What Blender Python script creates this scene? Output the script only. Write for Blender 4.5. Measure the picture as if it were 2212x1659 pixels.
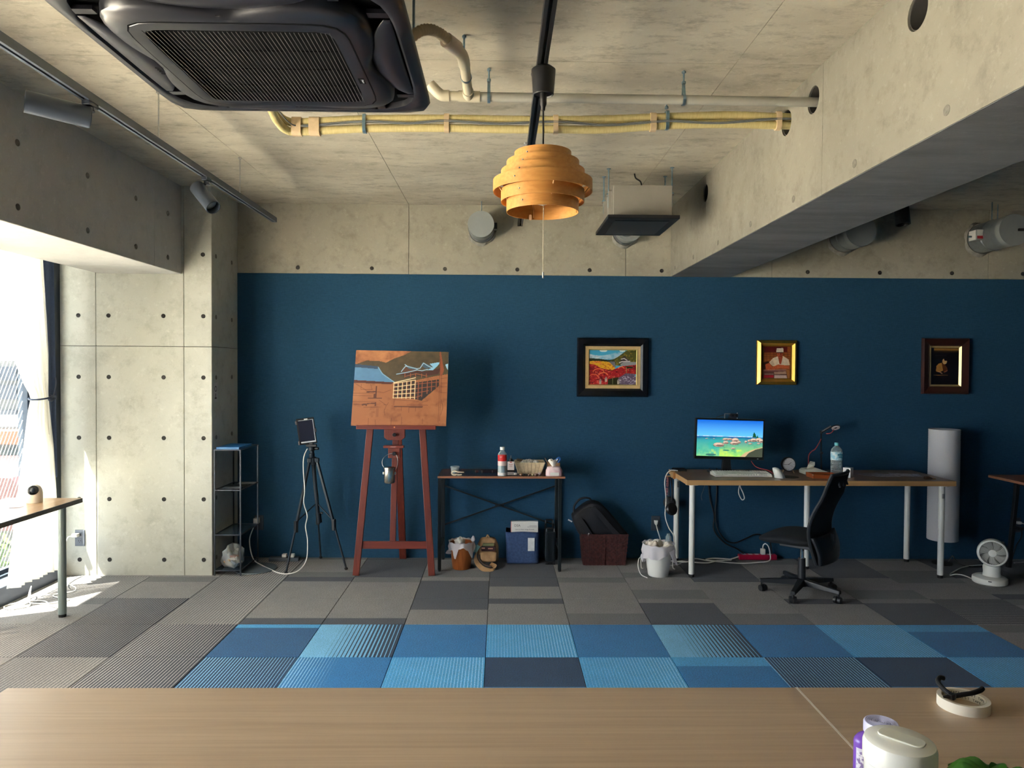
import bpy, bmesh, math, random
import numpy as np
from mathutils import Vector, Matrix
random.seed(7)
rng = np.random.default_rng(7)
for o in list(bpy.data.objects):
    bpy.data.objects.remove(o)
S = bpy.context.scene
COL = S.collection
PI = math.pi

# ------------------------------------------------------------------ camera
cam_d = bpy.data.cameras.new('camera')
cam = bpy.data.objects.new('camera', cam_d)
COL.objects.link(cam)
pitch, yaw, roll, CH, FPX = -0.0206, 0.0161, 0.0064, 1.548, 1575.0
fw = Vector((math.sin(yaw)*math.cos(pitch), math.cos(yaw)*math.cos(pitch), math.sin(pitch)))
rt = Vector((math.cos(yaw), -math.sin(yaw), 0))
up = rt.cross(fw)
r2 = rt*math.cos(roll) + up*math.sin(roll)
u2 = -rt*math.sin(roll) + up*math.cos(roll)
cam.matrix_world = Matrix(((r2.x, u2.x, -fw.x, 0), (r2.y, u2.y, -fw.y, 0), (r2.z, u2.z, -fw.z, CH), (0, 0, 0, 1)))
cam_d.sensor_fit = 'HORIZONTAL'
cam_d.sensor_width = 36.0
cam_d.lens = FPX/2212.0*36.0
cam_d.clip_start = 0.05
cam_d.clip_end = 300
S.camera = cam

# ------------------------------------------------------------------ world, sun, exposure
world = bpy.data.worlds.new('sky')
S.world = world
world.use_nodes = True
wn = world.node_tree
bg = wn.nodes['Background']
bg.inputs['Color'].default_value = (0.80, 0.90, 1.0, 1)
bg.inputs['Strength'].default_value = 3.0
sun_d = bpy.data.lights.new('sun', 'SUN')
sun_d.energy = 26.0
sun_d.angle = math.radians(0.6)
sun_d.color = (1.0, 0.89, 0.74)
sun = bpy.data.objects.new('sun', sun_d)
COL.objects.link(sun)
SUN_DIR = Vector((0.327, 0.18, -0.94))
sun.rotation_euler = SUN_DIR.to_track_quat('-Z', 'Y').to_euler()
sun.location = (-8, -4, 14)
S.view_settings.view_transform = 'Standard'
S.view_settings.look = 'None'
S.view_settings.gamma = 1.0
S.view_settings.use_curve_mapping = False
cy = S.cycles
cy.max_bounces = 8
cy.diffuse_bounces = 5
cy.glossy_bounces = 3
cy.transmission_bounces = 4
cy.transparent_max_bounces = 12
cy.caustics_reflective = False
cy.caustics_refractive = False
S.view_settings.exposure = 2.3

# ------------------------------------------------------------------ helpers: colour and materials
def lin(c):
    r = []
    for x in c[:3]:
        x = x/255.0
        r.append(x/12.92 if x <= 0.04045 else ((x+0.055)/1.055)**2.4)
    return tuple(r) + (1.0,)

def newmat(name):
    m = bpy.data.materials.new(name)
    m.use_nodes = True
    nt = m.node_tree
    return m, nt, nt.nodes['Principled BSDF']

def N(nt, kind, **kw):
    n = nt.nodes.new(kind)
    for k, v in kw.items():
        if k.startswith('i_'):
            n.inputs[k[2:].replace('_', ' ')].default_value = v
        else:
            setattr(n, k, v)
    return n

def math_n(nt, op, a, b=None, clamp=False):
    n = nt.nodes.new('ShaderNodeMath')
    n.operation = op
    n.use_clamp = clamp
    for i, x in enumerate((a, b)):
        if x is None:
            continue
        if isinstance(x, (int, float)):
            n.inputs[i].default_value = x
        else:
            nt.links.new(x, n.inputs[i])
    return n.outputs[0]

def mixc(nt, fac, a, b):
    n = nt.nodes.new('ShaderNodeMix')
    n.data_type = 'RGBA'
    for sock, x in ((n.inputs[0], fac), (n.inputs[6], a), (n.inputs[7], b)):
        if isinstance(x, (tuple, list)):
            sock.default_value = x
        elif isinstance(x, (int, float)):
            sock.default_value = x
        else:
            nt.links.new(x, sock)
    return n.outputs[2]

def coords(nt, stretch=(1, 1, 1), which='Object'):
    tc = nt.nodes.new('ShaderNodeTexCoord')
    mp = nt.nodes.new('ShaderNodeMapping')
    mp.inputs['Scale'].default_value = stretch
    nt.links.new(tc.outputs[which], mp.inputs['Vector'])
    return mp.outputs['Vector']

def noise(nt, vec, scale, detail=4, rough=0.55, dist=0.0):
    n = nt.nodes.new('ShaderNodeTexNoise')
    n.inputs['Scale'].default_value = scale
    n.inputs['Detail'].default_value = detail
    n.inputs['Roughness'].default_value = rough
    n.inputs['Distortion'].default_value = dist
    nt.links.new(vec, n.inputs['Vector'])
    return n.outputs['Fac']

def ramp(nt, fac, a, b):
    n = nt.nodes.new('ShaderNodeMapRange')
    n.inputs['From Min'].default_value = a
    n.inputs['From Max'].default_value = b
    nt.links.new(fac, n.inputs['Value'])
    return n.outputs['Result']

def bump_to(nt, bsdf, h, strength, dist=0.01):
    b = nt.nodes.new('ShaderNodeBump')
    b.inputs['Strength'].default_value = strength
    b.inputs['Distance'].default_value = dist
    nt.links.new(h, b.inputs['Height'])
    nt.links.new(b.outputs['Normal'], bsdf.inputs['Normal'])

MATS = {}
def M(name, col, rough=0.5, metal=0.0, col2=None, var=0.12, scale=9.0, bump=0.0, stretch=(1, 1, 1), spec=0.5, detail=4, lo=0.35, hi=0.65, coat=0.0):
    """plain procedural material: two tones mixed by noise, slight roughness variation"""
    if name in MATS:
        return MATS[name]
    m, nt, b = newmat(name)
    v = coords(nt, stretch)
    f = ramp(nt, noise(nt, v, scale, detail), lo, hi)
    c1 = lin(col)
    c2 = lin(col2) if col2 else tuple(x*(1-var) for x in c1[:3]) + (1,)
    nt.links.new(mixc(nt, f, c1, c2), b.inputs['Base Color'])
    b.inputs['Roughness'].default_value = rough
    b.inputs['Metallic'].default_value = metal
    b.inputs['Specular IOR Level'].default_value = spec
    if coat:
        b.inputs['Coat Weight'].default_value = coat
    if bump:
        bump_to(nt, b, noise(nt, v, scale*4, 3), bump, 0.003)
    MATS[name] = m
    return m

def concrete(name, base=(196, 190, 176), dark=(160, 154, 140), stain=(128, 122, 108), seed=0.0, streak=(1, 1, 1), amount=1.0):
    m, nt, b = newmat(name)
    geo = nt.nodes.new('ShaderNodeNewGeometry')
    mp = nt.nodes.new('ShaderNodeMapping')
    mp.inputs['Location'].default_value = (seed, seed*1.7, seed*0.6)
    nt.links.new(geo.outputs['Position'], mp.inputs['Vector'])
    ms = nt.nodes.new('ShaderNodeMapping')
    ms.inputs['Scale'].default_value = streak
    nt.links.new(mp.outputs[0], ms.inputs['Vector'])
    v = ms.outputs[0]
    big = ramp(nt, noise(nt, v, 1.3, 5, 0.6, 0.1), 0.36, 0.66)
    c = mixc(nt, math_n(nt, 'MULTIPLY', big, 0.7*amount), lin(base), lin(dark))
    med = ramp(nt, noise(nt, v, 9.0, 7, 0.75, 0.0), 0.50, 0.70)
    c = mixc(nt, math_n(nt, 'MULTIPLY', med, 0.55*amount), c, lin(stain))
    lt = ramp(nt, noise(nt, mp.outputs[0], 26.0, 6, 0.75, 0.2), 0.56, 0.72)
    c = mixc(nt, math_n(nt, 'MULTIPLY', lt, 0.45), c, lin(tuple(min(255, x+24) for x in base)))
    pores = ramp(nt, noise(nt, mp.outputs[0], 130.0, 2, 0.5), 0.68, 0.76)
    c = mixc(nt, math_n(nt, 'MULTIPLY', pores, 0.45), c, lin(stain))
    nt.links.new(c, b.inputs['Base Color'])
    nt.links.new(math_n(nt, 'ADD', math_n(nt, 'MULTIPLY', big, 0.25), 0.5), b.inputs['Roughness'])
    b.inputs['Specular IOR Level'].default_value = 0.35
    h = math_n(nt, 'ADD', noise(nt, mp.outputs[0], 22.0, 5, 0.6), math_n(nt, 'MULTIPLY', pores, -0.6))
    bump_to(nt, b, h, 0.22, 0.006)
    MATS[name] = m
    return m

def woodmat(name, c1, c2, c3=None, axis='x', rough=0.4, fine=1.0, spec=0.4, plank=None):
    """grain running along one axis"""
    if name in MATS:
        return MATS[name]
    m, nt, b = newmat(name)
    st = {'x': (0.6, 14, 14), 'y': (14, 0.6, 14), 'z': (14, 14, 0.6)}[axis]
    v = coords(nt, st)
    g1 = ramp(nt, noise(nt, v, 1.6*fine, 6, 0.6, 1.2), 0.3, 0.72)
    c = mixc(nt, g1, lin(c1), lin(c2))
    st2 = {'x': (1.5, 90, 90), 'y': (90, 1.5, 90), 'z': (90, 90, 1.5)}[axis]
    v2 = coords(nt, st2)
    g2 = ramp(nt, noise(nt, v2, 1.5*fine, 4, 0.6), 0.42, 0.75)
    c = mixc(nt, math_n(nt, 'MULTIPLY', g2, 0.6), c, lin(c3 or c2))
    if plank:
        sp = nt.nodes.new('ShaderNodeSeparateXYZ')
        nt.links.new(coords(nt), sp.inputs[0])
        q = math_n(nt, 'FLOOR', math_n(nt, 'MULTIPLY', sp.outputs['Y'], 1.0/plank))
        wn_ = nt.nodes.new('ShaderNodeTexWhiteNoise')
        wn_.noise_dimensions = '1D'
        nt.links.new(q, wn_.inputs['W'])
        c = mixc(nt, math_n(nt, 'MULTIPLY', wn_.outputs['Value'], 0.4), c, lin(c2))
    nt.links.new(c, b.inputs['Base Color'])
    b.inputs['Roughness'].default_value = rough
    b.inputs['Specular IOR Level'].default_value = spec
    bump_to(nt, b, g2, 0.06, 0.002)
    MATS[name] = m
    return m

def glassmat(name, tint=(235, 242, 245), rough=0.03, dens=0.12, edge=0.5, film=None):
    """thin clear pane or plastic film: mostly transparent, some reflection, a little body colour"""
    if name in MATS:
        return MATS[name]
    m, nt, b = newmat(name)
    out = nt.nodes['Material Output']
    tr = nt.nodes.new('ShaderNodeBsdfTransparent')
    if film:
        tr.inputs['Color'].default_value = lin(film)
    v = coords(nt)
    n_ = ramp(nt, noise(nt, v, 6.0, 2), 0.3, 0.7)
    nt.links.new(mixc(nt, n_, lin(tint), tuple(min(1, x*1.05) for x in lin(tint)[:3]) + (1,)), b.inputs['Base Color'])
    b.inputs['Roughness'].default_value = rough
    lw = nt.nodes.new('ShaderNodeLayerWeight')
    lw.inputs['Blend'].default_value = 0.35
    f = math_n(nt, 'ADD', math_n(nt, 'MULTIPLY', lw.outputs['Facing'], edge), dens, clamp=True)
    mx = nt.nodes.new('ShaderNodeMixShader')
    nt.links.new(f, mx.inputs[0])
    nt.links.new(tr.outputs[0], mx.inputs[1])
    nt.links.new(b.outputs[0], mx.inputs[2])
    nt.links.new(mx.outputs[0], out.inputs['Surface'])
    MATS[name] = m
    return m

def sheer(name, col, transl=0.5, alpha=0.1):
    if name in MATS:
        return MATS[name]
    m, nt, b = newmat(name)
    out = nt.nodes['Material Output']
    v = coords(nt, (1, 1, 1))
    w = ramp(nt, noise(nt, v, 260, 2), 0.3, 0.7)
    c = mixc(nt, w, lin(col), tuple(x*0.93 for x in lin(col)[:3]) + (1,))
    nt.links.new(c, b.inputs['Base Color'])
    b.inputs['Roughness'].default_value = 0.9
    b.inputs['Specular IOR Level'].default_value = 0.1
    t = nt.nodes.new('ShaderNodeBsdfTranslucent')
    nt.links.new(c, t.inputs['Color'])
    a = nt.nodes.new('ShaderNodeMixShader')
    a.inputs[0].default_value = transl
    nt.links.new(b.outputs[0], a.inputs[1])
    nt.links.new(t.outputs[0], a.inputs[2])
    tr = nt.nodes.new('ShaderNodeBsdfTransparent')
    x = nt.nodes.new('ShaderNodeMixShader')
    x.inputs[0].default_value = alpha
    nt.links.new(a.outputs[0], x.inputs[1])
    nt.links.new(tr.outputs[0], x.inputs[2])
    nt.links.new(x.outputs[0], out.inputs['Surface'])
    MATS[name] = m
    return m

def paintmat(name, rough=0.45, emit=0.0):
    """flat print: the picture is a colour attribute on a fine grid"""
    m, nt, b = newmat(name)
    at = nt.nodes.new('ShaderNodeAttribute')
    at.attribute_name = 'print'
    nt.links.new(at.outputs['Color'], b.inputs['Base Color'])
    b.inputs['Roughness'].default_value = rough
    if emit:
        b.inputs['Base Color'].default_value = (0.01, 0.01, 0.01, 1)
        for l in list(b.inputs['Base Color'].links):
            nt.links.remove(l)
        nt.links.new(at.outputs['Color'], b.inputs['Emission Color'])
        b.inputs['Emission Strength'].default_value = emit
    else:
        v = coords(nt)
        bump_to(nt, b, noise(nt, v, 160, 3), 0.15, 0.001)
    return m

# ------------------------------------------------------------------ helpers: geometry
class MB:
    def __init__(s):
        s.v = []
        s.f = []
    def add(s, vs, fs):
        o = len(s.v)
        s.v += [tuple(map(float, p)) for p in vs]
        s.f += [tuple(i+o for i in f) for f in fs]
        return s
    def box(s, x0, x1, y0, y1, z0, z1):
        return s.add([(x0, y0, z0), (x1, y0, z0), (x1, y1, z0), (x0, y1, z0), (x0, y0, z1), (x1, y0, z1), (x1, y1, z1), (x0, y1, z1)],
                     [(0, 3, 2, 1), (4, 5, 6, 7), (0, 1, 5, 4), (1, 2, 6, 5), (2, 3, 7, 6), (3, 0, 4, 7)])
    def cbox(s, c, sz, rot=None):
        h = [x/2 for x in sz]
        vs = []
        for p in ((-1, -1, -1), (1, -1, -1), (1, 1, -1), (-1, 1, -1), (-1, -1, 1), (1, -1, 1), (1, 1, 1), (-1, 1, 1)):
            q = Vector((p[0]*h[0], p[1]*h[1], p[2]*h[2]))
            if rot:
                q = rot @ q
            vs.append(tuple(q + Vector(c)))
        return s.add(vs, [(0, 3, 2, 1), (4, 5, 6, 7), (0, 1, 5, 4), (1, 2, 6, 5), (2, 3, 7, 6), (3, 0, 4, 7)])
    def beam(s, p0, p1, w, d, upv=(0, 1, 0)):
        """rectangular bar from p0 to p1; w across, d along upv"""
        a, b = Vector(p0), Vector(p1)
        t = (b-a).normalized()
        u = Vector(upv)
        u = (u - t*u.dot(t)).normalized()
        r = t.cross(u)
        vs = []
        for q in (a, b):
            for i, j in ((-1, -1), (1, -1), (1, 1), (-1, 1)):
                vs.append(tuple(q + r*(i*w/2) + u*(j*d/2)))
        return s.add(vs, [(3, 2, 1, 0), (4, 5, 6, 7), (0, 1, 5, 4), (1, 2, 6, 5), (2, 3, 7, 6), (3, 0, 4, 7)])
    def cyl(s, p0, p1, r0, r1=None, n=16, cap=True):
        r1 = r0 if r1 is None else r1
        a, b = Vector(p0), Vector(p1)
        t = (b-a).normalized()
        u = t.orthogonal().normalized()
        w = t.cross(u)
        vs = []
        for q, r in ((a, r0), (b, r1)):
            for i in range(n):
                g = 2*PI*i/n
                vs.append(tuple(q + u*(r*math.cos(g)) + w*(r*math.sin(g))))
        fs = [(i, (i+1) % n, n+(i+1) % n, n+i) for i in range(n)]
        if cap:
            fs += [tuple(range(n-1, -1, -1)), tuple(range(n, 2*n))]
        return s.add(vs, fs)
    def tube(s, pts, r, n=8, closed=False, flat=None):
        P = [Vector(p) for p in pts]
        m = len(P)
        R = r if isinstance(r, (list, tuple)) else [r]*m
        T = []
        for i in range(m):
            if closed:
                t = P[(i+1) % m]-P[i-1]
            else:
                t = P[min(i+1, m-1)]-P[max(i-1, 0)]
            T.append(t.normalized() if t.length > 1e-9 else Vector((0, 0, 1)))
        u = T[0].orthogonal().normalized()
        if flat is not None:
            u = (Vector(flat) - T[0]*Vector(flat).dot(T[0])).normalized()
        vs = []
        for i in range(m):
            u = (u - T[i]*u.dot(T[i]))
            u = u.normalized() if u.length > 1e-6 else T[i].orthogonal().normalized()
            w = T[i].cross(u)
            for k in range(n):
                g = 2*PI*k/n
                vs.append(tuple(P[i] + u*(R[i]*math.cos(g)) + w*(R[i]*math.sin(g))))
        fs = []
        for i in range(m if closed else m-1):
            j = (i+1) % m
            for k in range(n):
                l = (k+1) % n
                fs.append((i*n+k, i*n+l, j*n+l, j*n+k))
        if not closed:
            fs += [tuple(range(n-1, -1, -1)), tuple(range((m-1)*n, m*n))]
        return s.add(vs, fs)
    def lathe(s, prof, n=24, c=(0, 0, 0), rot=None, close=False, cap=True):
        vs = []
        for (r, z) in prof:
            for k in range(n):
                g = 2*PI*k/n
                q = Vector((r*math.cos(g), r*math.sin(g), z))
                if rot:
                    q = rot @ q
                vs.append(tuple(q + Vector(c)))
        m = len(prof)
        fs = []
        for i in range(m if close else m-1):
            j = (i+1) % m
            for k in range(n):
                l = (k+1) % n
                fs.append((i*n+k, i*n+l, j*n+l, j*n+k))
        if not close and cap:
            if prof[0][0] > 1e-6:
                fs.append(tuple(range(n-1, -1, -1)))
            if prof[-1][0] > 1e-6:
                fs.append(tuple(range((m-1)*n, m*n)))
        return s.add(vs, fs)
    def prism(s, poly, a, b, plane='xz', rot=None, c=(0, 0, 0)):
        """extrude a 2-D outline between a and b along the third axis"""
        def p3(p, t):
            q = {'xz': (p[0], t, p[1]), 'xy': (p[0], p[1], t), 'yz': (t, p[0], p[1])}[plane]
            q = Vector(q)
            if rot:
                q = rot @ q
            return tuple(q + Vector(c))
        n = len(poly)
        vs = [p3(p, a) for p in poly] + [p3(p, b) for p in poly]
        fs = [tuple(range(n-1, -1, -1)), tuple(range(n, 2*n))] + [(i, (i+1) % n, n+(i+1) % n, n+i) for i in range(n)]
        return s.add(vs, fs)
    def grid(s, fn, nu, nv, wrap=False):
        vs = [fn(i/nu, j/nv) for j in range(nv+1) for i in range(nu+1)]
        fs = []
        for j in range(nv):
            for i in range(nu):
                a = j*(nu+1)+i
                fs.append((a, a+1, a+nu+2, a+nu+1))
        return s.add(vs, fs)
    def ball(s, c, r, n=16, m=10, rot=None):
        r = r if isinstance(r, (tuple, list)) else (r, r, r)
        prof = []
        vs = []
        fs = []
        for j in range(m+1):
            t = PI*j/m
            for k in range(n):
                g = 2*PI*k/n
                q = Vector((r[0]*math.sin(t)*math.cos(g), r[1]*math.sin(t)*math.sin(g), r[2]*math.cos(t)))
                if rot:
                    q = rot @ q
                vs.append(tuple(q + Vector(c)))
        for j in range(m):
            for k in range(n):
                l = (k+1) % n
                fs.append((j*n+k, (j+1)*n+k, (j+1)*n+l, j*n+l))
        return s.add(vs, fs)

OFF = {}
def mesh_from(name, mb, off=(0, 0, 0)):
    me = bpy.data.meshes.new(name)
    ox, oy, oz = off
    me.from_pydata([(x-ox, y-oy, z-oz) for x, y, z in mb.v], [], mb.f)
    bm = bmesh.new()
    bm.from_mesh(me)
    bmesh.ops.remove_doubles(bm, verts=bm.verts, dist=1e-6)
    bmesh.ops.recalc_face_normals(bm, faces=bm.faces)
    bm.to_mesh(me)
    bm.free()
    return me

def mk(name, mb, mat, parent=None, bevel=0.0, smooth=False, solid=0.0, sub=0, seg=2, label=None, angle=35):
    off = OFF.get(parent, (0, 0, 0)) if parent is not None else (0, 0, 0)
    me = mesh_from(name, mb, off)
    me.materials.append(mat)
    if smooth or sub:
        me.shade_smooth()
        if not sub:
            me.set_sharp_from_angle(angle=math.radians(angle))
    o = bpy.data.objects.new(name, me)
    COL.objects.link(o)
    if parent is not None:
        o.parent = parent
        OFF[o] = off
    if solid:
        md = o.modifiers.new('solid', 'SOLIDIFY')
        md.thickness = solid
        md.offset = 0
    if bevel:
        md = o.modifiers.new('bevel', 'BEVEL')
        md.width = bevel
        md.segments = seg
        md.limit_method = 'ANGLE'
        md.angle_limit = math.radians(40)
        md.harden_normals = False
    if sub:
        md = o.modifiers.new('sub', 'SUBSURF')
        md.levels = sub
        md.render_levels = sub
    if label:
        o['label'] = label
    return o

def tag(o, label, cat, group=None, kind=None):
    o['label'] = label
    if cat:
        o['category'] = cat
    if group:
        o['group'] = group
    if kind:
        o['kind'] = kind
    return o

def thing(name, label, cat, base=(0, 0, 0), rotz=None, group=None):
    """Empty at a thing's base; parts are written in world coordinates unless rotz is given"""
    e = bpy.data.objects.new(name, None)
    COL.objects.link(e)
    e.empty_display_size = 0.05
    e.location = base
    if rotz is None:
        OFF[e] = tuple(base)
    else:
        e.rotation_euler = (0, 0, rotz)
        OFF[e] = (0, 0, 0)
    return tag(e, label, cat, group)

def single(name, mb, mat, label, cat, base=None, group=None, **kw):
    """a thing that is one mesh; origin at its base"""
    e = None
    xs = [p[0] for p in mb.v]; ys = [p[1] for p in mb.v]; zs = [p[2] for p in mb.v]
    base = base or ((min(xs)+max(xs))/2, (min(ys)+max(ys))/2, min(zs))
    off = tuple(base)
    mb.v = [(x-off[0], y-off[1], z-off[2]) for x, y, z in mb.v]
    o = mk(name, mb, mat, None, **kw)
    o.location = off
    return tag(o, label, cat, group)

def struct(name, mb=None, mat=None, label=None, **kw):
    if mb is None:
        o = bpy.data.objects.new(name, None)
        COL.objects.link(o)
        o.empty_display_size = 0.05
        OFF[o] = (0, 0, 0)
    else:
        o = mk(name, mb, mat, None, **kw)
        OFF[o] = (0, 0, 0)
    o['kind'] = 'structure'
    if label:
        o['label'] = label
    return o

def clone(o, parent=None, loc=None):
    c = o.copy()
    COL.objects.link(c)
    c.parent = parent
    if loc is not None:
        c.location = loc
    return c

def spline(pts, n=10, closed=False):
    """Catmull-Rom through the points"""
    P = [Vector(p) for p in pts]
    out = []
    m = len(P)
    for i in range(m if closed else m-1):
        p0 = P[i-1] if (i > 0 or closed) else P[0]
        p1 = P[i]
        p2 = P[(i+1) % m]
        p3 = P[(i+2) % m] if (closed or i+2 < m) else P[-1]
        for k in range(n):
            t = k/n
            out.append(0.5*((2*p1) + (p2-p0)*t + (2*p0-5*p1+4*p2-p3)*t*t + (3*p1-p0-3*p2+p3)*t**3))
    if not closed:
        out.append(P[-1])
    return [tuple(q) for q in out]

def rrect(x0, x1, y0, y1, r, n=5):
    pts = []
    for cx, cy, a0 in ((x1-r, y1-r, 0), (x0+r, y1-r, PI/2), (x0+r, y0+r, PI), (x1-r, y0+r, 3*PI/2)):
        for k in range(n+1):
            a = a0 + PI/2*k/n
            pts.append((cx + r*math.cos(a), cy + r*math.sin(a)))
    return pts

def text_mb(txt, size, origin, xdir=(1, 0, 0), ydir=(0, 0, 1), align='LEFT', depth=0.0004):
    cu = bpy.data.curves.new('lettering', 'FONT')
    cu.body = txt
    cu.size = size
    cu.align_x = align
    cu.extrude = depth
    cu.resolution_u = 3
    ob = bpy.data.objects.new('lettering', cu)
    COL.objects.link(ob)
    dg = bpy.context.evaluated_depsgraph_get()
    dg.update()
    me = bpy.data.meshes.new_from_object(ob.evaluated_get(dg))
    X, Y = Vector(xdir).normalized(), Vector(ydir).normalized()
    Z = X.cross(Y)
    mb = MB()
    mb.add([tuple(Vector(origin) + X*v.co.x + Y*v.co.y + Z*v.co.z) for v in me.vertices], [tuple(p.vertices) for p in me.polygons])
    bpy.data.objects.remove(ob)
    bpy.data.curves.remove(cu)
    bpy.data.meshes.remove(me)
    return mb

# ------------------------------------------------------------------ helpers: flat pictures
class Pic:
    def __init__(s, w, h, col):
        s.w, s.h = w, h
        s.a = np.zeros((h, w, 3))
        s.a[:] = lin(col)[:3]
        s.y, s.x = np.mgrid[0:h, 0:w]
        s.u = (s.x+0.5)/w
        s.t = (s.y+0.5)/h       # 0 at the top
    def put(s, mask, col, k=1.0):
        c = np.array(lin(col)[:3])
        mk_ = (mask*k)[..., None]
        s.a = s.a*(1-mk_) + c*mk_
    def poly(s, pts, col, k=1.0):
        m = np.zeros((s.h, s.w), bool)
        n = len(pts)
        for i in range(n):
            x1, y1 = pts[i]
            x2, y2 = pts[(i+1) % n]
            if y1 == y2:
                continue
            c = (s.t >= min(y1, y2)) & (s.t < max(y1, y2))
            xi = x1 + (s.t-y1)*(x2-x1)/(y2-y1)
            m ^= c & (s.u < xi)
        s.put(m.astype(float), col, k)
        return m
    def line(s, pts, col, wd=0.004, k=1.0):
        asp = s.h/s.w
        m = np.zeros((s.h, s.w))
        for (x1, y1), (x2, y2) in zip(pts[:-1], pts[1:]):
            dx, dy = x2-x1, (y2-y1)*asp
            L = dx*dx+dy*dy+1e-12
            px, py = s.u-x1, (s.t-y1)*asp
            t = np.clip((px*dx+py*dy)/L, 0, 1)
            d = np.hypot(px-t*dx, py-t*dy)
            m = np.maximum(m, np.clip((wd-d)/(1.0/s.w)+0.5, 0, 1))
        s.put(m, col, k)
    def ell(s, cx, cy, rx, ry, col, k=1.0):
        s.put((((s.u-cx)/rx)**2 + ((s.t-cy)/ry)**2 < 1).astype(float), col, k)
    def grad(s, t0, t1, c0, c1, mask=None):
        f = np.clip((s.t-t0)/(t1-t0), 0, 1)[..., None]
        c = np.array(lin(c0)[:3])*(1-f) + np.array(lin(c1)[:3])*f
        m = ((s.t >= t0) & (s.t <= t1)) if mask is None else mask
        s.a[m] = c[m]
    def fbm(s, scale, seed=0, oct=4, asp=1.0):
        r = np.random.default_rng(seed)
        out = np.zeros((s.h, s.w))
        amp, tot = 1.0, 0
        for o in range(oct):
            n = max(2, int(scale*2**o))
            m = max(2, int(n*asp))
            g = r.random((m+2, n+2))
            fx, fy = s.u*n, s.t*m
            ix, iy = fx.astype(int), fy.astype(int)
            ax, ay = fx-ix, fy-iy
            ax = ax*ax*(3-2*ax); ay = ay*ay*(3-2*ay)
            out += amp*((g[iy, ix]*(1-ax)+g[iy, ix+1]*ax)*(1-ay) + (g[iy+1, ix]*(1-ax)+g[iy+1, ix+1]*ax)*ay)
            tot += amp
            amp *= 0.55
        return out/tot
    def mottle(s, k, scale, seed=0, asp=1.0, mask=None):
        f = (1 + k*(s.fbm(scale, seed, 4, asp)-0.5)*2)[..., None]
        if mask is None:
            s.a *= f
        else:
            s.a = np.where(mask[..., None], s.a*f, s.a)
    def mesh(s, name, mat, corners, parent=None):
        """corners: top-left, top-right, bottom-right, bottom-left (world)"""
        tl, tr, br, bl = [np.array(c, float) for c in corners]
        gu = np.linspace(0, 1, s.w+1)
        gv = np.linspace(0, 1, s.h+1)
        U, V = np.meshgrid(gu, gv)
        P = ((1-U)*(1-V))[..., None]*tl + (U*(1-V))[..., None]*tr + (U*V)[..., None]*br + ((1-U)*V)[..., None]*bl
        off = OFF.get(parent, (0, 0, 0))
        P = P.reshape(-1, 3) - np.array(off)
        j, i = np.mgrid[0:s.h, 0:s.w]
        a = (j*(s.w+1)+i).reshape(-1)
        F = np.stack([a+s.w+1, a+s.w+2, a+1, a], 1)
        me = bpy.data.meshes.new(name)
        me.from_pydata(P.tolist(), [], F.tolist())
        at = me.attributes.new('print', 'FLOAT_COLOR', 'FACE')
        c = np.ones((s.h*s.w, 4), np.float32)
        c[:, :3] = np.clip(s.a.reshape(-1, 3), 0, 1)
        at.data.foreach_set('color', c.ravel())
        me.materials.append(mat)
        o = bpy.data.objects.new(name, me)
        COL.objects.link(o)
        if parent is not None:
            o.parent = parent
            OFF[o] = off
        return o

# ================================================================== THE SETTING
W, CZ = 5.945, 2.875
XW, XR, YB = -3.25, 7.0, -3.2
conc_wall = concrete('concrete_wall', (173, 168, 152), (150, 146, 131), (127, 123, 108), 3.0)
conc_col = concrete('concrete_column', (198, 198, 188), (180, 180, 169), (154, 154, 141), 9.0)
conc_ceil = concrete('concrete_ceiling', (203, 196, 178), (177, 170, 153), (140, 134, 118), 21.0, (0.8, 1.7, 1), 1.5)
conc_beam = concrete('concrete_beam', (144, 140, 128), (126, 122, 111), (104, 100, 90), 33.0, (1, 1, 1), 1.1)
conc_lbeam = concrete('concrete_window_beam', (188, 187, 184), (168, 168, 167), (148, 148, 147), 51.0, (1, 1, 1), 0.7)
conc_soff = conc_beam
joint_m = M('joint_filler_dark', (96, 92, 84), 0.9)  # dark concrete backing seen in the panel gaps
plug_m = M('tie_plug_mortar', (128, 124, 116), 0.9, var=0.3, scale=60)
hole_m = M('tie_cone_dark', (58, 56, 54), 0.85, var=0.3, scale=80)

# ---- floor with carpet tiles -------------------------------------------------
slab_m = M('floor_slab_grey', (92, 92, 94), 0.95, var=0.25, scale=40)
floor = struct('floor', MB().box(XW-0.25, XR, YB, W+0.1, -0.12, -0.006), slab_m, label='floor laid with grey and blue carpet tiles')

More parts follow.
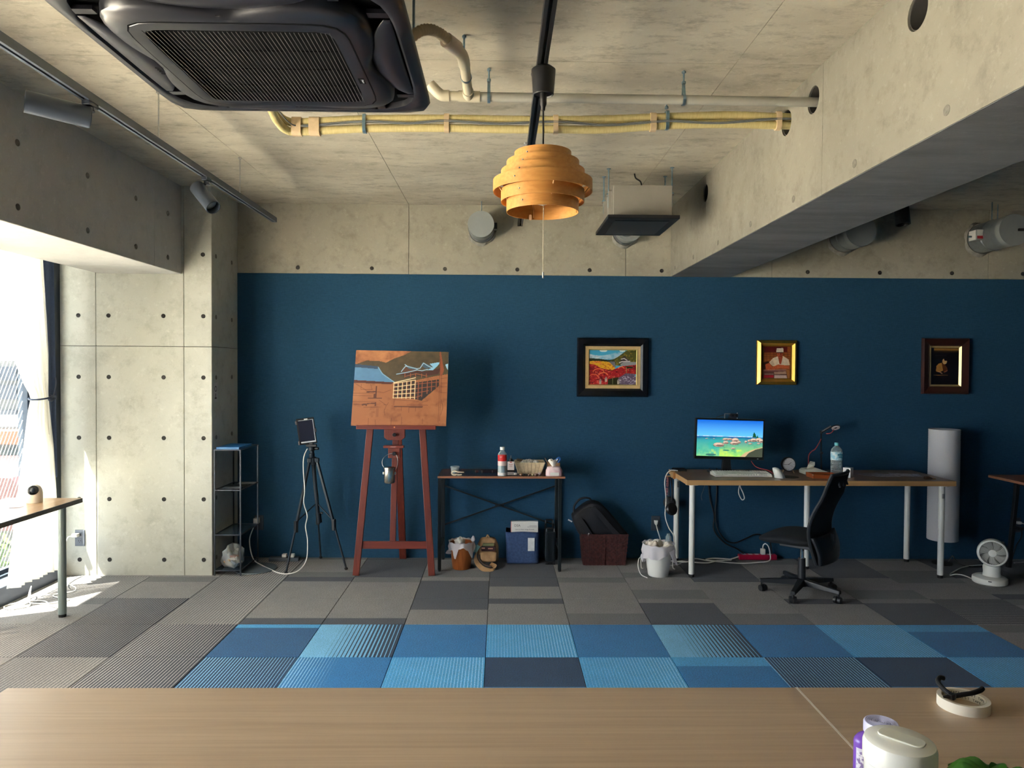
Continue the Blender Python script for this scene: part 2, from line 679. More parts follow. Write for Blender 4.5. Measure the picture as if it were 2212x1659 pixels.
def carpet(name, c1, c2=None, edge=None, stripes=None, lines=False, spk=0.46):
    """one tile colourway: c2 fills the end of the tile beyond edge (local y);
    stripes=(colour, duty at -x side, duty at +x side, count)"""
    if name in MATS:
        return MATS[name]
    m, nt, b = newmat(name)
    tc = nt.nodes.new('ShaderNodeTexCoord')
    sp = nt.nodes.new('ShaderNodeSeparateXYZ')
    nt.links.new(tc.outputs['Object'], sp.inputs[0])
    x, y = sp.outputs['X'], sp.outputs['Y']
    c = lin(c1)
    if edge is not None:
        f = ramp(nt, y, edge-0.004, edge+0.004)
        c = mixc(nt, f, lin(c1), lin(c2))
    if stripes:
        sc, d0, d1, cnt = stripes
        fr = math_n(nt, 'FRACT', math_n(nt, 'MULTIPLY', math_n(nt, 'ADD', x, 0.25), cnt/0.5))
        mr = nt.nodes.new('ShaderNodeMapRange')
        mr.inputs['From Min'].default_value = -0.25
        mr.inputs['From Max'].default_value = 0.25
        mr.inputs['To Min'].default_value = d0
        mr.inputs['To Max'].default_value = d1
        nt.links.new(x, mr.inputs['Value'])
        c = mixc(nt, math_n(nt, 'LESS_THAN', fr, mr.outputs['Result']), c, lin(sc))
    if lines:
        fr = math_n(nt, 'FRACT', math_n(nt, 'MULTIPLY', y, 90.0))
        c = mixc(nt, math_n(nt, 'MULTIPLY', math_n(nt, 'LESS_THAN', fr, 0.35), 0.35), c, (0.01, 0.02, 0.03, 1))
    sn = noise(nt, tc.outputs['Object'], 130.0, 3, 0.75)
    k = ramp(nt, sn, 0.3, 0.7)
    big = noise(nt, tc.outputs['Object'], 9.0, 3, 0.6)
    lo = mixc(nt, 1.0, c, c)
    dk = nt.nodes.new('ShaderNodeMix')
    dk.data_type = 'RGBA'
    dk.blend_type = 'MULTIPLY'
    dk.inputs[0].default_value = 1.0
    nt.links.new(lo, dk.inputs[6])
    v = math_n(nt, 'ADD', math_n(nt, 'MULTIPLY', k, 2*spk), math_n(nt, 'ADD', math_n(nt, 'MULTIPLY', big, 0.3), 0.85-spk))
    cb = nt.nodes.new('ShaderNodeCombineColor')
    for i in range(3):
        nt.links.new(v, cb.inputs[i])
    nt.links.new(cb.outputs[0], dk.inputs[7])
    nt.links.new(dk.outputs[2], b.inputs['Base Color'])
    b.inputs['Roughness'].default_value = 1.0
    b.inputs['Specular IOR Level'].default_value = 0.05
    b.inputs['Sheen Weight'].default_value = 0.15
    bump_to(nt, b, sn, 0.6, 0.004)
    MATS[name] = m
    return m

G1, G2, G3, G4 = (126, 124, 122), (104, 104, 104), (64, 68, 76), (46, 50, 58)
B1, B2, B3, B4 = (64, 156, 214), (26, 114, 176), (14, 84, 134), (4, 52, 88)
CM = {
    'g': carpet('carpet_grey', G1, G2, 0.12),
    'g2': carpet('carpet_grey_banded', G2, G1, -0.05),
    'g3': carpet('carpet_grey_deep_band', G1, G3, 0.14),
    'gd': carpet('carpet_charcoal', G3),
    'gdl': carpet('carpet_charcoal_light_end', G3, G1, 0.16),
    'gdh': carpet('carpet_charcoal_half', G1, G3, 0.02),
    'gs': carpet('carpet_grey_striped', G2, stripes=((158, 154, 150), 0.18, 0.42, 26)),
    'gsd': carpet('carpet_charcoal_striped', G4, stripes=((146, 144, 142), 0.36, 0.2, 30)),
    'gsb': carpet('carpet_charcoal_striped_wide', G4, stripes=((156, 152, 150), 0.5, 0.26, 28)),
    'bl': carpet('carpet_blue_light_striped', B1, stripes=((136, 200, 240), 0.08, 0.34, 30), spk=0.40),
    'bm': carpet('carpet_blue', B2, B3, 0.3),
    'bm2': carpet('carpet_blue_banded', B2, B1, 0.13, lines=False),
    'bd': carpet('carpet_blue_deep_banded', B3, B1, 0.19, lines=True),
    'bn': carpet('carpet_navy', B4, B2, 0.12),
    'bs': carpet('carpet_navy_striped', B4, stripes=((128, 184, 220), 0.18, 0.34, 30)),
    'bh': carpet('carpet_blue_half_striped', (20, 48, 76), stripes=((110, 178, 220), 1.25, 0.16, 22), spk=0.36),
    'bll': carpet('carpet_blue_light_plain_side', B2, stripes=((132, 190, 226), 0.5, -0.6, 30), spk=0.40),
}
TX, TY, TS = -0.07, 3.887, 0.5
rowmap = {   # columns counted from the joint at TX; (kind, quarter turns)
    0: {-7: 'g', -6: 'gs', -5: 'gsd', -4: ('gsb', 0), -3: ('bd', 0), -2: ('bh', 0), -1: ('bm', 0), 0: 'bl', 1: ('bm', 2), 2: 'bh', 3: ('bm', 0), 4: 'bl', 5: ('bm2', 0), 6: ('g', 0), 7: 'g2', 8: 'gd'},
    -1: {-7: 'g', -6: 'g2', -5: 'gs', -4: ('gsb', 0), -3: ('bs', 2), -2: 'bll', -1: 'bl', 0: ('bn', 2), 1: 'bl', 2: ('bm2', 0), 3: ('bs', 0), 4: ('bn', 2), 5: 'bl', 6: ('bs', 1), 7: 'g', 8: 'g'},
    -2: {-7: 'g', -6: 'gs', -5: 'g', -4: 'gs', -3: ('bm', 0), -2: 'bl', -1: 'bd', 0: 'bm', 1: 'bs', 2: 'bl', 3: 'bm', 4: 'bl', 5: 'bm2', 6: 'bl', 7: 'g'},
    1: {-7: ('gs', 0), -6: 'g', -5: 'gsd', -4: ('gs', 0), -3: ('g3', 2), -2: ('g3', 2), -1: ('gdh', 0), 0: ('g3', 0), 1: ('g2', 0), 2: ('gdl', 0), 3: ('g2', 0), 4: ('g3', 0), 5: ('gdl', 0), 6: ('gsd', 1), 7: 'g', 8: 'g2'},
    2: {-7: 'gs', -6: ('gs', 0), -5: 'g', -4: ('gs', 0), -3: ('g3', 0), -2: ('g', 0), -1: ('gdl', 0), 0: ('gdh', 0), 1: ('g', 0), 2: ('g2', 0), 3: ('g3', 0), 4: ('g2', 2), 5: ('g2', 0), 6: 'g', 7: ('g3', 2), 8: 'gd'},
    3: {-7: 'gs', -6: 'g', -5: 'g', -4: 'gs', -3: ('g', 2), -2: 'gd', -1: ('g2', 0), 0: 'gd', 1: ('g', 0), 2: ('g', 2), 3: 'gd', 4: 'g', 5: 'gd', 6: 'g2', 7: 'gd', 8: 'gd'},
}
tile_meshes = {}
def tile_mesh(w, d, ox, oy, m):
    key = (round(w, 3), round(d, 3), round(ox, 3), round(oy, 3), m.name)
    if key not in tile_meshes:
        mb = MB()
        g, t = 0.0009, 0.0022
        x0, x1, y0, y1 = ox-w/2+g, ox+w/2-g, oy-d/2+g, oy+d/2-g
        mb.add([(x0, y0, -0.006), (x1, y0, -0.006), (x1, y1, -0.006), (x0, y1, -0.006),
                (x0, y0, -t), (x1, y0, -t), (x1, y1, -t), (x0, y1, -t),
                (x0+t, y0+t, 0), (x1-t, y0+t, 0), (x1-t, y1-t, 0), (x0+t, y1-t, 0)],
               [(0, 1, 5, 4), (1, 2, 6, 5), (2, 3, 7, 6), (3, 0, 4, 7), (4, 5, 9, 8), (5, 6, 10, 9), (6, 7, 11, 10), (7, 4, 8, 11), (8, 9, 10, 11)])
        me = mesh_from('carpet_tile', mb)
        me.materials.append(m)
        tile_meshes[key] = me
    return tile_meshes[key]
for j in range(-6, 5):
    for i in range(-7, 11):
        ent = rowmap.get(j, {}).get(i)
        if ent is None:
            ent = (random.choice(['g', 'g2', 'g3', 'g', 'gdl']), random.choice([0, 2]))
            if j == 4:
                ent = ('g2' if i not in (-2, 0, 3, 5, 7) else 'gd', 0)
        kind, q = ent if isinstance(ent, tuple) else (ent, 0)
        x0, x1 = max(TX+i*TS, XW+0.05), min(TX+(i+1)*TS, XR)
        y0, y1 = TY+j*TS, min(TY+(j+1)*TS, W)
        if x1-x0 < 0.02 or y1-y0 < 0.02:
            continue
        cx, cy = TX+(i+0.5)*TS, TY+(j+0.5)*TS
        w, d, ox, oy = x1-x0, y1-y0, (x0+x1)/2-cx, (y0+y1)/2-cy
        for _ in range(q):
            w, d, ox, oy = d, w, oy, -ox
        o = bpy.data.objects.new('carpet_tile', tile_mesh(w, d, ox, oy, CM[kind]))
        COL.objects.link(o)
        o.parent = floor
        o.location = (cx, cy, 0)
        o.rotation_euler = (0, 0, q*PI/2)

# ---- tie holes shared meshes -------------------------------------------------
def tie_mesh(name, r, m1, m2):
    mb = MB().lathe([(r, 0), (r, 0.0012), (r*0.86, 0.0016), (r*0.55, 0.0009), (0, 0.0009)], 16)
    me = mesh_from(name, mb)
    me.materials.append(m1)
    return me
tie_dark = tie_mesh('tie_hole', 0.016, hole_m, hole_m)
tie_plug = tie_mesh('tie_plug', 0.017, plug_m, plug_m)
def tie(parent, p, nrm, dark=True):
    o = bpy.data.objects.new('tie_hole' if dark else 'tie_plug', tie_dark if dark else tie_plug)
    COL.objects.link(o)
    o.parent = parent
    o.location = p
    o.rotation_euler = Vector(nrm).to_track_quat('Z', 'Y').to_euler()

def boolcut(obj, cutters):
    for c in cutters:
        md = obj.modifiers.new('cut', 'BOOLEAN')
        md.object = c
        md.operation = 'DIFFERENCE'
        md.solver = 'EXACT'
    dg = bpy.context.evaluated_depsgraph_get()
    dg.update()
    me = bpy.data.meshes.new_from_object(obj.evaluated_get(dg))
    obj.modifiers.clear()
    obj.data = me
    for c in cutters:
        bpy.data.objects.remove(c)

# ---- back wall ---------------------------------------------------------------
def fabric_wall():
    m, nt, b = newmat('blue_woven_wallcovering')
    geo = nt.nodes.new('ShaderNodeNewGeometry')
    def st(s):
        mp = nt.nodes.new('ShaderNodeMapping')
        mp.inputs['Scale'].default_value = s
        nt.links.new(geo.outputs['Position'], mp.inputs['Vector'])
        return mp.outputs[0]
    a = noise(nt, st((30, 30, 420)), 1.0, 3, 0.6)
    c_ = noise(nt, st((420, 420, 30)), 1.0, 3, 0.6)
    wv = math_n(nt, 'ADD', math_n(nt, 'MULTIPLY', a, 0.5), math_n(nt, 'MULTIPLY', c_, 0.5))
    f = ramp(nt, wv, 0.35, 0.65)
    c = mixc(nt, f, lin((31, 66, 92)), lin((45, 87, 116)))
    big = ramp(nt, noise(nt, geo.outputs['Position'], 1.1, 3), 0.3, 0.7)
    c = mixc(nt, math_n(nt, 'MULTIPLY', big, 0.25), c, lin((33, 68, 94)))
    nt.links.new(c, b.inputs['Base Color'])
    b.inputs['Roughness'].default_value = 0.9
    b.inputs['Specular IOR Level'].default_value = 0.2
    bump_to(nt, b, wv, 0.5, 0.002)
    return m
wall_back = struct('wall_back', MB().box(-2.13, XR, W, W+0.12, -0.006, 2.31), fabric_wall(), label='navy blue woven wall covering below a concrete band')
xs = [-2.13, -0.749, 1.017, 2.217, 4.007, 5.8, XR]
for a, b in zip(xs[:-1], xs[1:]):
    mk('concrete_panel', MB().box(a+0.0015, b-0.0015, W+0.004, W+0.12, 2.311, CZ+0.03), conc_wall, wall_back, bevel=0.002, seg=1)
mk('joint_backing', MB().box(-2.13, XR, W+0.012, W+0.14, 2.30, CZ+0.03), joint_m, wall_back)
for k, x in enumerate([-1.645, -1.047, -0.455, 0.133, 0.722, 1.312, 2.511, 3.107, 3.705, 4.293, 4.89, 5.49]):
    tie(wall_back, (x, W+0.004, 2.357), (0, -1, 0))

# ---- column at the left end --------------------------------------------------
YC = 5.42
wall_left = struct('wall_left', MB().box(XW-0.2, -2.14, YC+0.012, W+0.12, -0.006, CZ+0.03), joint_m, label='exposed concrete column wall with tie holes beside the window')
for (a, b) in ((XW-0.2, -2.978), (-2.978, -2.334), (-2.334, -2.13)):
    for (z0, z1) in ((-0.006, 1.698), (1.698, CZ+0.03)):
        mk('concrete_panel', MB().box(a+0.0015, b-(0.0015 if b < -2.2 else 0), YC, W+0.1 if b > -2.2 else YC+0.05, z0+0.0015, z1-0.0015), conc_col, wall_left, bevel=0.003, seg=1)
for x in (-3.105, -2.885, -2.484, -2.192):
    for z in (0.117, 0.567, 1.021, 1.47, 1.922):
        tie(wall_left, (x, YC, z), (0, -1, 0))
tie(wall_left, (-2.194, YC, 2.375), (0, -1, 0))
for z in (0.117, 0.567, 1.021, 1.47, 1.922, 2.375):
    for y in (5.5, 5.82):
        tie(wall_left, (-2.13, y, z), (1, 0, 0), False)

# ---- ceiling -----------------------------------------------------------------
ceiling = struct('ceiling', MB().box(XW-0.25, XR, YB, W+0.12, CZ+0.008, CZ+0.15), joint_m, label='exposed concrete ceiling slab with formwork joints')
ys = [YB, -2.23, -0.43, 1.37, 3.17, 4.997, W+0.004]
for a, b in zip((-2.36, -1.65, -0.75, 0.15, 1.01), (-1.65, -0.75, 0.15, 1.01, 1.40)):
    for c, d in zip(ys[:-1], ys[1:]):
        mk('concrete_panel', MB().box(a+0.0015, b-0.0015, c+0.0015, d-0.0015, CZ, CZ+0.03), conc_ceil, ceiling)
for a, b in zip((1.86, 2.81, 3.71, 4.61, 5.51), (2.81, 3.71, 4.61, 5.51, XR)):
    for c, d in zip(ys[:-1], ys[1:]):
        mk('concrete_panel', MB().box(a+0.0015, b-0.0015, c+0.0015, d-0.0015, CZ, CZ+0.03), conc_ceil, ceiling)

# ---- beam on the right, with pipe sleeves ------------------------------------
beam_r = struct('ceiling_beam', MB().box(1.392, 1.868, YB, W, 2.317, CZ+0.01), joint_m, label='concrete ceiling beam with round sleeve holes')
yj = [YB, -0.45, 1.35, 3.15, 4.94, W+0.002]
sleeves = [(2.437, 2.748), (3.247, 2.753), (3.552, 2.753), (4.953, 2.75)]
def cutter(y, z, r=0.06, x0=1.3, x1=1.95):
    return mk('cutter', MB().cyl((x0, y, z), (x1, y, z), r, n=28), joint_m)
boolcut(beam_r, [cutter(y, z) for y, z in sleeves])
for a, b in zip(yj[:-1], yj[1:]):
    o = mk('concrete_panel', MB().box(1.385, 1.875, a+0.001, b-0.001, 2.31, CZ+0.01), conc_beam, beam_r)
    cs = [cutter(y, z) for y, z in sleeves if a-0.07 < y < b+0.07]
    # hollow the slab-side so that only a shell stays round the joint core
    if cs:
        boolcut(o, cs)
soff_m = concrete('smooth_soffit_shaded', (112, 114, 116), (96, 98, 101), (126, 127, 127), 77.0, (0.7, 3.0, 1), 0.9)  # smooth formed underside; shade and cool bounce light put into its grey
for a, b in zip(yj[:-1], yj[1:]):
    mk('soffit_shade_panel', MB().box(1.389, 1.871, a+0.001, b-0.001, 2.3085, 2.3105), soff_m, beam_r)
for y in (-1.3, -0.7, -0.1, 0.5, 1.1, 1.67, 2.266, 2.857, 3.454, 4.049, 4.653, 5.25, 5.8):
    tie(beam_r, (1.385, y, 2.362), (-1, 0, 0), False)
for y, z in sleeves:
    mk('sleeve_rim', MB().lathe([(0.0585, 0), (0.0585, 0.478), (0.0545, 0.478), (0.0545, 0)], 28, (1.392, y, z), Matrix.Rotation(PI/2, 3, 'Y'), close=True), M('sleeve_card_dark', (70, 68, 66), 0.8), beam_r, smooth=True)

# ---- beam over the window ----------------------------------------------------
beam_l = struct('window_beam', MB().box(-2.948, -2.357, YB, 5.418, 2.238, CZ+0.01), joint_m, label='concrete beam running above the window')
for a, b in zip([YB, -0.4, 1.4, 3.2, 5.0], [-0.4, 1.4, 3.2, 5.0, 5.42]):
    mk('concrete_panel', MB().box(-2.955, -2.35, a+0.001, b-0.001, 2.231, CZ+0.01), conc_lbeam, beam_l, bevel=0.003, seg=1)
for y in (-0.6, 0.0, 0.6, 1.2, 1.8, 2.4, 3.0, 3.6, 4.2, 4.75, 5.2):
    for z in (2.32, 2.63):
        tie(beam_l, (-2.35, y, z), (1, 0, 0), False)

# ---- window wall on the left -------------------------------------------------
alu = M('anodised_aluminium_grey', (92, 100, 112), 0.4, 0.35, var=0.08, spec=0.5)
alu_d = M('anodised_aluminium_dark', (46, 56, 68), 0.4, 0.3, var=0.1)
pane_m = glassmat('window_glass', (236, 244, 244), 0.02, 0.03, 0.22)
pane_f = glassmat('wired_glass_dimming', (226, 238, 238), 0.02, 0.03, 0.22, film=(214, 217, 219))  # tint added to this pane alone to dim sun and street view
wire_m = M('wire_in_glass', (238, 238, 234), 0.6)
win = struct('window_1', MB().box(-3.50, -3.20, YB, 5.40, -0.006, 0.12), alu, bevel=0.004, label='tall aluminium framed wired glass window along the left side')
mk('sill_track', MB().box(-3.44, -3.40, YB, 5.34, 0.12, 0.15).box(-3.36, -3.34, YB, 5.34, 0.12, 0.135), alu_d, win)
mk('jamb', MB().box(-3.46, -3.25, 5.335, 5.42, 0.12, 2.62), alu, win)
mk('jamb_edge', MB().box(-3.262, -3.238, 5.325, 5.42, 0.0, 2.62), alu_d, win)
mk('head', MB().box(-3.46, -3.30, YB, 5.34, 2.50, 2.62), alu, win)
mk('soffit_box', MB().box(-3.6, -2.95, YB, 5.42, 2.62, 2.72), conc_beam, win)
mk('lintel', MB().box(-3.6, -3.46, YB, 5.5, 2.5, 3.0), conc_beam, win)
muls = [5.28, 4.02, 2.75, 1.48, 0.2]
for y in muls:
    mk('mullion', MB().box(-3.44, -3.37, y-0.028, y+0.028, 0.12, 2.5), alu_d, win, bevel=0.003)
for y0, y1 in zip(muls[1:], muls[:-1]):
    mk('pane', MB().box(-3.408, -3.402, y0+0.026, y1-0.026, 0.13, 2.51), pane_f if y1 > 5 else pane_m, win)
mk('solid_bay', MB().box(-3.46, -3.25, YB, 0.17, 0.12, 2.62), conc_wall, win)
wm = MB()
y0, y1, z0, z1 = muls[1]+0.03, muls[0]-0.03, 0.15, 2.5
for sgn, st in ((1, 0.034),):
    c = -4.0
    while c < 8.0:
        # z = 1.75*sgn*(y-y0)+c clipped to the pane
        pts = []
        for y in (y0, y1):
            pts.append((y, 1.75*sgn*(y-y0)+c))
        (ya, za), (yb, zb) = pts
        ts = []
        t0, t1 = 0.0, 1.0
        dz = zb-za
        for lim, s_ in ((z0, 1), (z1, -1)):
            tt = (lim-za)/dz
            if (dz > 0) == (s_ > 0):
                t0 = max(t0, tt)
            else:
                t1 = min(t1, tt)
        if t1 > t0+0.001:
            p = lambda t: (-3.405, ya+(yb-ya)*t, za+dz*t)
            wm.cyl(p(t0), p(t1), 0.0019, n=5, cap=False)
        c += st*2.0
o = mk('wire_mesh', wm, wire_m, win)
o['kind'] = 'stuff'
# walls out of frame behind and to the right of the camera
struct('wall_right', MB().box(XR, XR+0.1, YB, W+0.12, -0.12, CZ+0.15), wall_back.data.materials[0], label='blue covered wall on the right beyond the frame')
struct('wall_front', MB().box(XW-0.3, XR+0.1, YB-0.1, YB, -0.12, CZ+0.15), wall_back.data.materials[0], label='blue covered wall behind the camera')

# ---- curtain -----------------------------------------------------------------
cur_m = sheer('curtain_voile', (242, 239, 230), 0.5, 0.36)
cur_m2 = sheer('curtain_voile_blocking', (240, 236, 224), 0.5, 0.04)  # made nearly opaque so the out-of-frame curtains block the sun
def interp(tab, z):
    for (za, a), (zb, b) in zip(tab[:-1], tab[1:]):
        if za >= z >= zb:
            t = (za-z)/(za-zb)
            t = t*t*(3-2*t) if False else t
            return a+(b-a)*t
    return tab[-1][1]
def curtain_mesh(L, R, zt, zb, folds, amp, xc, seed):
    rr = random.Random(seed)
    ph = [rr.uniform(0, 6.28) for _ in range(6)]
    def fn(u, v):
        z = zt+(zb-zt)*v
        yl, yr = interp(L, z), interp(R, z)
        wdt = yr-yl
        a = amp*min(1.0, 0.35+wdt*1.2)
        w_ = u + 0.015*math.sin(5*u+ph[0])
        x = xc + a*math.sin(2*PI*folds*w_+ph[1]) + 0.3*a*math.sin(2*PI*folds*2.3*w_+ph[2]+2*v)
        return (x, yl+wdt*u + 0.006*math.sin(40*u+ph[3]), z)
    return MB().grid(fn, 150, 70)
cur = thing('tied_curtain', 'cream sheer curtain tied back beside the window jamb', 'curtain', (-3.1, 4.95, 0.13))
Lc = [(2.6, 4.43), (2.25, 4.50), (1.86, 4.60), (1.60, 4.74), (1.43, 4.83), (1.34, 4.90), (1.25, 4.87), (1.03, 4.83), (0.68, 4.76), (0.13, 4.66)]
Rc = [(2.6, 4.95), (2.25, 4.965), (1.61, 5.03), (1.34, 5.03), (1.0, 5.085), (0.6, 5.12), (0.13, 5.155)]
mk('drape', curtain_mesh(Lc, Rc, 2.6, 0.13, 9, 0.035, -3.1, 3), cur_m, cur, smooth=True, angle=180)
cur_dm = M('blackout_slate_blue', (74, 88, 116), 0.9, var=0.12, scale=60, bump=0.2)
cd = thing('blackout_curtain', 'slate blue blackout curtain bunched between the cream curtain and the jamb', 'curtain', (-3.19, 5.12, 0.75))
mk('drape', curtain_mesh([(2.6, 4.98), (0.75, 5.03)], [(2.6, 5.27), (0.75, 5.30)], 2.6, 0.75, 5, 0.018, -3.19, 8), cur_dm, cd, smooth=True, angle=180)
cord_m = M('tieback_cord_navy', (52, 62, 82), 0.7)
tb = thing('curtain_tieback', 'dark blue cord tieback gathering the cream curtain', 'tieback', (-3.1, 4.97, 1.33))
ring = [(-3.1+0.062*math.cos(a), 4.965+0.078*math.sin(a), 1.335+0.012*math.sin(a)) for a in [2*PI*k/20 for k in range(20)]]
mk('loop', MB().tube(ring, 0.006, 8, closed=True), cord_m, tb, smooth=True)
mk('cord', MB().tube(spline([(-3.06, 5.03, 1.335), (-3.09, 5.1, 1.36), (-3.15, 5.22, 1.44), (-3.235, 5.325, 1.50)], 8), 0.006, 8), cord_m, tb, smooth=True)
mk('knot', MB().ball((-3.045, 4.99, 1.325), (0.016, 0.026, 0.018)).ball((-3.05, 5.03, 1.335), (0.015, 0.024, 0.017)), cord_m, tb, smooth=True)
wp = M('white_plastic', (232, 231, 226), 0.35, var=0.04)
hk = thing('curtain_hook', 'white plastic hook on the window jamb holding the curtain tieback', 'hook', (-3.25, 5.325, 1.46))
mk('hook_plate', MB().box(-3.275, -3.235, 5.316, 5.334, 1.46, 1.55), wp, hk, bevel=0.003)
mk('hook_arm', MB().tube(spline([(-3.255, 5.316, 1.50), (-3.255, 5.29, 1.49), (-3.255, 5.275, 1.505), (-3.255, 5.278, 1.53)], 6), 0.005, 8), wp, hk, smooth=True)
# second length of denser voile, hanging straight just outside the frame
c2 = thing('hanging_curtain', 'cream sheer curtain hanging straight at the left edge of the photograph', 'curtain', (-3.1, 3.9, 0.13))
mk('drape', curtain_mesh([(2.6, 3.72), (0.13, 3.74)], [(2.6, 4.40), (0.13, 4.46)], 2.6, 0.13, 7, 0.035, -3.12, 5), cur_m2, c2, smooth=True, angle=180)
c3 = thing('hanging_curtain', 'unseen cream curtain added to bound the sun slit, nearer than the frame edge', 'curtain', (-3.1, 3.0, 0.13))  # unseen; added so the gap beside it lets a sun slit through
mk('drape', curtain_mesh([(2.6, 2.5), (0.13, 2.5)], [(2.6, 3.45), (0.13, 3.45)], 2.6, 0.13, 9, 0.035, -3.12, 6), cur_m2, c3, smooth=True, angle=180)
rail = struct('trim_1', MB().box(-3.12, -3.09, YB, 5.4, 2.595, 2.62), wp, label='white curtain rail in the window recess')

# ---- what the window looks out on --------------------------------------------
outg = M('street_asphalt_pale', (228, 222, 208), 0.9, var=0.1, scale=0.6)
struct('street_ground', MB().box(-120, XW-0.6, -60, 120, -7.2, -7.0), outg, label='pale street far below the window')
wht = M('render_grey_white', (70, 70, 69), 0.8, var=0.06, scale=1.5)
teal = M('facade_teal', (20, 40, 42), 0.6, var=0.2, scale=2)
orange = M('awning_orange', (104, 60, 20), 0.7)
redb = M('fence_red_brown', (60, 20, 17), 0.7, var=0.2)
redr = M('roof_red', (66, 22, 20), 0.7, var=0.2, scale=4)
navyw = M('window_dark_blue', (12, 20, 34), 0.25)
leafm = M('shrub_green', (76, 92, 26), 0.8, col2=(42, 60, 16), scale=6)
bld = thing('office_block', 'teal and white office block seen through the wired window', 'building', (-15.6, 22, -7))
mk('wall', MB().box(-20, -12.6, 22, 30, -7, 1.7), wht, bld)
for zz in (-0.2, 0.55, 1.1):
    for xx in np.arange(-19.6, -12.9, 0.9):
        mk('window', MB().box(xx, xx+0.7, 21.93, 22.02, zz, zz+0.42), navyw if (int(xx*10) % 3) else teal, bld)
mk('band', MB().box(-20, -12.6, 21.9, 22.02, -0.75, -0.35), teal, bld)
aw = thing('shop_house', 'white house with an orange awning seen through the window', 'building', (-10.6, 14.5, -7))
mk('wall', MB().box(-13.5, -8.7, 14.5, 18, -7, 0.35), wht, aw)
mk('awning', MB().box(-12.4, -9.0, 14.0, 14.52, 0.05, 0.30), orange, aw)
for k in range(4):
    mk('window', MB().box(-12.2+k*0.8, -11.6+k*0.8, 14.46, 14.53, -0.55, -0.1), teal, aw)
hs = thing('red_roof_house', 'low house with a red roof behind green shrubs outside', 'building', (-8.6, 10.6, -7))
mk('wall', MB().box(-10.6, -6.7, 11.4, 13.6, -7, -0.9), wht, hs)
mk('roof', MB().prism([(-10.9, -0.95), (-6.4, -0.95), (-7.4, -0.15), (-9.9, -0.15)], 11.1, 13.9, 'xz'), redr, hs)
def shrub(name, c, r, label):
    mb = MB()
    for k in range(420):
        a, b_ = random.uniform(0, 2*PI), random.uniform(-0.6, 1)
        q = Vector(c) + Vector((r[0]*math.cos(a)*math.sqrt(1-b_*b_), r[1]*math.sin(a)*math.sqrt(1-b_*b_), r[2]*b_))*random.uniform(0.75, 1.05)
        d = Vector((random.uniform(-1, 1), random.uniform(-1, 1), random.uniform(-0.5, 1))).normalized()
        s_ = random.uniform(0.05, 0.1)
        e = d.orthogonal().normalized()*s_*0.45
        mb.add([tuple(q-d*s_), tuple(q+e), tuple(q+d*s_), tuple(q-e)], [(0, 1, 2, 3)])
    t = thing(name, label, 'shrub', (c[0], c[1], -7))
    mk('foliage', mb, leafm, t)
    mk('stem', MB().cyl((c[0], c[1], -7), (c[0], c[1], c[2]), 0.06, 0.03), M('bark', (96, 80, 62), 0.9), t)
shrub('leafy_shrub', (-7.0, 9.6, -1.15), (0.9, 0.6, 0.5), 'yellow green shrub seen through the window above the white railing')
shrub('leafy_shrub', (-9.4, 10.3, -1.3), (0.8, 0.6, 0.45), 'darker shrub at the left edge of the window view')
rl = thing('street_railing', 'white street railing below the shrubs outside the window', 'railing', (-6.6, 8.8, -7))
mk('top_rail', MB().box(-9, -4.9, 8.75, 8.85, -1.62, -1.5), wht, rl)
for xx in np.arange(-8.9, -4.9, 0.5):
    mk('post', MB().box(xx, xx+0.06, 8.77, 8.83, -7, -1.6), wht, rl)
fn = thing('red_fence', 'red brown board fence low outside the window', 'fence', (-6.2, 7.9, -7))
for xx in np.arange(-8.2, -4.4, 0.25):
    mk('board', MB().box(xx, xx+0.235, 7.9, 7.95, -7, -1.75), redb, fn)
lw_ = thing('garden_wall', 'pale low garden wall under the red fence outside', 'wall', (-6, 7.0, -7))
mk('coping', MB().box(-8, -4.3, 6.9, 7.2, -2.35, -2.2), wht, lw_)
mk('face', MB().box(-8, -4.3, 6.95, 7.15, -7, -2.35), M('garden_wall_grey', (90, 88, 82), 0.9, var=0.2), lw_)

# ================================================================== THINGS ON THE CEILING
black_m = M('black_satin', (26, 27, 30), 0.4, var=0.15)
black_soft = M('black_matte', (22, 23, 26), 0.75, var=0.2, scale=30)
zinc = M('zinc_plated_steel', (150, 172, 184), 0.35, 0.85, col2=(116, 150, 172), scale=30)
steel = M('brushed_steel', (190, 192, 190), 0.3, 0.9, var=0.15, stretch=(1, 1, 8))

# ---- cassette air conditioner ------------------------------------------------
ac_m = M('ac_panel_charcoal', (27, 28, 35), 0.32, var=0.06, scale=3, spec=0.6)
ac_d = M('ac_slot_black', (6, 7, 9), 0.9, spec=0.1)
ac_l = M('ac_louver_charcoal', (34, 34, 42), 0.3, var=0.05, spec=0.6)
ac_bar = M('ac_grille_bar', (96, 94, 90), 0.4, var=0.05)
ac_body = M('ac_body_galvanised', (176, 172, 160), 0.5, 0.2, var=0.1)
AX, AY = -0.735, 2.30
ac = thing('ceiling_air_conditioner', 'black four-way ceiling cassette air conditioner with slatted grille', 'air conditioner', (AX, AY, 2.47))
mk('body', MB().prism(rrect(AX-0.40, AX+0.40, AY-0.40, AY+0.40, 0.05), 2.535, 2.80, 'xy'), ac_body, ac)
def squircle(h, r, bulge=0.0, n=72, pinch=0.0):
    """rounded square outline of half size h; corners pushed out by bulge"""
    pts = []
    for k in range(n):
        a = 2*PI*k/n
        c, s_ = math.cos(a), math.sin(a)
        p = r
        d = h/((abs(c)**p+abs(s_)**p)**(1.0/p))
        d += bulge*(abs(math.sin(2*a))**2.0) - pinch*(abs(math.cos(2*a))**6)
        pts.append((AX+d*c, AY+d*s_))
    return pts
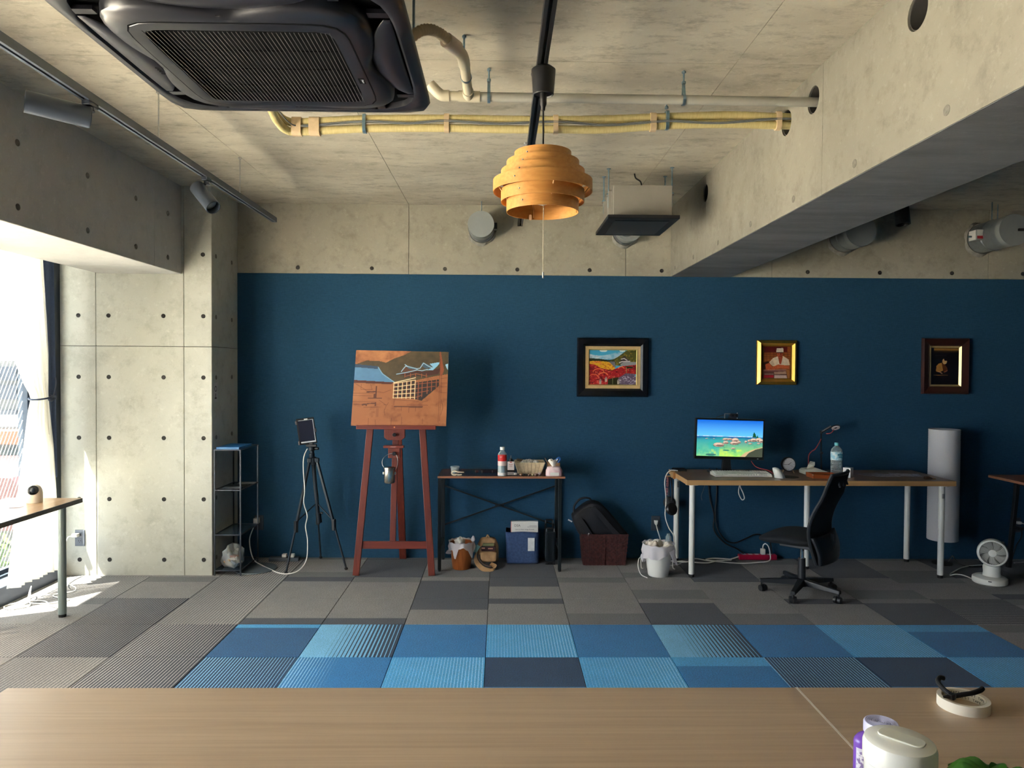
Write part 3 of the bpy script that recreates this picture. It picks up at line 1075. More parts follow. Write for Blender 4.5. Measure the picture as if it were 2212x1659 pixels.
def loft(rings, cap0=False, cap1=False):
    mb = MB()
    n = len(rings[0][0])
    vs, fs = [], []
    for pts, z in rings:
        vs += [(x, y, z) for x, y in pts]
    for i in range(len(rings)-1):
        for k in range(n):
            l = (k+1) % n
            fs.append((i*n+k, i*n+l, (i+1)*n+l, (i+1)*n+k))
    if cap0:
        fs.append(tuple(range(n)))
    if cap1:
        fs.append(tuple(range((len(rings)-1)*n, len(rings)*n)))
    return mb.add(vs, fs)
mk('rim', loft([(squircle(0.470, 14), 2.540), (squircle(0.475, 14), 2.520), (squircle(0.468, 13), 2.508), (squircle(0.440, 8), 2.500), (squircle(0.432, 6), 2.506), (squircle(0.428, 6), 2.536)]), ac_m, ac, smooth=True, angle=50)
mk('outlet_slot', MB().prism(rrect(AX-0.455, AX+0.455, AY-0.455, AY+0.455, 0.09), 2.526, 2.538, 'xy'), ac_d, ac)
mk('deck', loft([(squircle(0.362, 6, 0.012, pinch=0.03), 2.528), (squircle(0.360, 6, 0.012, pinch=0.03), 2.492), (squircle(0.348, 6, 0.012, pinch=0.028), 2.482), (squircle(0.318, 8), 2.4755), (squircle(0.300, 8), 2.474)]), ac_m, ac, smooth=True, angle=50)
mk('intake_frame', loft([(squircle(0.304, 9), 2.476), (squircle(0.302, 9), 2.4725), (squircle(0.270, 12), 2.4715), (squircle(0.2635, 14), 2.4725), (squircle(0.262, 14), 2.502)]), ac_m, ac, smooth=True, angle=50)
mk('seam', loft([(squircle(0.3065, 9), 2.4752), (squircle(0.3065, 9), 2.4738), (squircle(0.303, 9), 2.4738), (squircle(0.303, 9), 2.4752)]), ac_d, ac)
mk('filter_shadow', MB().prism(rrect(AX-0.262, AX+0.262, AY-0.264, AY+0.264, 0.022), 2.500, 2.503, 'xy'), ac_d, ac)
slat = MB().box(-0.0006, 0.0006, -0.259, 0.259, 0, 0.0016)
slat_me = mesh_from('grille_slat', slat)
slat_me.materials.append(ac_bar)
for k in range(43):
    x = -0.257 + 0.514*k/42
    o = bpy.data.objects.new('grille_slat', slat_me)
    COL.objects.link(o)
    o.parent = ac
    o.location = (x, 0, 0.0005)
for y in (-0.13, 0.0, 0.13):
    mk('grille_crossbar', MB().box(AX-0.258, AX+0.258, AY+y-0.001, AY+y+0.001, 2.474, 2.478), ac_d, ac)
for k in range(4):
    ca, sa = math.cos(k*PI/2), math.sin(k*PI/2)
    def fn(u, v, ca=ca, sa=sa):
        s_ = (u-0.5)*2
        L = 0.268*s_
        lens = (1-abs(s_)**2.6)
        y0 = 0.427
        yi = y0 - 0.020 - 0.070*lens
        t = v
        d = y0+(yi-y0)*t
        z = 2.506 - 0.013*math.sin(PI*min(1, t*0.9+0.05))*lens - 0.006*t*lens
        return (AX + L*ca - d*sa, AY + L*sa + d*ca, z)
    mk('louver', MB().grid(fn, 28, 10), ac_l, ac, smooth=True, solid=0.003, angle=60)
    for s_ in (-1, 1):
        L, d = 0.292*s_, 0.398
        mk('slot_bridge', MB().cbox((AX+L*ca-d*sa, AY+L*sa+d*ca, 2.512), (0.028 if k % 2 == 0 else 0.062, 0.062 if k % 2 == 0 else 0.028, 0.012)), ac_m, ac)
tick = M('print_black', (14, 14, 16), 0.6)
for k in range(4):
    mk('direction_mark', MB().cbox((AX-0.345, AY+0.02+0.014*k, 2.4815), (0.012, 0.0035, 0.002), Matrix.Rotation(0.5, 3, 'Z')), tick, ac)
for k in range(3):
    mk('direction_mark', MB().cbox((AX+0.0+0.016*k, AY+0.342, 2.4815), (0.008, 0.004, 0.002)), tick, ac)
mk('direction_mark', MB().cbox((AX-0.02, AY-0.333, 2.480), (0.014, 0.004, 0.002)), tick, ac)
lg = M('print_silver', (176, 184, 190), 0.4)
mk('maker_plate', MB().cbox((AX+0.284, AY+0.075, 2.4712), (0.02, 0.04, 0.001)), ac_d, ac)
mk('maker_mark', MB().cbox((AX+0.286, AY+0.0645, 2.4705), (0.008, 0.0025, 0.0006)).cbox((AX+0.2885, AY+0.067, 2.4705), (0.003, 0.006, 0.0006)).cbox((AX+0.2865, AY+0.073, 2.4705), (0.005, 0.006, 0.0006)).cbox((AX+0.2868, AY+0.080, 2.4705), (0.0045, 0.005, 0.0006)).cbox((AX+0.287, AY+0.0865, 2.4705), (0.0045, 0.005, 0.0006)), lg, ac)
for sx in (-1, 1):
    for sy in (-1, 1):
        mk('hanger_bolt', MB().cyl((AX+sx*0.415, AY+sy*0.36, 2.66), (AX+sx*0.415, AY+sy*0.36, CZ), 0.005, n=8), zinc, ac)

# ---- track rails and spots ---------------------------------------------------
trk_m = M('track_grey', (84, 92, 104), 0.4, 0.3, var=0.06)
trk_b = M('track_black', (24, 25, 28), 0.4, 0.1)
def track(name, label, x, y0, y1, z, rods, m):
    t = thing(name, label, 'track rail', (x, (y0+y1)/2, z))
    h, w = 0.034, 0.036
    mb = MB()
    mb.prism([(x-w/2, z), (x-0.006, z), (x-0.006, z+0.018), (x+0.006, z+0.018), (x+0.006, z), (x+w/2, z), (x+w/2, z+h), (x-w/2, z+h)], y0, y1, 'xz')
    mk('rail', mb, m, t)
    mk('conductor', MB().box(x-0.0058, x+0.0058, y0+0.05, y1-0.05, z+0.012, z+0.0178), black_soft, t)
    mk('end_cap', MB().box(x-w/2-0.001, x+w/2+0.001, y1, y1+0.025, z-0.0005, z+h), m, t, bevel=0.002)
    for y in rods:
        r = mk('suspension_rod', MB().cyl((x, y, z+h), (x, y, CZ), 0.0035, n=8), steel, t)
        mk('ceiling_cup', MB().cyl((x, y, CZ-0.012), (x, y, CZ), 0.011, n=12), steel, r)
    return t
track('track_rail', 'grey lighting track hung on thin rods in front of the window beam', -1.655, -1.5, 5.345, 2.607, (4.667, 3.568, 2.0, 0.3), trk_m)
track('track_rail', 'black lighting track down the middle of the ceiling carrying the wooden pendant', 0.14, -1.5, 5.41, 2.607, (4.3, 3.30, 1.8, 0.3), trk_b)
track('track_rail', 'black lighting track hidden behind the concrete beam', 2.53, 0.5, 5.2, 2.64, (4.3, 2.4), trk_b)
def spot(name, label, anchor, a, b, r, m, neck_top):
    """barrel from a (lens end) to b; hangs from the rail at anchor"""
    t = thing(name, label, 'spotlight', anchor)
    A, B = Vector(a), Vector(b)
    d = (A-B).normalized()
    mk('adapter', MB().cbox((anchor[0], anchor[1], anchor[2]-0.008), (0.032, 0.07, 0.02)), m, t, bevel=0.003)
    nk = mk('neck', MB().cyl((anchor[0], anchor[1], anchor[2]-0.018), (anchor[0], anchor[1], neck_top), 0.014, n=14).cyl((anchor[0], anchor[1], anchor[2]-0.03), (anchor[0], anchor[1], anchor[2]-0.036), 0.018, n=14), m, t, smooth=True)
    mk('arm', MB().tube([(anchor[0], anchor[1], neck_top+0.004), tuple((A+B)/2 + Vector((0, 0, r*0.7)) - d*0.05)], 0.007, 8), m, t, smooth=True)
    q = d.to_track_quat('Z', 'Y').to_matrix()
    L = (A-B).length
    mk('barrel', MB().lathe([(0.0, 0.0), (r*0.93, 0.0), (r, 0.004), (r, L), (r*0.9, L), (r*0.86, L-0.035), (0.0, L-0.035)], 28, b, q), m, t, smooth=True)
    mk('lens', MB().lathe([(r*0.8, 0), (r*0.6, 0.006), (0, 0.010)], 24, tuple(A-d*0.034), q), M('spot_lens', (196, 200, 200), 0.15, 0.4), t, smooth=True)
spot_g = M('spot_grey', (70, 78, 90), 0.35, 0.3, var=0.06)
spot_b = M('spot_black', (20, 20, 23), 0.4)
spot('track_spotlight', 'grey cylinder spotlight aimed sideways at the window on the grey track', (-1.655, 2.98, 2.607), (-1.835, 2.855, 2.566), (-1.655, 2.985, 2.549), 0.043, spot_g, 2.575)
spot('track_spotlight', 'grey cylinder spotlight tilted down near the end of the grey track', (-1.655, 4.14, 2.607), (-1.585, 4.06, 2.425), (-1.705, 4.13, 2.555), 0.041, spot_g, 2.575)
spot('track_spotlight', 'black cylinder spotlight peeking out below the concrete beam', (2.53, 4.6, 2.64), (2.535, 4.58, 2.475), (2.53, 4.6, 2.61), 0.044, spot_b, 2.62)

# ---- wooden pendant ----------------------------------------------------------
ply = woodmat('birch_veneer_amber', (206, 152, 84), (188, 130, 66), (172, 112, 52), 'x', 0.45, 0.8)
def pendant():
    x, y = 0.145, 2.577
    p = thing('pendant_lamp', 'stepped bentwood ring pendant lamp with a pull chain', 'lamp', (x, y, 2.10))
    ad = mk('track_plug', MB().lathe([(0.0, 2.607), (0.030, 2.607), (0.0425, 2.597), (0.0425, 2.59), (0.0365, 2.512), (0.034, 2.509), (0.031, 2.514), (0, 2.516)], 28, (x, y, 0)), black_m, p, smooth=True)
    mk('sticker', MB().grid(lambda u, v: (x+(0.0395-0.0035*v)*math.cos(-0.9+0.75*u)*1.02, y+(0.0395-0.0035*v)*math.sin(-0.9+0.75*u)*1.02, 2.58-0.055*v), 6, 2), M('sticker_paper', (206, 206, 204), 0.6, var=0.4, scale=90), ad)
    mk('cord_grip', MB().lathe([(0.012, 2.52), (0.012, 2.478), (0.008, 2.468), (0.006, 2.455)], 16, (x, y, 0)), black_m, p, smooth=True)
    mk('cord', MB().tube([(x, y, 2.458), (x+0.001, y, 2.38), (x, y, 2.25)], 0.0032, 8), black_m, p, smooth=True)
    rings = [(0.100, 2.268, 2.308), (0.1275, 2.234, 2.276), (0.147, 2.202, 2.244), (0.1745, 2.169, 2.210), (0.1466, 2.134, 2.176), (0.127, 2.099, 2.141)]
    for k, (r, z0, z1) in enumerate(rings):
        o = mk('bent_ring', MB().lathe([(r, z0), (r, z1), (r-0.0022, z1), (r-0.0022, z0)], 72, (x, y, 0), close=True), ply, p, smooth=True)
        a = -PI/2 - 0.62
        mk('rivet', MB().ball((x+(r+0.0005)*math.cos(a), y+(r+0.0005)*math.sin(a), (z0+z1)/2), 0.0028, 8, 6), steel, o, smooth=True)
    wood_in = woodmat('spacer_wood', (206, 160, 100), (180, 128, 70), None, 'x')
    for a in (0.2, 1.77, 3.34, 4.9):
        ca, sa = math.cos(a), math.sin(a)
        pts = [(0.097, 2.30), (0.098, 2.27), (0.124, 2.245), (0.144, 2.215), (0.171, 2.20), (0.144, 2.165), (0.124, 2.135), (0.124, 2.105)]
        mk('spacer', MB().tube([(x+r*ca, y+r*sa, z) for r, z in pts], 0.003, 6), wood_in, p)
    mk('lamp_holder', MB().lathe([(0.0, 2.275), (0.022, 2.27), (0.022, 2.21), (0.018, 2.205), (0.0, 2.205)], 20, (x, y, 0)), black_m, p, smooth=True)
    mk('holder_bar', MB().box(x-0.1, x+0.1, y-0.004, y+0.004, 2.268, 2.276), black_m, p)
    mk('bulb', MB().lathe([(0.012, 2.205), (0.014, 2.19), (0.026, 2.165), (0.028, 2.15), (0.022, 2.13), (0, 2.123)], 20, (x, y, 0)), M('bulb_opal', (236, 232, 222), 0.3), p, smooth=True)
    ch = MB()
    z = 2.19
    while z > 1.885:
        ch.ball((x+0.002, y-0.03, z), 0.0019, 6, 4)
        z -= 0.0046
    c = mk('pull_chain', ch, M('chain_brass', (206, 196, 172), 0.3, 0.8), p, smooth=True)
    mk('chain_pull', MB().lathe([(0.0, 1.888), (0.003, 1.886), (0.0035, 1.866), (0, 1.864)], 10, (x+0.002, y-0.03, 0)), steel, c, smooth=True)
    tg = M('hang_tag_wood', (226, 190, 150), 0.6)
    mk('inner_tag', MB().prism(rrect(x-0.043, x-0.033, 2.096, 2.116, 0.004), y+0.116, y+0.118, 'xz'), tg, p)
pendant()

# ---- pipes -------------------------------------------------------------------
pvc = M('pvc_ivory_grey', (198, 190, 166), 0.4, var=0.06)
pvc2 = M('pvc_grey', (168, 166, 154), 0.45, var=0.06)
hose_m = M('drain_hose_beige', (196, 180, 150), 0.55, var=0.1)
dr = thing('drain_pipe', 'grey plastic drain pipe with elbow and branch running into the beam', 'pipe', (0.55, 3.247, 2.745))
mk('pipe_run', MB().cyl((-0.10, 3.247, 2.748), (1.9, 3.247, 2.742), 0.0205, n=20), pvc2, dr, smooth=True)
mk('tee', MB().cyl((-0.192, 3.247, 2.750), (-0.097, 3.247, 2.748), 0.0245, n=20).cyl((-0.148, 3.25, 2.750), (-0.148, 3.19, 2.752), 0.0245, n=20), pvc, dr, smooth=True)
mk('stub_pipe', MB().cyl((-0.245, 3.247, 2.751), (-0.185, 3.247, 2.750), 0.0205, n=20), pvc, dr, smooth=True)
mk('end_elbow', MB().tube(spline([(-0.232, 3.247, 2.751), (-0.262, 3.247, 2.752), (-0.285, 3.244, 2.766), (-0.316, 3.24, 2.797)], 5), [0.0245]*16, 20), pvc, dr, smooth=True)
mk('branch_pipe', MB().tube(spline([(-0.148, 3.20, 2.752), (-0.149, 3.016, 2.755), (-0.150, 2.90, 2.756), (-0.156, 2.835, 2.758), (-0.170, 2.79, 2.760)], 6), 0.0205, 20), pvc, dr, smooth=True)
mk('elbow', MB().tube(spline([(-0.1505, 2.93, 2.756), (-0.152, 2.875, 2.757), (-0.159, 2.83, 2.758), (-0.176, 2.785, 2.760)], 5), 0.0235, 20), pvc, dr, smooth=True)
mk('hose_socket', MB().cyl((-0.172, 2.787, 2.760), (-0.208, 2.728, 2.764), 0.0275, n=20), M('socket_pinkish_grey', (206, 192, 178), 0.5), dr, smooth=True)
hp = spline([(-0.200, 2.735, 2.763), (-0.225, 2.70, 2.772), (-0.262, 2.665, 2.772), (-0.300, 2.64, 2.752), (-0.345, 2.61, 2.70)], 14)
mk('corrugated_hose', MB().tube(hp, [0.0185+0.0022*math.sin(i*1.9) for i in range(len(hp))], 18), hose_m, dr, smooth=True, angle=180)
def hanger(x, y, zr, label_parent, w=0.013):
    h = MB().cyl((x, y, zr+0.075), (x, y, CZ), 0.004, n=8)
    o = mk('hanger_rod', h, zinc, label_parent)
    mk('hanger_nut', MB().cyl((x, y, CZ-0.012), (x, y, CZ-0.004), 0.009, n=6).cyl((x, y, zr+0.07), (x, y, zr+0.082), 0.009, n=6), zinc, o)
    return o
for x in (-0.058, 0.805):
    hanger(x, 3.247, 2.745, dr)
    st = [(0, 0.075)] + [(0.0225*math.sin(a), -0.0225*math.cos(a)) for a in np.linspace(-2.6, 2.6, 14)] + [(0, 0.075)]
    mk('hanger_strap', MB().grid(lambda u, v, x=x: (x-0.0065+0.013*v, 3.247+st[int(round(u*15))][0], 2.745+st[int(round(u*15))][1]), 15, 1), zinc, dr, solid=0.002)
hanger(-0.152, 2.93, 2.70, dr)
mk('hanger_strap', MB().lathe([(0.0235, -0.007), (0.0235, 0.007), (0.0215, 0.007), (0.0215, -0.007)], 20, (-0.149, 3.05, 2.755), Matrix.Rotation(PI/2, 3, 'X'), close=True), zinc, dr, smooth=True)

ins = M('pipe_insulation_cream', (204, 190, 134), 0.6, col2=(190, 174, 118), scale=30, bump=0.3, stretch=(6, 1, 1))
tape_m = M('vinyl_tape_beige', (206, 182, 146), 0.5, var=0.12, scale=40, bump=0.3)
rf = thing('refrigerant_pipes', 'pair of cream insulated pipes with tape wraps running below the ceiling', 'pipe', (0.2, 3.552, 2.69))
for dz, nm in ((0.023, 'upper'), (-0.021, 'lower')):
    base = [(-1.05, 3.30, 2.735+dz*0.3), (-1.055, 3.46, 2.722+dz*0.7), (-1.03, 3.535, 2.706+dz), (-0.96, 3.552, 2.706+dz), (-0.66, 3.552, 2.724+dz), (-0.266, 3.552, 2.731+dz), (0.0, 3.552, 2.729+dz*1.05), (0.26, 3.552, 2.731+dz), (0.5, 3.552, 2.735+dz*1.1), (0.8, 3.552, 2.754+dz*0.9), (1.1, 3.552, 2.765+dz*0.95), (1.342, 3.552, 2.761+dz*0.9), (1.9, 3.552, 2.755+dz*0.8)]
    base = [(-1.04, 2.70, 2.745+dz*0.2)] + base
    pts = spline(base, 14)
    mk('insulated_pipe', MB().tube(pts, [0.0195+0.0004*math.sin(i*2.1) for i in range(len(pts))], 16), ins, rf, smooth=True, angle=180)
cb = M('cable_grey', (118, 122, 122), 0.5)
for off in (0, 0.006):
    pts = spline([(-1.02, 3.36, 2.72), (-1.0, 3.512, 2.706), (-0.92, 3.530, 2.704+off), (-0.66, 3.530, 2.726+off), (-0.45, 3.528, 2.72+off), (-0.27, 3.528, 2.733+off), (-0.02, 3.526, 2.722+off), (0.26, 3.528, 2.735+off), (0.5, 3.526, 2.722+off), (0.73, 3.528, 2.74+off), (0.82, 3.526, 2.745+off), (1.05, 3.526, 2.738+off), (1.34, 3.528, 2.762+off), (1.6, 3.53, 2.757)], 8)
    mk('control_cable', MB().tube(pts, 0.0032, 8), cb, rf, smooth=True)
for x, z, w in ((-0.985, 2.706, 0.045), (-0.90, 2.708, 0.05), (-0.266, 2.731, 0.024), (0.26, 2.731, 0.024), (0.732, 2.747, 0.028), (1.342, 2.761, 0.024)):
    mk('tape_wrap', MB().prism([(3.552+p[0], z+p[1]) for p in rrect(-0.0265, 0.023, -0.0435, 0.0455, 0.019, 5)], x-w/2, x+w/2, 'yz'), tape_m, rf, smooth=True)
for x, z in ((-0.661, 2.724), (0.80, 2.757)):
    mk('pipe_strap', MB().prism([(3.552+p[0], z+p[1]) for p in rrect(-0.028, 0.0245, -0.0445, 0.0465, 0.02, 5)], x-0.0075, x+0.0075, 'yz'), zinc, rf, smooth=True)
    hanger(x, 3.56, z-0.01, rf)

# ---- wall duct stubs ---------------------------------------------------------
duct_m = M('duct_cover_grey', (150, 156, 156), 0.5, 0.15, var=0.06)
galv = M('galvanised_duct', (146, 154, 158), 0.35, 0.7, var=0.15, scale=20)
seal = M('duct_sealant', (150, 148, 140), 0.8, var=0.3, scale=40, bump=0.6)
def duct(label, x, z, r, L, extras=False):
    t = thing('duct_stub', label, 'duct', (x, W, z-r), group=None)
    q = Matrix.Rotation(PI/2, 3, 'X')
    yf = W+0.004-L
    mk('tube', MB().cyl((x, W+0.004, z), (x, yf+0.015, z), r*0.97, n=36, cap=False), galv, t, smooth=True)
    mk('cap', MB().lathe([(0, 0), (r*0.985, 0), (r, 0.006), (r, 0.05), (r*0.975, 0.052)], 40, (x, yf, z), Matrix.Rotation(-PI/2, 3, 'X')), duct_m, t, smooth=True)
    n = 40
    prof = []
    mb = MB()
    vs, fs = [], []
    for k in range(n):
        a = 2*PI*k/n
        w = 1.12+0.05*math.sin(3*a+1)+0.04*math.sin(7*a)+(0.06 if math.sin(a) < -0.3 else 0)
        for rr_, yy in ((r*0.96, -0.012), (r*1.02, -0.016), (r*w, 0.004)):
            vs.append((x+rr_*math.cos(a), W+yy, z+rr_*math.sin(a)))
    for k in range(n):
        l = (k+1) % n
        for m_ in (0, 1):
            fs.append((3*k+m_, 3*l+m_, 3*l+m_+1, 3*k+m_+1))
    mk('seal', mb.add(vs, fs), seal, t, smooth=True)
    mk('seam_ring', MB().lathe([(r*0.98, 0), (r*1.012, 0.006), (r*0.98, 0.012)], 40, (x, yf+L*0.55, z), Matrix.Rotation(-PI/2, 3, 'X')), galv, t, smooth=True)
    for dx in (0.0,):
        mk('hanger_rod', MB().cyl((x+dx, W-L*0.5, z+r*0.95), (x+dx, W-L*0.5, CZ), 0.004, n=8), zinc, t)
    mk('side_latch', MB().box(x+r*0.93, x+r*1.0+0.022, yf+0.09, yf+0.15, z-0.02, z+0.03), M('latch_dark', (40, 46, 50), 0.5), t, bevel=0.003)
    if extras:
        b = mk('damper_box', MB().box(x-r-0.045, x-r*0.8, W-0.20, W-0.10, z-0.045, z+0.04), duct_m, t, bevel=0.004)
        mk('warning_label', MB().box(x-r-0.0465, x-r-0.045, W-0.19, W-0.11, z-0.04, z+0.035).box(x-r-0.04, x-r*0.85, W-0.2015, W-0.2, z-0.035, z+0.035), M('label_white', (226, 224, 220), 0.6), b)
        mk('warning_stripe', MB().box(x-r-0.04, x-r*0.86, W-0.203, W-0.2015, z-0.035, z-0.012), M('label_red', (176, 40, 52), 0.6), b)
        mk('fuse_bolt', MB().cyl((x-r-0.045, W-0.14, z-0.01), (x-r-0.07, W-0.14, z-0.01), 0.008, n=10), zinc, b)
        mk('hanger_rod', MB().cyl((x-0.10, W-0.28, z+r*0.8), (x-0.10, W-0.28, CZ), 0.004, n=8), zinc, t)
        mk('lever', MB().box(x+0.02, x+0.1, yf-0.02, yf-0.004, z-0.012, z+0.008), black_soft, t, bevel=0.003)
    return t
duct('grey capped duct stub on the concrete band left of the pendant', -0.157, 2.668, 0.103, 0.28)
duct('capped duct stub half hidden behind the flat black fan panel', 1.01, 2.66, 0.103, 0.20)
duct('grey capped duct stub tucked under the beam edge', 2.80, 2.64, 0.122, 0.30)
duct('grey capped duct stub with red and white label at the right edge', 3.935, 2.64, 0.122, 0.40, True)

# ---- ceiling fan box ---------------------------------------------------------
fb_m = M('fan_box_grey', (142, 138, 130), 0.55, 0.1, var=0.06)
fb = thing('ventilation_fan', 'grey ventilation fan box on hanger bolts with a flat black panel', 'fan unit', (0.91, 4.88, 2.50))
mk('housing', MB().box(0.722, 1.10, 4.70, 5.04, 2.512, 2.735), fb_m, fb, bevel=0.003)
mk('side_flange', MB().box(0.712, 0.724, 4.72, 4.735, 2.512, 2.74).box(0.704, 0.722, 4.80, 4.815, 2.512, 2.72).box(0.70, 0.722, 5.0, 5.015, 2.512, 2.70), fb_m, fb)
mk('face_panel', MB().box(0.662, 1.112, 4.535, 5.12, 2.488, 2.512), M('fan_panel_black', (16, 18, 22), 0.5), fb, bevel=0.004)
mk('face_inset', MB().box(0.715, 1.06, 4.60, 5.06, 2.4845, 2.4885), M('fan_panel_inset', (10, 11, 14), 0.35), fb, bevel=0.002)
for x, y in ((0.708, 4.835), (0.705, 5.035), (1.118, 4.79), (1.122, 5.01)):
    b_ = mk('hanger_bolt', MB().cyl((x, y, 2.62), (x, y, CZ), 0.0045, n=8), zinc, fb)
    mk('bolt_nut', MB().cyl((x, y, 2.70), (x, y, 2.712), 0.012, n=6).cyl((x, y, CZ-0.005), (x, y, CZ), 0.014, n=10), zinc, b_)
    s_ = 1 if x < 0.9 else -1
    mk('lug', MB().box(min(x-0.012*s_, x+0.022*s_), max(x-0.012*s_, x+0.022*s_), y-0.014, y+0.014, 2.694, 2.700), fb_m, fb)
mk('power_cable', MB().tube(spline([(0.90, 4.95, CZ), (0.905, 4.93, 2.84), (0.93, 4.88, 2.80), (0.935, 4.86, 2.735)], 8), 0.005, 8), black_soft, fb, smooth=True)
mk('spigot', MB().cyl((0.95, 5.04, 2.64), (0.98, 5.7, 2.655), 0.07, n=24), galv, fb, smooth=True)

# ================================================================== THINGS ALONG THE BACK WALL
white_m = M('white_lacquer', (228, 228, 224), 0.35, var=0.03)
wcord = M('white_cable', (222, 222, 218), 0.45, var=0.03)
bcord = M('black_cable', (18, 18, 21), 0.5)
def cable(name, label, pts, r, m, n=10, cat='cable', ends=None):
    t = single(name, MB().tube(spline(pts, n), r, 8), m, label, cat, smooth=True)
    return t

# ---- wire rack ---------------------------------------------------------------
rack_m = M('rack_black_steel', (58, 62, 70), 0.35, 0.5, var=0.08)
rk = thing('wire_rack', 'narrow black steel rod rack standing against the column side', 'shelf', (-2.02, 5.6, 0))
x0, x1, y0, y1 = -2.108, -1.918, 5.412, 5.795
for x in (x0, x1):
    for y in (y0, y1):
        mk('post', MB().box(x-0.005, x+0.005, y-0.005, y+0.005, 0, 0.94), rack_m, rk, bevel=0.001)
for z in (0.937, 0.638, 0.305, 0.04):
    mk('shelf_frame', MB().box(x0, x1, y0-0.004, y0+0.004, z-0.005, z+0.003).box(x0, x1, y1-0.004, y1+0.004, z-0.005, z+0.003).box(x0-0.004, x0+0.004, y0, y1, z-0.005, z+0.003).box(x1-0.004, x1+0.004, y0, y1, z-0.005, z+0.003), rack_m, rk)
    if z < 0.9:
        mk('shelf_plate', MB().box(x0+0.004, x1-0.004, y0+0.004, y1-0.004, z-0.002, z+0.001), M('rack_glass_shelf', (62, 78, 92), 0.15, var=0.05), rk)
    else:
        mk('shelf_plate', MB().box(x0+0.004, x1-0.004, y0+0.004, y1-0.004, z-0.002, z+0.001), M('rack_top', (40, 46, 54), 0.3), rk)
fo = thing('blue_folder', 'bright blue folder lying on top of the wire rack', 'folder', (-2.01, 5.56, 0.938))
mk('cover', MB().box(-2.098, -1.93, 5.42, 5.70, 0.938, 0.941).box(-2.098, -1.93, 5.42, 5.70, 0.952, 0.955).box(-2.098, -2.094, 5.42, 5.70, 0.941, 0.952), M('folder_blue', (44, 126, 200), 0.4), fo)
mk('pages', MB().box(-2.094, -1.934, 5.423, 5.695, 0.941, 0.952), M('folder_pages', (110, 160, 200), 0.6), fo)
for k, (cx, cy, a, c) in enumerate(((-2.02, 5.52, 0.1, (150, 154, 158)), (-2.0, 5.62, -0.25, (40, 46, 54)), (-1.98, 5.72, 0.2, (180, 184, 186)))):
    single('flyer', MB().cbox((cx, cy, 0.6405+0.0012*k), (0.13, 0.09, 0.001), Matrix.Rotation(a, 3, 'Z')), M('flyer_%d' % k, c, 0.5, var=0.5, scale=60), ['grey printed flyer at the front of the rack middle shelf', 'dark printed flyer in the middle of the rack shelf', 'pale printed flyer at the back of the rack shelf'][k], 'flyer', group='flyers on the rack shelf')
bagm = glassmat('clear_polybag', (206, 212, 214), 0.15, 0.28, 0.5)
pb = thing('plastic_bag', 'clear plastic bag of small packets on the lowest rack shelf', 'bag', (-2.02, 5.52, 0.042))
def lump(c, r, seed, k=0.18, n=18, m=12, flatb=True):
    rr = random.Random(seed)
    ph = [rr.uniform(0, 6.28) for _ in range(8)]
    mb = MB()
    def fn(u, v):
        a, t = 2*PI*u, PI*v
        q = 1 + k*(math.sin(3*a+ph[0])*math.sin(2*t+ph[1]) + 0.6*math.sin(7*a+ph[2]+3*t)*math.sin(t) + 0.4*math.sin(11*t+ph[3]+2*a)*math.sin(t))
        z = r[2]*math.cos(t)*q
        if flatb:
            z = max(z, -r[2]*0.8)
        return (c[0]+r[0]*math.sin(t)*math.cos(a)*q, c[1]+r[1]*math.sin(t)*math.sin(a)*q, c[2]+z)
    return mb.grid(fn, n, m)
mk('film', lump((-2.015, 5.53, 0.115), (0.075, 0.10, 0.090), 4), bagm, pb, smooth=True, angle=180)
for k, c in enumerate(((200, 150, 90), (210, 206, 200), (150, 80, 60), (90, 110, 140), (220, 214, 206))):
    mk('packet', MB().cbox((-2.045+0.018*k, 5.50+0.02*(k % 3), 0.075+0.018*(k % 3)), (0.045, 0.06, 0.022), Matrix.Rotation(0.5*k, 3, 'Z') @ Matrix.Rotation(0.4*(k-2), 3, 'X')), M('packet_%d' % k, c, 0.5, var=0.3, scale=40), pb, bevel=0.003)
single('floor_disc', MB().lathe([(0, 0), (0.155, 0), (0.16, 0.003), (0.158, 0.008), (0, 0.008)], 48, (-1.87, 5.60, 0.0)), M('disc_grey_acrylic', (110, 122, 130), 0.2, var=0.04), 'flat round grey acrylic disc on the floor under the wire rack', 'disc', smooth=True)
out_grey = M('outlet_plate_grey', (104, 110, 120), 0.45, var=0.05)
out_dark = M('outlet_plate_dark', (52, 62, 74), 0.45, var=0.05)
slot_m = M('socket_slot', (24, 26, 30), 0.6)
def outlet(label, x, y, z, m, nrm=(0, -1, 0)):
    t = thing('wall_outlet', label, 'outlet', (x, y, z-0.06))
    mk('plate', MB().box(x-0.036, x+0.036, y-0.007, y, z-0.06, z+0.06), m, t, bevel=0.003)
    for dz in (0.022, -0.022):
        s_ = mk('socket', MB().box(x-0.018, x+0.018, y-0.009, y-0.006, z+dz-0.017, z+dz+0.017), m, t, bevel=0.002)
        mk('slot', MB().box(x-0.009, x-0.006, y-0.0095, y-0.0085, z+dz-0.003, z+dz+0.008).box(x+0.006, x+0.009, y-0.0095, y-0.0085, z+dz-0.003, z+dz+0.008).cyl((x, y-0.0095, z+dz-0.009), (x, y-0.0085, z+dz-0.009), 0.0025, n=8), slot_m, s_)
    return t
outlet('grey wall outlet on the blue wall just behind the wire rack', -1.955, W, 0.285, out_dark)
outlet('grey wall outlet on the concrete column beside the window', -3.10, YC, 0.279, out_grey)
outlet('dark wall outlet on the blue wall left of the white legged desk', 1.282, W, 0.29, out_dark)
outlet('dark wall outlet on the blue wall above the small white fan', 4.277, W, 0.284, out_dark)
ch = thing('phone_charger', 'white charger plug in the outlet behind the wire rack with a long cable', 'charger', (-1.965, 5.91, 0.29))
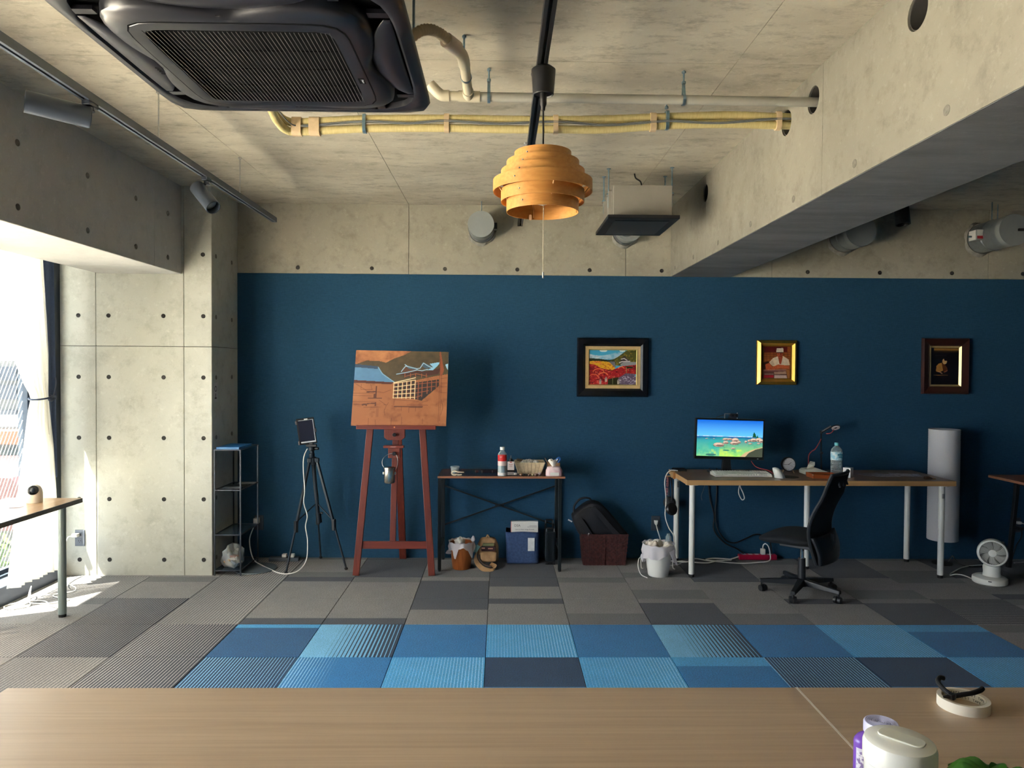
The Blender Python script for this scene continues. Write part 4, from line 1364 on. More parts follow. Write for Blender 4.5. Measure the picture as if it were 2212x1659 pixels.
mk('plug', MB().box(-1.985, -1.945, 5.885, 5.934, 0.285, 0.33), wp, ch, bevel=0.004)
mk('lead', MB().tube(spline([(-1.965, 5.885, 0.295), (-1.975, 5.86, 0.26), (-1.985, 5.80, 0.17), (-1.93, 5.72, 0.05), (-1.84, 5.66, 0.012), (-1.74, 5.56, 0.006), (-1.66, 5.475, 0.006), (-1.58, 5.44, 0.008), (-1.50, 5.455, 0.03), (-1.455, 5.50, 0.10), (-1.455, 5.53, 0.24), (-1.475, 5.55, 0.34), (-1.462, 5.55, 0.42), (-1.488, 5.55, 0.52), (-1.482, 5.55, 0.62), (-1.492, 5.55, 0.78), (-1.49, 5.56, 0.87), (-1.468, 5.575, 0.93)], 10), 0.0042, 8), wcord, ch, smooth=True)
ps = thing('power_strip', 'dark power strip on the floor behind the tripod', 'power strip', (-1.72, 5.84, 0))
mk('body', MB().box(-1.84, -1.60, 5.81, 5.865, 0, 0.032), M('strip_slate', (74, 82, 92), 0.5), ps, bevel=0.006)
for k in range(2):
    mk('plug', MB().box(-1.735+k*0.06, -1.70+k*0.06, 5.815, 5.855, 0.032, 0.058), wp, ps, bevel=0.004)

# ---- notice on the column side -----------------------------------------------
nt_ = thing('wall_notice', 'small printed notice stuck on the side of the concrete column', 'notice', (-2.129, 5.487, 1.286))
mk('paper', MB().box(-2.1298, -2.1288, 5.450, 5.526, 1.288, 1.432), M('notice_paper', (206, 202, 200), 0.6, var=0.08), nt_)
mk('pictogram', MB().lathe([(0.022, 0), (0.022, 0.0006), (0.016, 0.0006), (0.016, 0)], 20, (-2.1288, 5.488, 1.385), Matrix.Rotation(PI/2, 3, 'Y'), close=True).box(-2.1288, -2.1282, 5.47, 5.506, 1.31, 1.322).box(-2.1288, -2.1282, 5.483, 5.493, 1.31, 1.35), M('notice_ink', (70, 56, 62), 0.6), nt_)

# ---- tripod with tablet ------------------------------------------------------
tr_m = M('tripod_gunmetal', (46, 54, 62), 0.4, 0.4, var=0.08)
tp = thing('camera_tripod', 'dark metal tripod with splayed legs holding a tablet', 'tripod', (-1.41, 5.65, 0))
C0 = Vector((-1.435, 5.655, 0.83))
feet = [(-1.597, 5.46, 0.0), (-1.172, 5.575, 0.0), (-1.447, 5.905, 0.0)]
mk('center_column', MB().cyl((-1.452, 5.645, 0.93), (-1.405, 5.665, 0.36), 0.0155, n=16), tr_m, tp, smooth=True)
mk('column_foot', MB().cyl((-1.408, 5.664, 0.42), (-1.40, 5.667, 0.345), 0.021, n=14), tr_m, tp, smooth=True)
mk('shoulder', MB().lathe([(0.0, 0.80), (0.024, 0.80), (0.034, 0.82), (0.03, 0.85), (0.016, 0.86), (0, 0.86)], 20, (-1.442, 5.65, 0)), tr_m, tp, smooth=True)
for k, f in enumerate(feet):
    F = Vector(f)
    d = (F-Vector((-1.42, 5.66, 0.0))); d.z = 0; d.normalize()
    top = Vector((-1.442, 5.65, 0.835)) + d*0.032
    mid = top.lerp(F, 0.58)
    lg_ = mk('leg', MB().beam(top, mid, 0.021, 0.017, d).beam(mid, F+Vector((0, 0, 0.012)), 0.014, 0.011, d), tr_m, tp, bevel=0.002)
    mk('leg_clamp', MB().beam(mid+Vector((0, 0, 0.035)), mid-Vector((0, 0, 0.045))+(F-mid)*0.02, 0.03, 0.024, d), black_m, lg_, bevel=0.004)
    mk('foot', MB().ball(F+Vector((0, 0, 0.011)), (0.014, 0.014, 0.011), 12, 8), black_soft, lg_, smooth=True)
    mk('hinge', MB().cbox(top+Vector((0, 0, 0.0)), (0.034, 0.034, 0.036)), tr_m, lg_, bevel=0.006)
    st = mk('brace', MB().beam((-1.418, 5.66, 0.50), top.lerp(F, 0.545)+Vector((0, 0, 0.0)), 0.009, 0.005, d), tr_m, tp)
hd = mk('pan_head', MB().lathe([(0.016, 0.85), (0.022, 0.865), (0.022, 0.885), (0.014, 0.89), (0.014, 0.905), (0.026, 0.912), (0.026, 0.935), (0.016, 0.94)], 18, (-1.452, 5.645, 0)), tr_m, tp, smooth=True)
mk('head_knob', MB().cyl((-1.425, 5.64, 0.925), (-1.40, 5.635, 0.925), 0.011, n=12), black_m, hd, smooth=True)
mk('clamp_jaw', MB().box(-1.495, -1.415, 5.63, 5.655, 0.938, 0.958).box(-1.468, -1.44, 5.625, 5.66, 0.955, 0.97), black_m, tp, bevel=0.003)
mk('crank', MB().cyl((-1.40, 5.668, 0.42), (-1.372, 5.665, 0.42), 0.008, n=10), black_m, tp)
tb_ = thing('tablet', 'black tablet in a tilted clamp on top of the tripod', 'tablet', (-1.475, 5.625, 0.962))
Rt = Matrix.Rotation(-0.10, 3, 'Y') @ Matrix.Rotation(0.14, 3, 'X') @ Matrix.Rotation(0.16, 3, 'Z')
cc = Vector((-1.487, 5.622, 1.06))
def rb(mb_name, pts_c, sz, m, par, **kw):
    return mk(mb_name, MB().cbox(cc + Rt @ Vector(pts_c), sz, Rt), m, par, **kw)
rb('case', (0, 0, 0), (0.134, 0.011, 0.205), black_soft, tb_, bevel=0.004)
rb('bezel', (0.004, -0.0058, 0), (0.112, 0.002, 0.178), M('tablet_bezel_white', (206, 210, 214), 0.3), tb_, bevel=0.0008)
sc = rb('screen', (0.0, -0.0072, 0.004), (0.108, 0.0012, 0.164), M('screen_off', (34, 36, 52), 0.12, var=0.05), tb_)
for s_ in ((-0.066, 0.075), (-0.064, -0.085), (0.066, 0.0)):
    rb('clip', (s_[0], -0.004, s_[1]), (0.016, 0.022, 0.03), M('clip_rubber', (96, 92, 96), 0.6), tb_, bevel=0.005)
rb('camera_window', (0.006, -0.0072, 0.095), (0.026, 0.001, 0.008), M('tablet_bezel_white', (206, 210, 214), 0.3), tb_)

# ---- easel, canvas, can ------------------------------------------------------
mah = woodmat('mahogany_stain', (120, 55, 42), (96, 38, 30), (78, 29, 24), 'z', 0.38, 1.0, 0.5)
mah_x = woodmat('mahogany_stain_rail', (126, 56, 44), (100, 38, 30), (80, 28, 24), 'x', 0.38, 1.0, 0.5)
es = thing('easel', 'mahogany stained wooden artist easel holding the unfinished canvas', 'easel', (-0.78, 5.62, 0))
def lean(z):          # front plane of the easel leans back with height
    return 5.43 + 0.045*z
for sx, xa, xb in ((-1, -1.068, -0.937), (1, -0.503, -0.612)):
    mk('front_leg', MB().beam((xa, lean(0), 0.0), (xb, lean(1.52), 1.52), 0.050, 0.026, (0, 1, 0)), mah, es, bevel=0.003)
mk('rear_leg', MB().beam((-0.782, 5.915, 0.0), (-0.79, lean(1.45)+0.05, 1.45), 0.055, 0.026, (0, 1, 0)), mah, es, bevel=0.003)
mk('foot_rail', MB().box(-1.028, -0.53, lean(0.22)+0.004, lean(0.22)+0.022, 0.195, 0.252), mah_x, es, bevel=0.003)
mk('mast', MB().beam((-0.80, lean(0.24)+0.018, 0.215), (-0.776, lean(1.6)+0.018, 1.60), 0.044, 0.022, (0, 1, 0)), mah, es, bevel=0.002)
yl = lean(1.1)
mk('canvas_ledge', MB().box(-1.067, -0.478, yl-0.062, yl+0.005, 1.094, 1.118), mah_x, es, bevel=0.003)
mk('ledge_lip', MB().box(-1.067, -0.478, yl-0.066, yl-0.054, 1.094, 1.124), mah_x, es, bevel=0.002)
mk('ledge_badge', MB().cyl((-0.783, yl-0.066, 1.11), (-0.783, yl-0.0685, 1.11), 0.0055, n=14), M('badge_copper', (226, 150, 96), 0.4, 0.4), es)
mk('upper_carrier', MB().prism([(-0.862, 1.094), (-0.708, 1.094), (-0.708, 1.032), (-0.732, 1.012), (-0.836, 1.012), (-0.862, 1.032)], yl-0.05, yl-0.005, 'xz'), mah, es, bevel=0.002)
mk('tray_bar', MB().box(-0.868, -0.716, yl-0.055, yl-0.005, 0.953, 0.972), mah_x, es, bevel=0.003)
mk('tray_lettering', text_mb('MABEF', 0.014, (-0.792, yl-0.0555, 0.958), align='CENTER'), M('brand_stamp', (176, 136, 132), 0.7), es)
mk('lower_carrier', MB().box(-0.832, -0.746, yl-0.050, yl-0.005, 0.878, 0.953), mah, es, bevel=0.002)
for z in (1.055, 0.914):
    kb = mk('knob', MB().cyl((-0.783, yl-0.05, z), (-0.783, yl-0.062, z), 0.007, n=10).cyl((-0.783, yl-0.062, z), (-0.783, yl-0.082, z), 0.015, n=8), black_m, es, bevel=0.002)
mk('top_bar', MB().box(-0.95, -0.60, lean(1.5)+0.004, lean(1.5)+0.024, 1.47, 1.51), mah_x, es, bevel=0.003)
cv = thing('canvas', 'unfinished orange brown canvas of temple roofs standing on the easel ledge', 'painting', (-0.76, yl-0.03, 1.118))
TL, TR = Vector((-1.075, yl-0.024, 1.681)), Vector((-0.388, yl-0.024, 1.672))
BL, BR = Vector((-1.108, yl-0.050, 1.108)), Vector((-0.402, yl-0.050, 1.108))
BL.z = 1.119; BR.z = 1.119
nrm = (BR-BL).cross(TL-BL).normalized()   # toward the camera is -y
if nrm.y > 0:
    nrm = -nrm
mb = MB()
th = 0.020
vs = [TL, TR, BR, BL]
mb.add([tuple(p) for p in vs]+[tuple(p-nrm*th) for p in vs], [(0, 1, 2, 3), (7, 6, 5, 4), (0, 4, 5, 1), (1, 5, 6, 2), (2, 6, 7, 3), (3, 7, 4, 0)])
mk('stretcher', mb, M('raw_canvas_edge', (226, 168, 118), 0.8, var=0.1), cv)
def paint_temple():
    p = Pic(220, 180, (166, 102, 62))
    n = p.fbm(5, 3, 5); n2 = p.fbm(14, 8, 4)
    p.put(np.clip((n-0.5)*3, 0, 1), (184, 120, 76), 0.8)
    p.put(np.clip((0.45-n2)*4, 0, 1), (118, 64, 38), 0.5)
    sky = p.t < 0.2
    p.put(np.where(sky, 1.0, 0.0)*np.clip((n2-0.35)*2, 0, 1), (206, 140, 88), 0.8)
    hill = [(0.0, 0.19), (0.12, 0.135), (0.26, 0.14), (0.33, 0.16), (0.42, 0.10), (0.52, 0.055), (0.60, 0.0), (1, 0), (1, 0.3), (0.86, 0.33), (0.62, 0.40), (0.45, 0.42), (0.38, 0.40), (0.0, 0.25)]
    hm = p.poly(hill, (82, 68, 44))
    p.mottle(0.45, 16, 5, mask=hm)
    p.poly([(0.0, 0.19), (0.25, 0.215), (0.31, 0.33), (0.44, 0.42), (0.0, 0.40)], (92, 138, 176))
    m_ = p.poly([(0.0, 0.195), (0.25, 0.22), (0.30, 0.30), (0.43, 0.415), (0.0, 0.395)], (90, 136, 174))
    p.mottle(0.12, 20, 6, mask=m_)
    p.poly([(0.0, 0.185), (0.25, 0.21), (0.245, 0.245), (0.0, 0.225)], (50, 74, 100))
    p.line([(0.25, 0.22), (0.30, 0.31), (0.43, 0.415)], (150, 190, 214), 0.003)
    p.poly([(0.0, 0.395), (0.43, 0.42), (0.40, 0.445), (0.0, 0.432)], (88, 38, 26))
    # upper pavilion
    p.poly([(0.46, 0.305), (0.66, 0.25), (0.76, 0.27), (0.92, 0.22), (0.90, 0.30), (0.76, 0.33), (0.56, 0.33)], (72, 36, 28))
    p.poly([(0.54, 0.185), (0.67, 0.225), (0.66, 0.25), (0.56, 0.235)], (66, 92, 110))
    p.poly([(0.72, 0.15), (0.80, 0.18), (0.84, 0.215), (0.76, 0.23), (0.71, 0.19)], (66, 92, 110))
    p.poly([(0.80, 0.165), (0.905, 0.14), (0.905, 0.165), (0.84, 0.25), (0.77, 0.25), (0.84, 0.21)], (140, 196, 226))
    p.poly([(0.50, 0.275), (0.525, 0.235), (0.55, 0.205), (0.66, 0.24), (0.67, 0.255), (0.56, 0.285)], (96, 60, 44))
    p.poly([(0.55, 0.20), (0.67, 0.232), (0.665, 0.25), (0.575, 0.235)], (70, 100, 120))
    for pts in ([(0.45, 0.31), (0.56, 0.285), (0.67, 0.25)], [(0.50, 0.275), (0.525, 0.23), (0.545, 0.20), (0.58, 0.21), (0.67, 0.235)], [(0.66, 0.235), (0.70, 0.225), (0.735, 0.155), (0.78, 0.19), (0.83, 0.22)], [(0.67, 0.25), (0.72, 0.26), (0.78, 0.24)], [(0.535, 0.18), (0.56, 0.2)]):
        p.line(pts, (176, 214, 236), 0.0036)
    p.poly([(0.97, 0.17), (1.0, 0.16), (1.0, 0.24), (0.985, 0.22)], (160, 204, 228))
    p.poly([(0.53, 0.33), (0.66, 0.285), (0.78, 0.31), (0.78, 0.345), (0.66, 0.33), (0.54, 0.355)], (58, 46, 36))
    for x in (0.54, 0.60, 0.655, 0.72, 0.77):
        p.line([(x, 0.30), (x, 0.35)], (176, 96, 56), 0.003)
    p.line([(0.54, 0.34), (0.66, 0.30), (0.78, 0.33)], (176, 96, 56), 0.003)
    # lattice hall
    p.poly([(0.66, 0.42), (0.91, 0.37), (0.91, 0.46), (0.73, 0.66), (0.66, 0.64)], (52, 42, 38))
    for x in (0.69, 0.73, 0.785, 0.83, 0.88):
        p.line([(x, 0.40-(x-0.7)*0.15), (x, 0.64-(x-0.69)*0.8)], (166, 88, 56), 0.0035)
    for t in (0.44, 0.50, 0.56, 0.62):
        p.line([(0.66, t), (0.91 - max(0, t-0.46)*1.1, t-0.035)], (166, 88, 56), 0.003)
    p.poly([(0.425, 0.44), (0.655, 0.385), (0.655, 0.64), (0.43, 0.62)], (104, 56, 36))
    for i in range(5):
        for j in range(4):
            x, y = 0.445+i*0.045, 0.445+j*0.052-i*0.011
            p.poly([(x, y), (x+0.022, y-0.004), (x+0.022, y+0.034), (x, y+0.036)], (40, 34, 32))
            p.line([(x+0.027, y), (x+0.027, y+0.036)], (186, 84, 70), 0.002)
    for i in range(6):
        x = 0.428+i*0.0455
        p.line([(x, 0.445-i*0.011), (x, 0.625+i*0.003)], (250, 224, 172), 0.0034)
    for j in range(5):
        p.line([(0.425, 0.435+j*0.048), (0.655, 0.385+j*0.058)], (250, 224, 172), 0.0034)
    p.line([(0.425, 0.425), (0.655, 0.355)], (250, 226, 178), 0.0042)
    # tall post and sketch lines
    p.poly([(0.905, 0.0), (0.918, 0.0), (0.945, 0.17), (0.96, 0.24), (0.94, 0.32), (0.915, 0.32)], (150, 76, 44))
    dk = (84, 42, 30)
    for pts in ([(0.915, 0.1), (0.915, 0.95)], [(0.935, 0.3), (0.93, 0.93)], [(0.0, 0.43), (0.15, 0.54), (0.28, 0.55), (0.32, 0.56), (0.40, 0.52)], [(0.0, 0.57), (0.22, 0.565)], [(0.0, 0.60), (0.2, 0.605)], [(0.0, 0.68), (0.25, 0.685)], [(0.01, 0.72), (0.1, 0.72)], [(0.12, 0.755), (0.30, 0.75)], [(0.44, 0.62), (0.44, 0.72)], [(0.44, 0.65), (0.70, 0.67)], [(0.58, 0.72), (0.80, 0.72)], [(0.74, 0.68), (0.80, 0.66)], [(0.93, 0.36), (1.0, 0.35)], [(0.93, 0.42), (1.0, 0.42)], [(0.93, 0.47), (1.0, 0.47)], [(0.93, 0.55), (1.0, 0.55)], [(0.26, 0.77), (0.26, 0.88)], [(0.275, 0.77), (0.275, 0.88)], [(0.28, 0.66), (0.33, 0.70), (0.36, 0.73), (0.34, 0.80), (0.35, 0.86)], [(0.33, 0.72), (0.37, 0.72), (0.38, 0.69)], [(0.08, 0.45), (0.08, 0.52), (0.2, 0.52), (0.18, 0.45)], [(0.52, 0.74), (0.52, 0.80)], [(0.60, 0.74), (0.60, 0.82)], [(0.67, 0.74), (0.67, 0.80)], [(0.42, 0.9), (0.42, 1.0)], [(0.53, 0.88), (0.53, 0.98)], [(0.75, 0.9), (0.75, 0.97)], [(0.18, 0.9), (0.18, 0.99)], [(0.25, 0.92), (0.26, 1.0)], [(0.94, 0.64), (0.96, 0.75), (0.94, 0.85)]):
        p.line(pts, dk, 0.0018, 0.85)
    p.poly([(0.235, 0.47), (0.25, 0.47), (0.25, 0.63), (0.22, 0.63), (0.22, 0.58), (0.235, 0.57)], dk, 0.9)
    p.poly([(0.14, 0.545), (0.24, 0.54), (0.24, 0.555), (0.14, 0.56)], dk, 0.9)
    p.poly([(0.16, 0.625), (0.31, 0.63), (0.31, 0.64), (0.16, 0.64)], dk, 0.9)
    p.poly([(0.10, 0.71), (0.25, 0.69), (0.25, 0.74), (0.235, 0.74), (0.235, 0.71), (0.155, 0.715), (0.155, 0.74), (0.14, 0.74), (0.14, 0.725), (0.10, 0.735)], dk, 0.9)
    p.poly([(0.44, 0.735), (0.75, 0.735), (0.74, 0.755), (0.44, 0.75)], dk, 0.8)
    return p
e = 0.0006
paint_temple().mesh('paint_layer', paintmat('oil_paint_temple', 0.5), [tuple(p+nrm*e) for p in (TL, TR, BR, BL)], cv)
can_m = M('tin_bright', (208, 206, 196), 0.22, 0.95, var=0.12, scale=14)
can = thing('solvent_can', 'small shiny metal can hanging by its wire handle from the easel knob', 'can', (-0.81, 5.34, 0.735))
cx, cy = -0.812, yl-0.108
mk('body', MB().lathe([(0, 0.703), (0.036, 0.703), (0.040, 0.709), (0.040, 0.802), (0.043, 0.806), (0.043, 0.818), (0.038, 0.821), (0, 0.821)], 28, (cx, cy, 0)), can_m, can, smooth=True)
for s_ in (-1, 1):
    mk('ear', MB().cbox((cx+s_*0.044, cy, 0.775), (0.008, 0.012, 0.02)), can_m, can, bevel=0.002)
arc = [(cx+0.058*math.sin(a)*1.0+0.028*(1-abs(math.sin(a)))*0.9, cy+0.035*(math.cos(a)*0.5+0.5)*1.0, 0.79+0.128*(math.cos(a)*0.5+0.5)) for a in np.linspace(-PI*0.80, PI*0.80, 26)]
mk('wire_handle', MB().tube(arc, 0.0016, 6), steel, can, smooth=True)

# ---- side table --------------------------------------------------------------
wal = woodmat('walnut_laminate', (140, 94, 72), (110, 70, 54), (86, 54, 42), 'x', 0.25, 0.9, 0.6)
wal_e = woodmat('walnut_edge', (164, 112, 84), (140, 92, 68), None, 'x', 0.5)
stl_bk = M('steel_black_green', (26, 34, 38), 0.45, 0.3, var=0.08)
st_ = thing('side_table', 'narrow walnut table with black X braced steel frame holding painting supplies', 'table', (0.01, 5.73, 0))
mk('top', MB().prism(rrect(-0.470, 0.497, 5.515, 5.925, 0.012), 0.718, 0.7325, 'xy'), wal, st_)
mk('edge_band', MB().box(-0.471, 0.498, 5.5135, 5.5165, 0.7175, 0.7328), wal_e, st_)
for x in (-0.456, 0.462):
    for y in (5.548, 5.90):
        lg2 = mk('leg', MB().box(x-0.013, x+0.013, y-0.013, y+0.013, 0.012, 0.718), stl_bk, st_, bevel=0.002)
        mk('leveller', MB().cyl((x, y, 0), (x, y, 0.014), 0.012, n=12), black_m, lg2)
    mk('side_rail', MB().box(x-0.011, x+0.011, 5.56, 5.89, 0.695, 0.718).box(x-0.011, x+0.011, 5.56, 5.89, 0.16, 0.18), stl_bk, st_)
    mk('foot_brace', MB().beam((x, 5.56, 0.06), (x, 5.70, 0.17), 0.008, 0.008), stl_bk, st_)
for a, b in (((-0.45, 5.90, 0.60), (0.455, 5.90, 0.28)), ((-0.45, 5.905, 0.28), (0.455, 5.905, 0.60))):
    mk('cross_brace', MB().beam(a, b, 0.012, 0.004), stl_bk, st_)
mk('brace_joint', MB().cyl((0.0, 5.895, 0.44), (0.0, 5.889, 0.44), 0.008, n=12).box(-0.035, 0.035, 5.897, 5.91, 0.430, 0.450), stl_bk, st_)
T = 0.7328
# things on the side table
cupm = glassmat('frosted_plastic', (214, 224, 226), 0.3, 0.45, 0.4)
cp = thing('plastic_cup', 'small translucent plastic cup at the left end of the walnut table', 'cup', (-0.347, 5.64, T))
mk('wall', MB().lathe([(0.0, T), (0.027, T), (0.032, T+0.05), (0.030, T+0.05), (0.0255, T+0.002), (0, T+0.002)], 28, (-0.347, 5.64, 0)), cupm, cp, smooth=True)
mk('rim', MB().lathe([(0.032, T+0.046), (0.035, T+0.049), (0.035, T+0.058), (0.031, T+0.06), (0.031, T+0.05)], 28, (-0.347, 5.64, 0), cap=False), cupm, cp, smooth=True)
tp_ = thing('adhesive_tape', 'cream roll of tape lying flat with its loose end lifted on the walnut table', 'tape', (-0.325, 5.56, T))
mk('roll', MB().prism([(-0.345+0.021*math.cos(a)*1.25, T+0.0195+0.019*math.sin(a)) for a in np.linspace(0.5, 2*PI-0.6, 22)] + [(-0.345+0.013*math.cos(a)*1.25, T+0.0195+0.0115*math.sin(a)) for a in np.linspace(2*PI-0.6, 0.5, 22)], 5.545, 5.575, 'xz'), M('tape_cream', (232, 222, 196), 0.5), tp_, smooth=True)
mk('loose_end', MB().prism([(-0.325, T+0.029), (-0.275, T+0.026), (-0.272, T+0.022), (-0.325, T+0.024)], 5.545, 5.575, 'xz').prism([(-0.322, T), (-0.29, T+0.004), (-0.29, T+0.008), (-0.325, T+0.010)], 5.545, 5.575, 'xz'), M('tape_cream', (232, 222, 196), 0.5), tp_)
pal = single('glass_palette', MB().prism(rrect(-0.27, 0.23, 5.56, 5.80, 0.01), T, T+0.004, 'xy'), M('palette_glass_grey', (54, 54, 66), 0.12, var=0.15, scale=6), 'flat grey glass palette lying on the walnut table', 'palette')
TP = T+0.0042
bru_b = M('brush_handle_black', (20, 18, 24), 0.3)
for k, (xa, ya, xb, yb, c) in enumerate(((-0.19, 5.73, -0.165, 5.735, (120, 30, 40)), (-0.135, 5.735, -0.065, 5.742, (18, 18, 26)), (-0.055, 5.735, -0.01, 5.74, (26, 22, 40)), (-0.005, 5.70, 0.05, 5.735, (18, 18, 24)))):
    lab = ['dark red knob ended brush on the glass palette', 'black brush left of centre on the glass palette', 'thin dark violet brush in the middle of the palette', 'black brush beside the red label bottle on the palette'][k]
    br = thing('paint_brush', lab, 'brush', ((xa+xb)/2, (ya+yb)/2, TP), group='brushes on the glass palette')
    hm_ = M('brush_%d' % k, c, 0.3)
    z = TP+0.005
    mk('handle', MB().tube([(xa, ya, z), (xa+(xb-xa)*0.3, ya+(yb-ya)*0.3, z), (xb, yb, z)], [0.005, 0.004, 0.0025], 8), hm_, br, smooth=True)
    mk('ferrule', MB().tube([(xa, ya, z), (xa-(xb-xa)*0.18, ya-(yb-ya)*0.18, z)], 0.0045, 8), steel, br, smooth=True)
    mk('bristle', MB().tube([(xa-(xb-xa)*0.18, ya-(yb-ya)*0.18, z), (xa-(xb-xa)*0.35, ya-(yb-ya)*0.35, z)], [0.0045, 0.0015], 8), black_soft, br, smooth=True)
clearm = glassmat('clear_bottle', (200, 214, 218), 0.05, 0.2, 0.6)
def bottle_red():
    x, y = 0.019, 5.545
    b = thing('solvent_bottle', 'tall clear bottle with red and white label and white cap on the walnut table', 'bottle', (x, y, T))
    mk('glass', MB().lathe([(0, T), (0.031, T), (0.034, T+0.004), (0.034, T+0.155), (0.031, T+0.172), (0.018, T+0.188), (0.0155, T+0.193), (0.0155, T+0.20)], 28, (x, y, 0)), clearm, b, smooth=True)
    mk('liquid', MB().lathe([(0, T+0.003), (0.030, T+0.003), (0.0325, T+0.006), (0.0325, T+0.105), (0, T+0.105)], 24, (x, y, 0)), M('liquid_pale', (150, 168, 176), 0.08, var=0.03), b, smooth=True)
    mk('label_red', MB().lathe([(0.0343, T+0.115), (0.0346, T+0.115), (0.0346, T+0.162), (0.0343, T+0.162)], 28, (x, y, 0), cap=False), M('label_scarlet', (214, 36, 36), 0.5, var=0.05), b, smooth=True)
    mk('label_white', MB().lathe([(0.0343, T+0.080), (0.0346, T+0.080), (0.0346, T+0.115), (0.0343, T+0.115)], 28, (x, y, 0), cap=False), M('label_offwhite', (226, 206, 202), 0.55, var=0.12, scale=90), b, smooth=True)
    mk('label_foot', MB().lathe([(0.0343, T+0.006), (0.0346, T+0.006), (0.0346, T+0.028), (0.0343, T+0.028)], 28, (x, y, 0), cap=False), M('label_foot', (214, 208, 204), 0.55, var=0.1, scale=60), b, smooth=True)
    mk('label_print', MB().cbox((x-0.010, y-0.0338, T+0.150), (0.020, 0.003, 0.003)).cbox((x-0.012, y-0.0338, T+0.143), (0.014, 0.003, 0.0025)), M('label_ink_white', (240, 190, 186), 0.6), b)
    mk('cap', MB().lathe([(0, T+0.222), (0.017, T+0.221), (0.018, T+0.219), (0.018, T+0.199), (0, T+0.199)], 24, (x, y, 0)), white_m, b, smooth=True)
bottle_red()
def bottle_small():
    x, y = 0.088, 5.80
    b = thing('dropper_bottle', 'small square bottle with white label and black pump beside the red label bottle', 'bottle', (x, y, T))
    mk('glass', MB().prism(rrect(x-0.027, x+0.027, y-0.02, y+0.02, 0.006), T, T+0.085, 'xy'), M('amber_dark_glass', (40, 32, 30), 0.1), b, bevel=0.003)
    mk('label', MB().box(x-0.0265, x+0.0265, y-0.0212, y-0.02, T+0.012, T+0.080), M('label_paper', (226, 216, 216), 0.6, var=0.06), b)
    mk('label_mark', MB().prism([(x-0.010, T+0.078), (x+0.010, T+0.078), (x+0.006, T+0.070), (x-0.006, T+0.070)], y-0.0216, y-0.0212, 'xz').box(x-0.015, x+0.015, y-0.0216, y-0.0212, T+0.055, T+0.058).box(x-0.011, x+0.011, y-0.0216, y-0.0212, T+0.045, T+0.047).box(x-0.011, x+0.011, y-0.0216, y-0.0212, T+0.038, T+0.040), M('label_mark_red', (176, 70, 74), 0.6), b)
    mk('collar', MB().lathe([(0, T+0.085), (0.016, T+0.085), (0.013, T+0.1), (0.006, T+0.103), (0, T+0.103)], 18, (x, y, 0)), black_m, b, smooth=True)
    mk('nozzle', MB().lathe([(0.004, T+0.1), (0.0035, T+0.125), (0.002, T+0.127), (0, T+0.127)], 12, (x, y, 0)), M('nozzle_grey', (120, 124, 130), 0.4), b, smooth=True)
bottle_small()
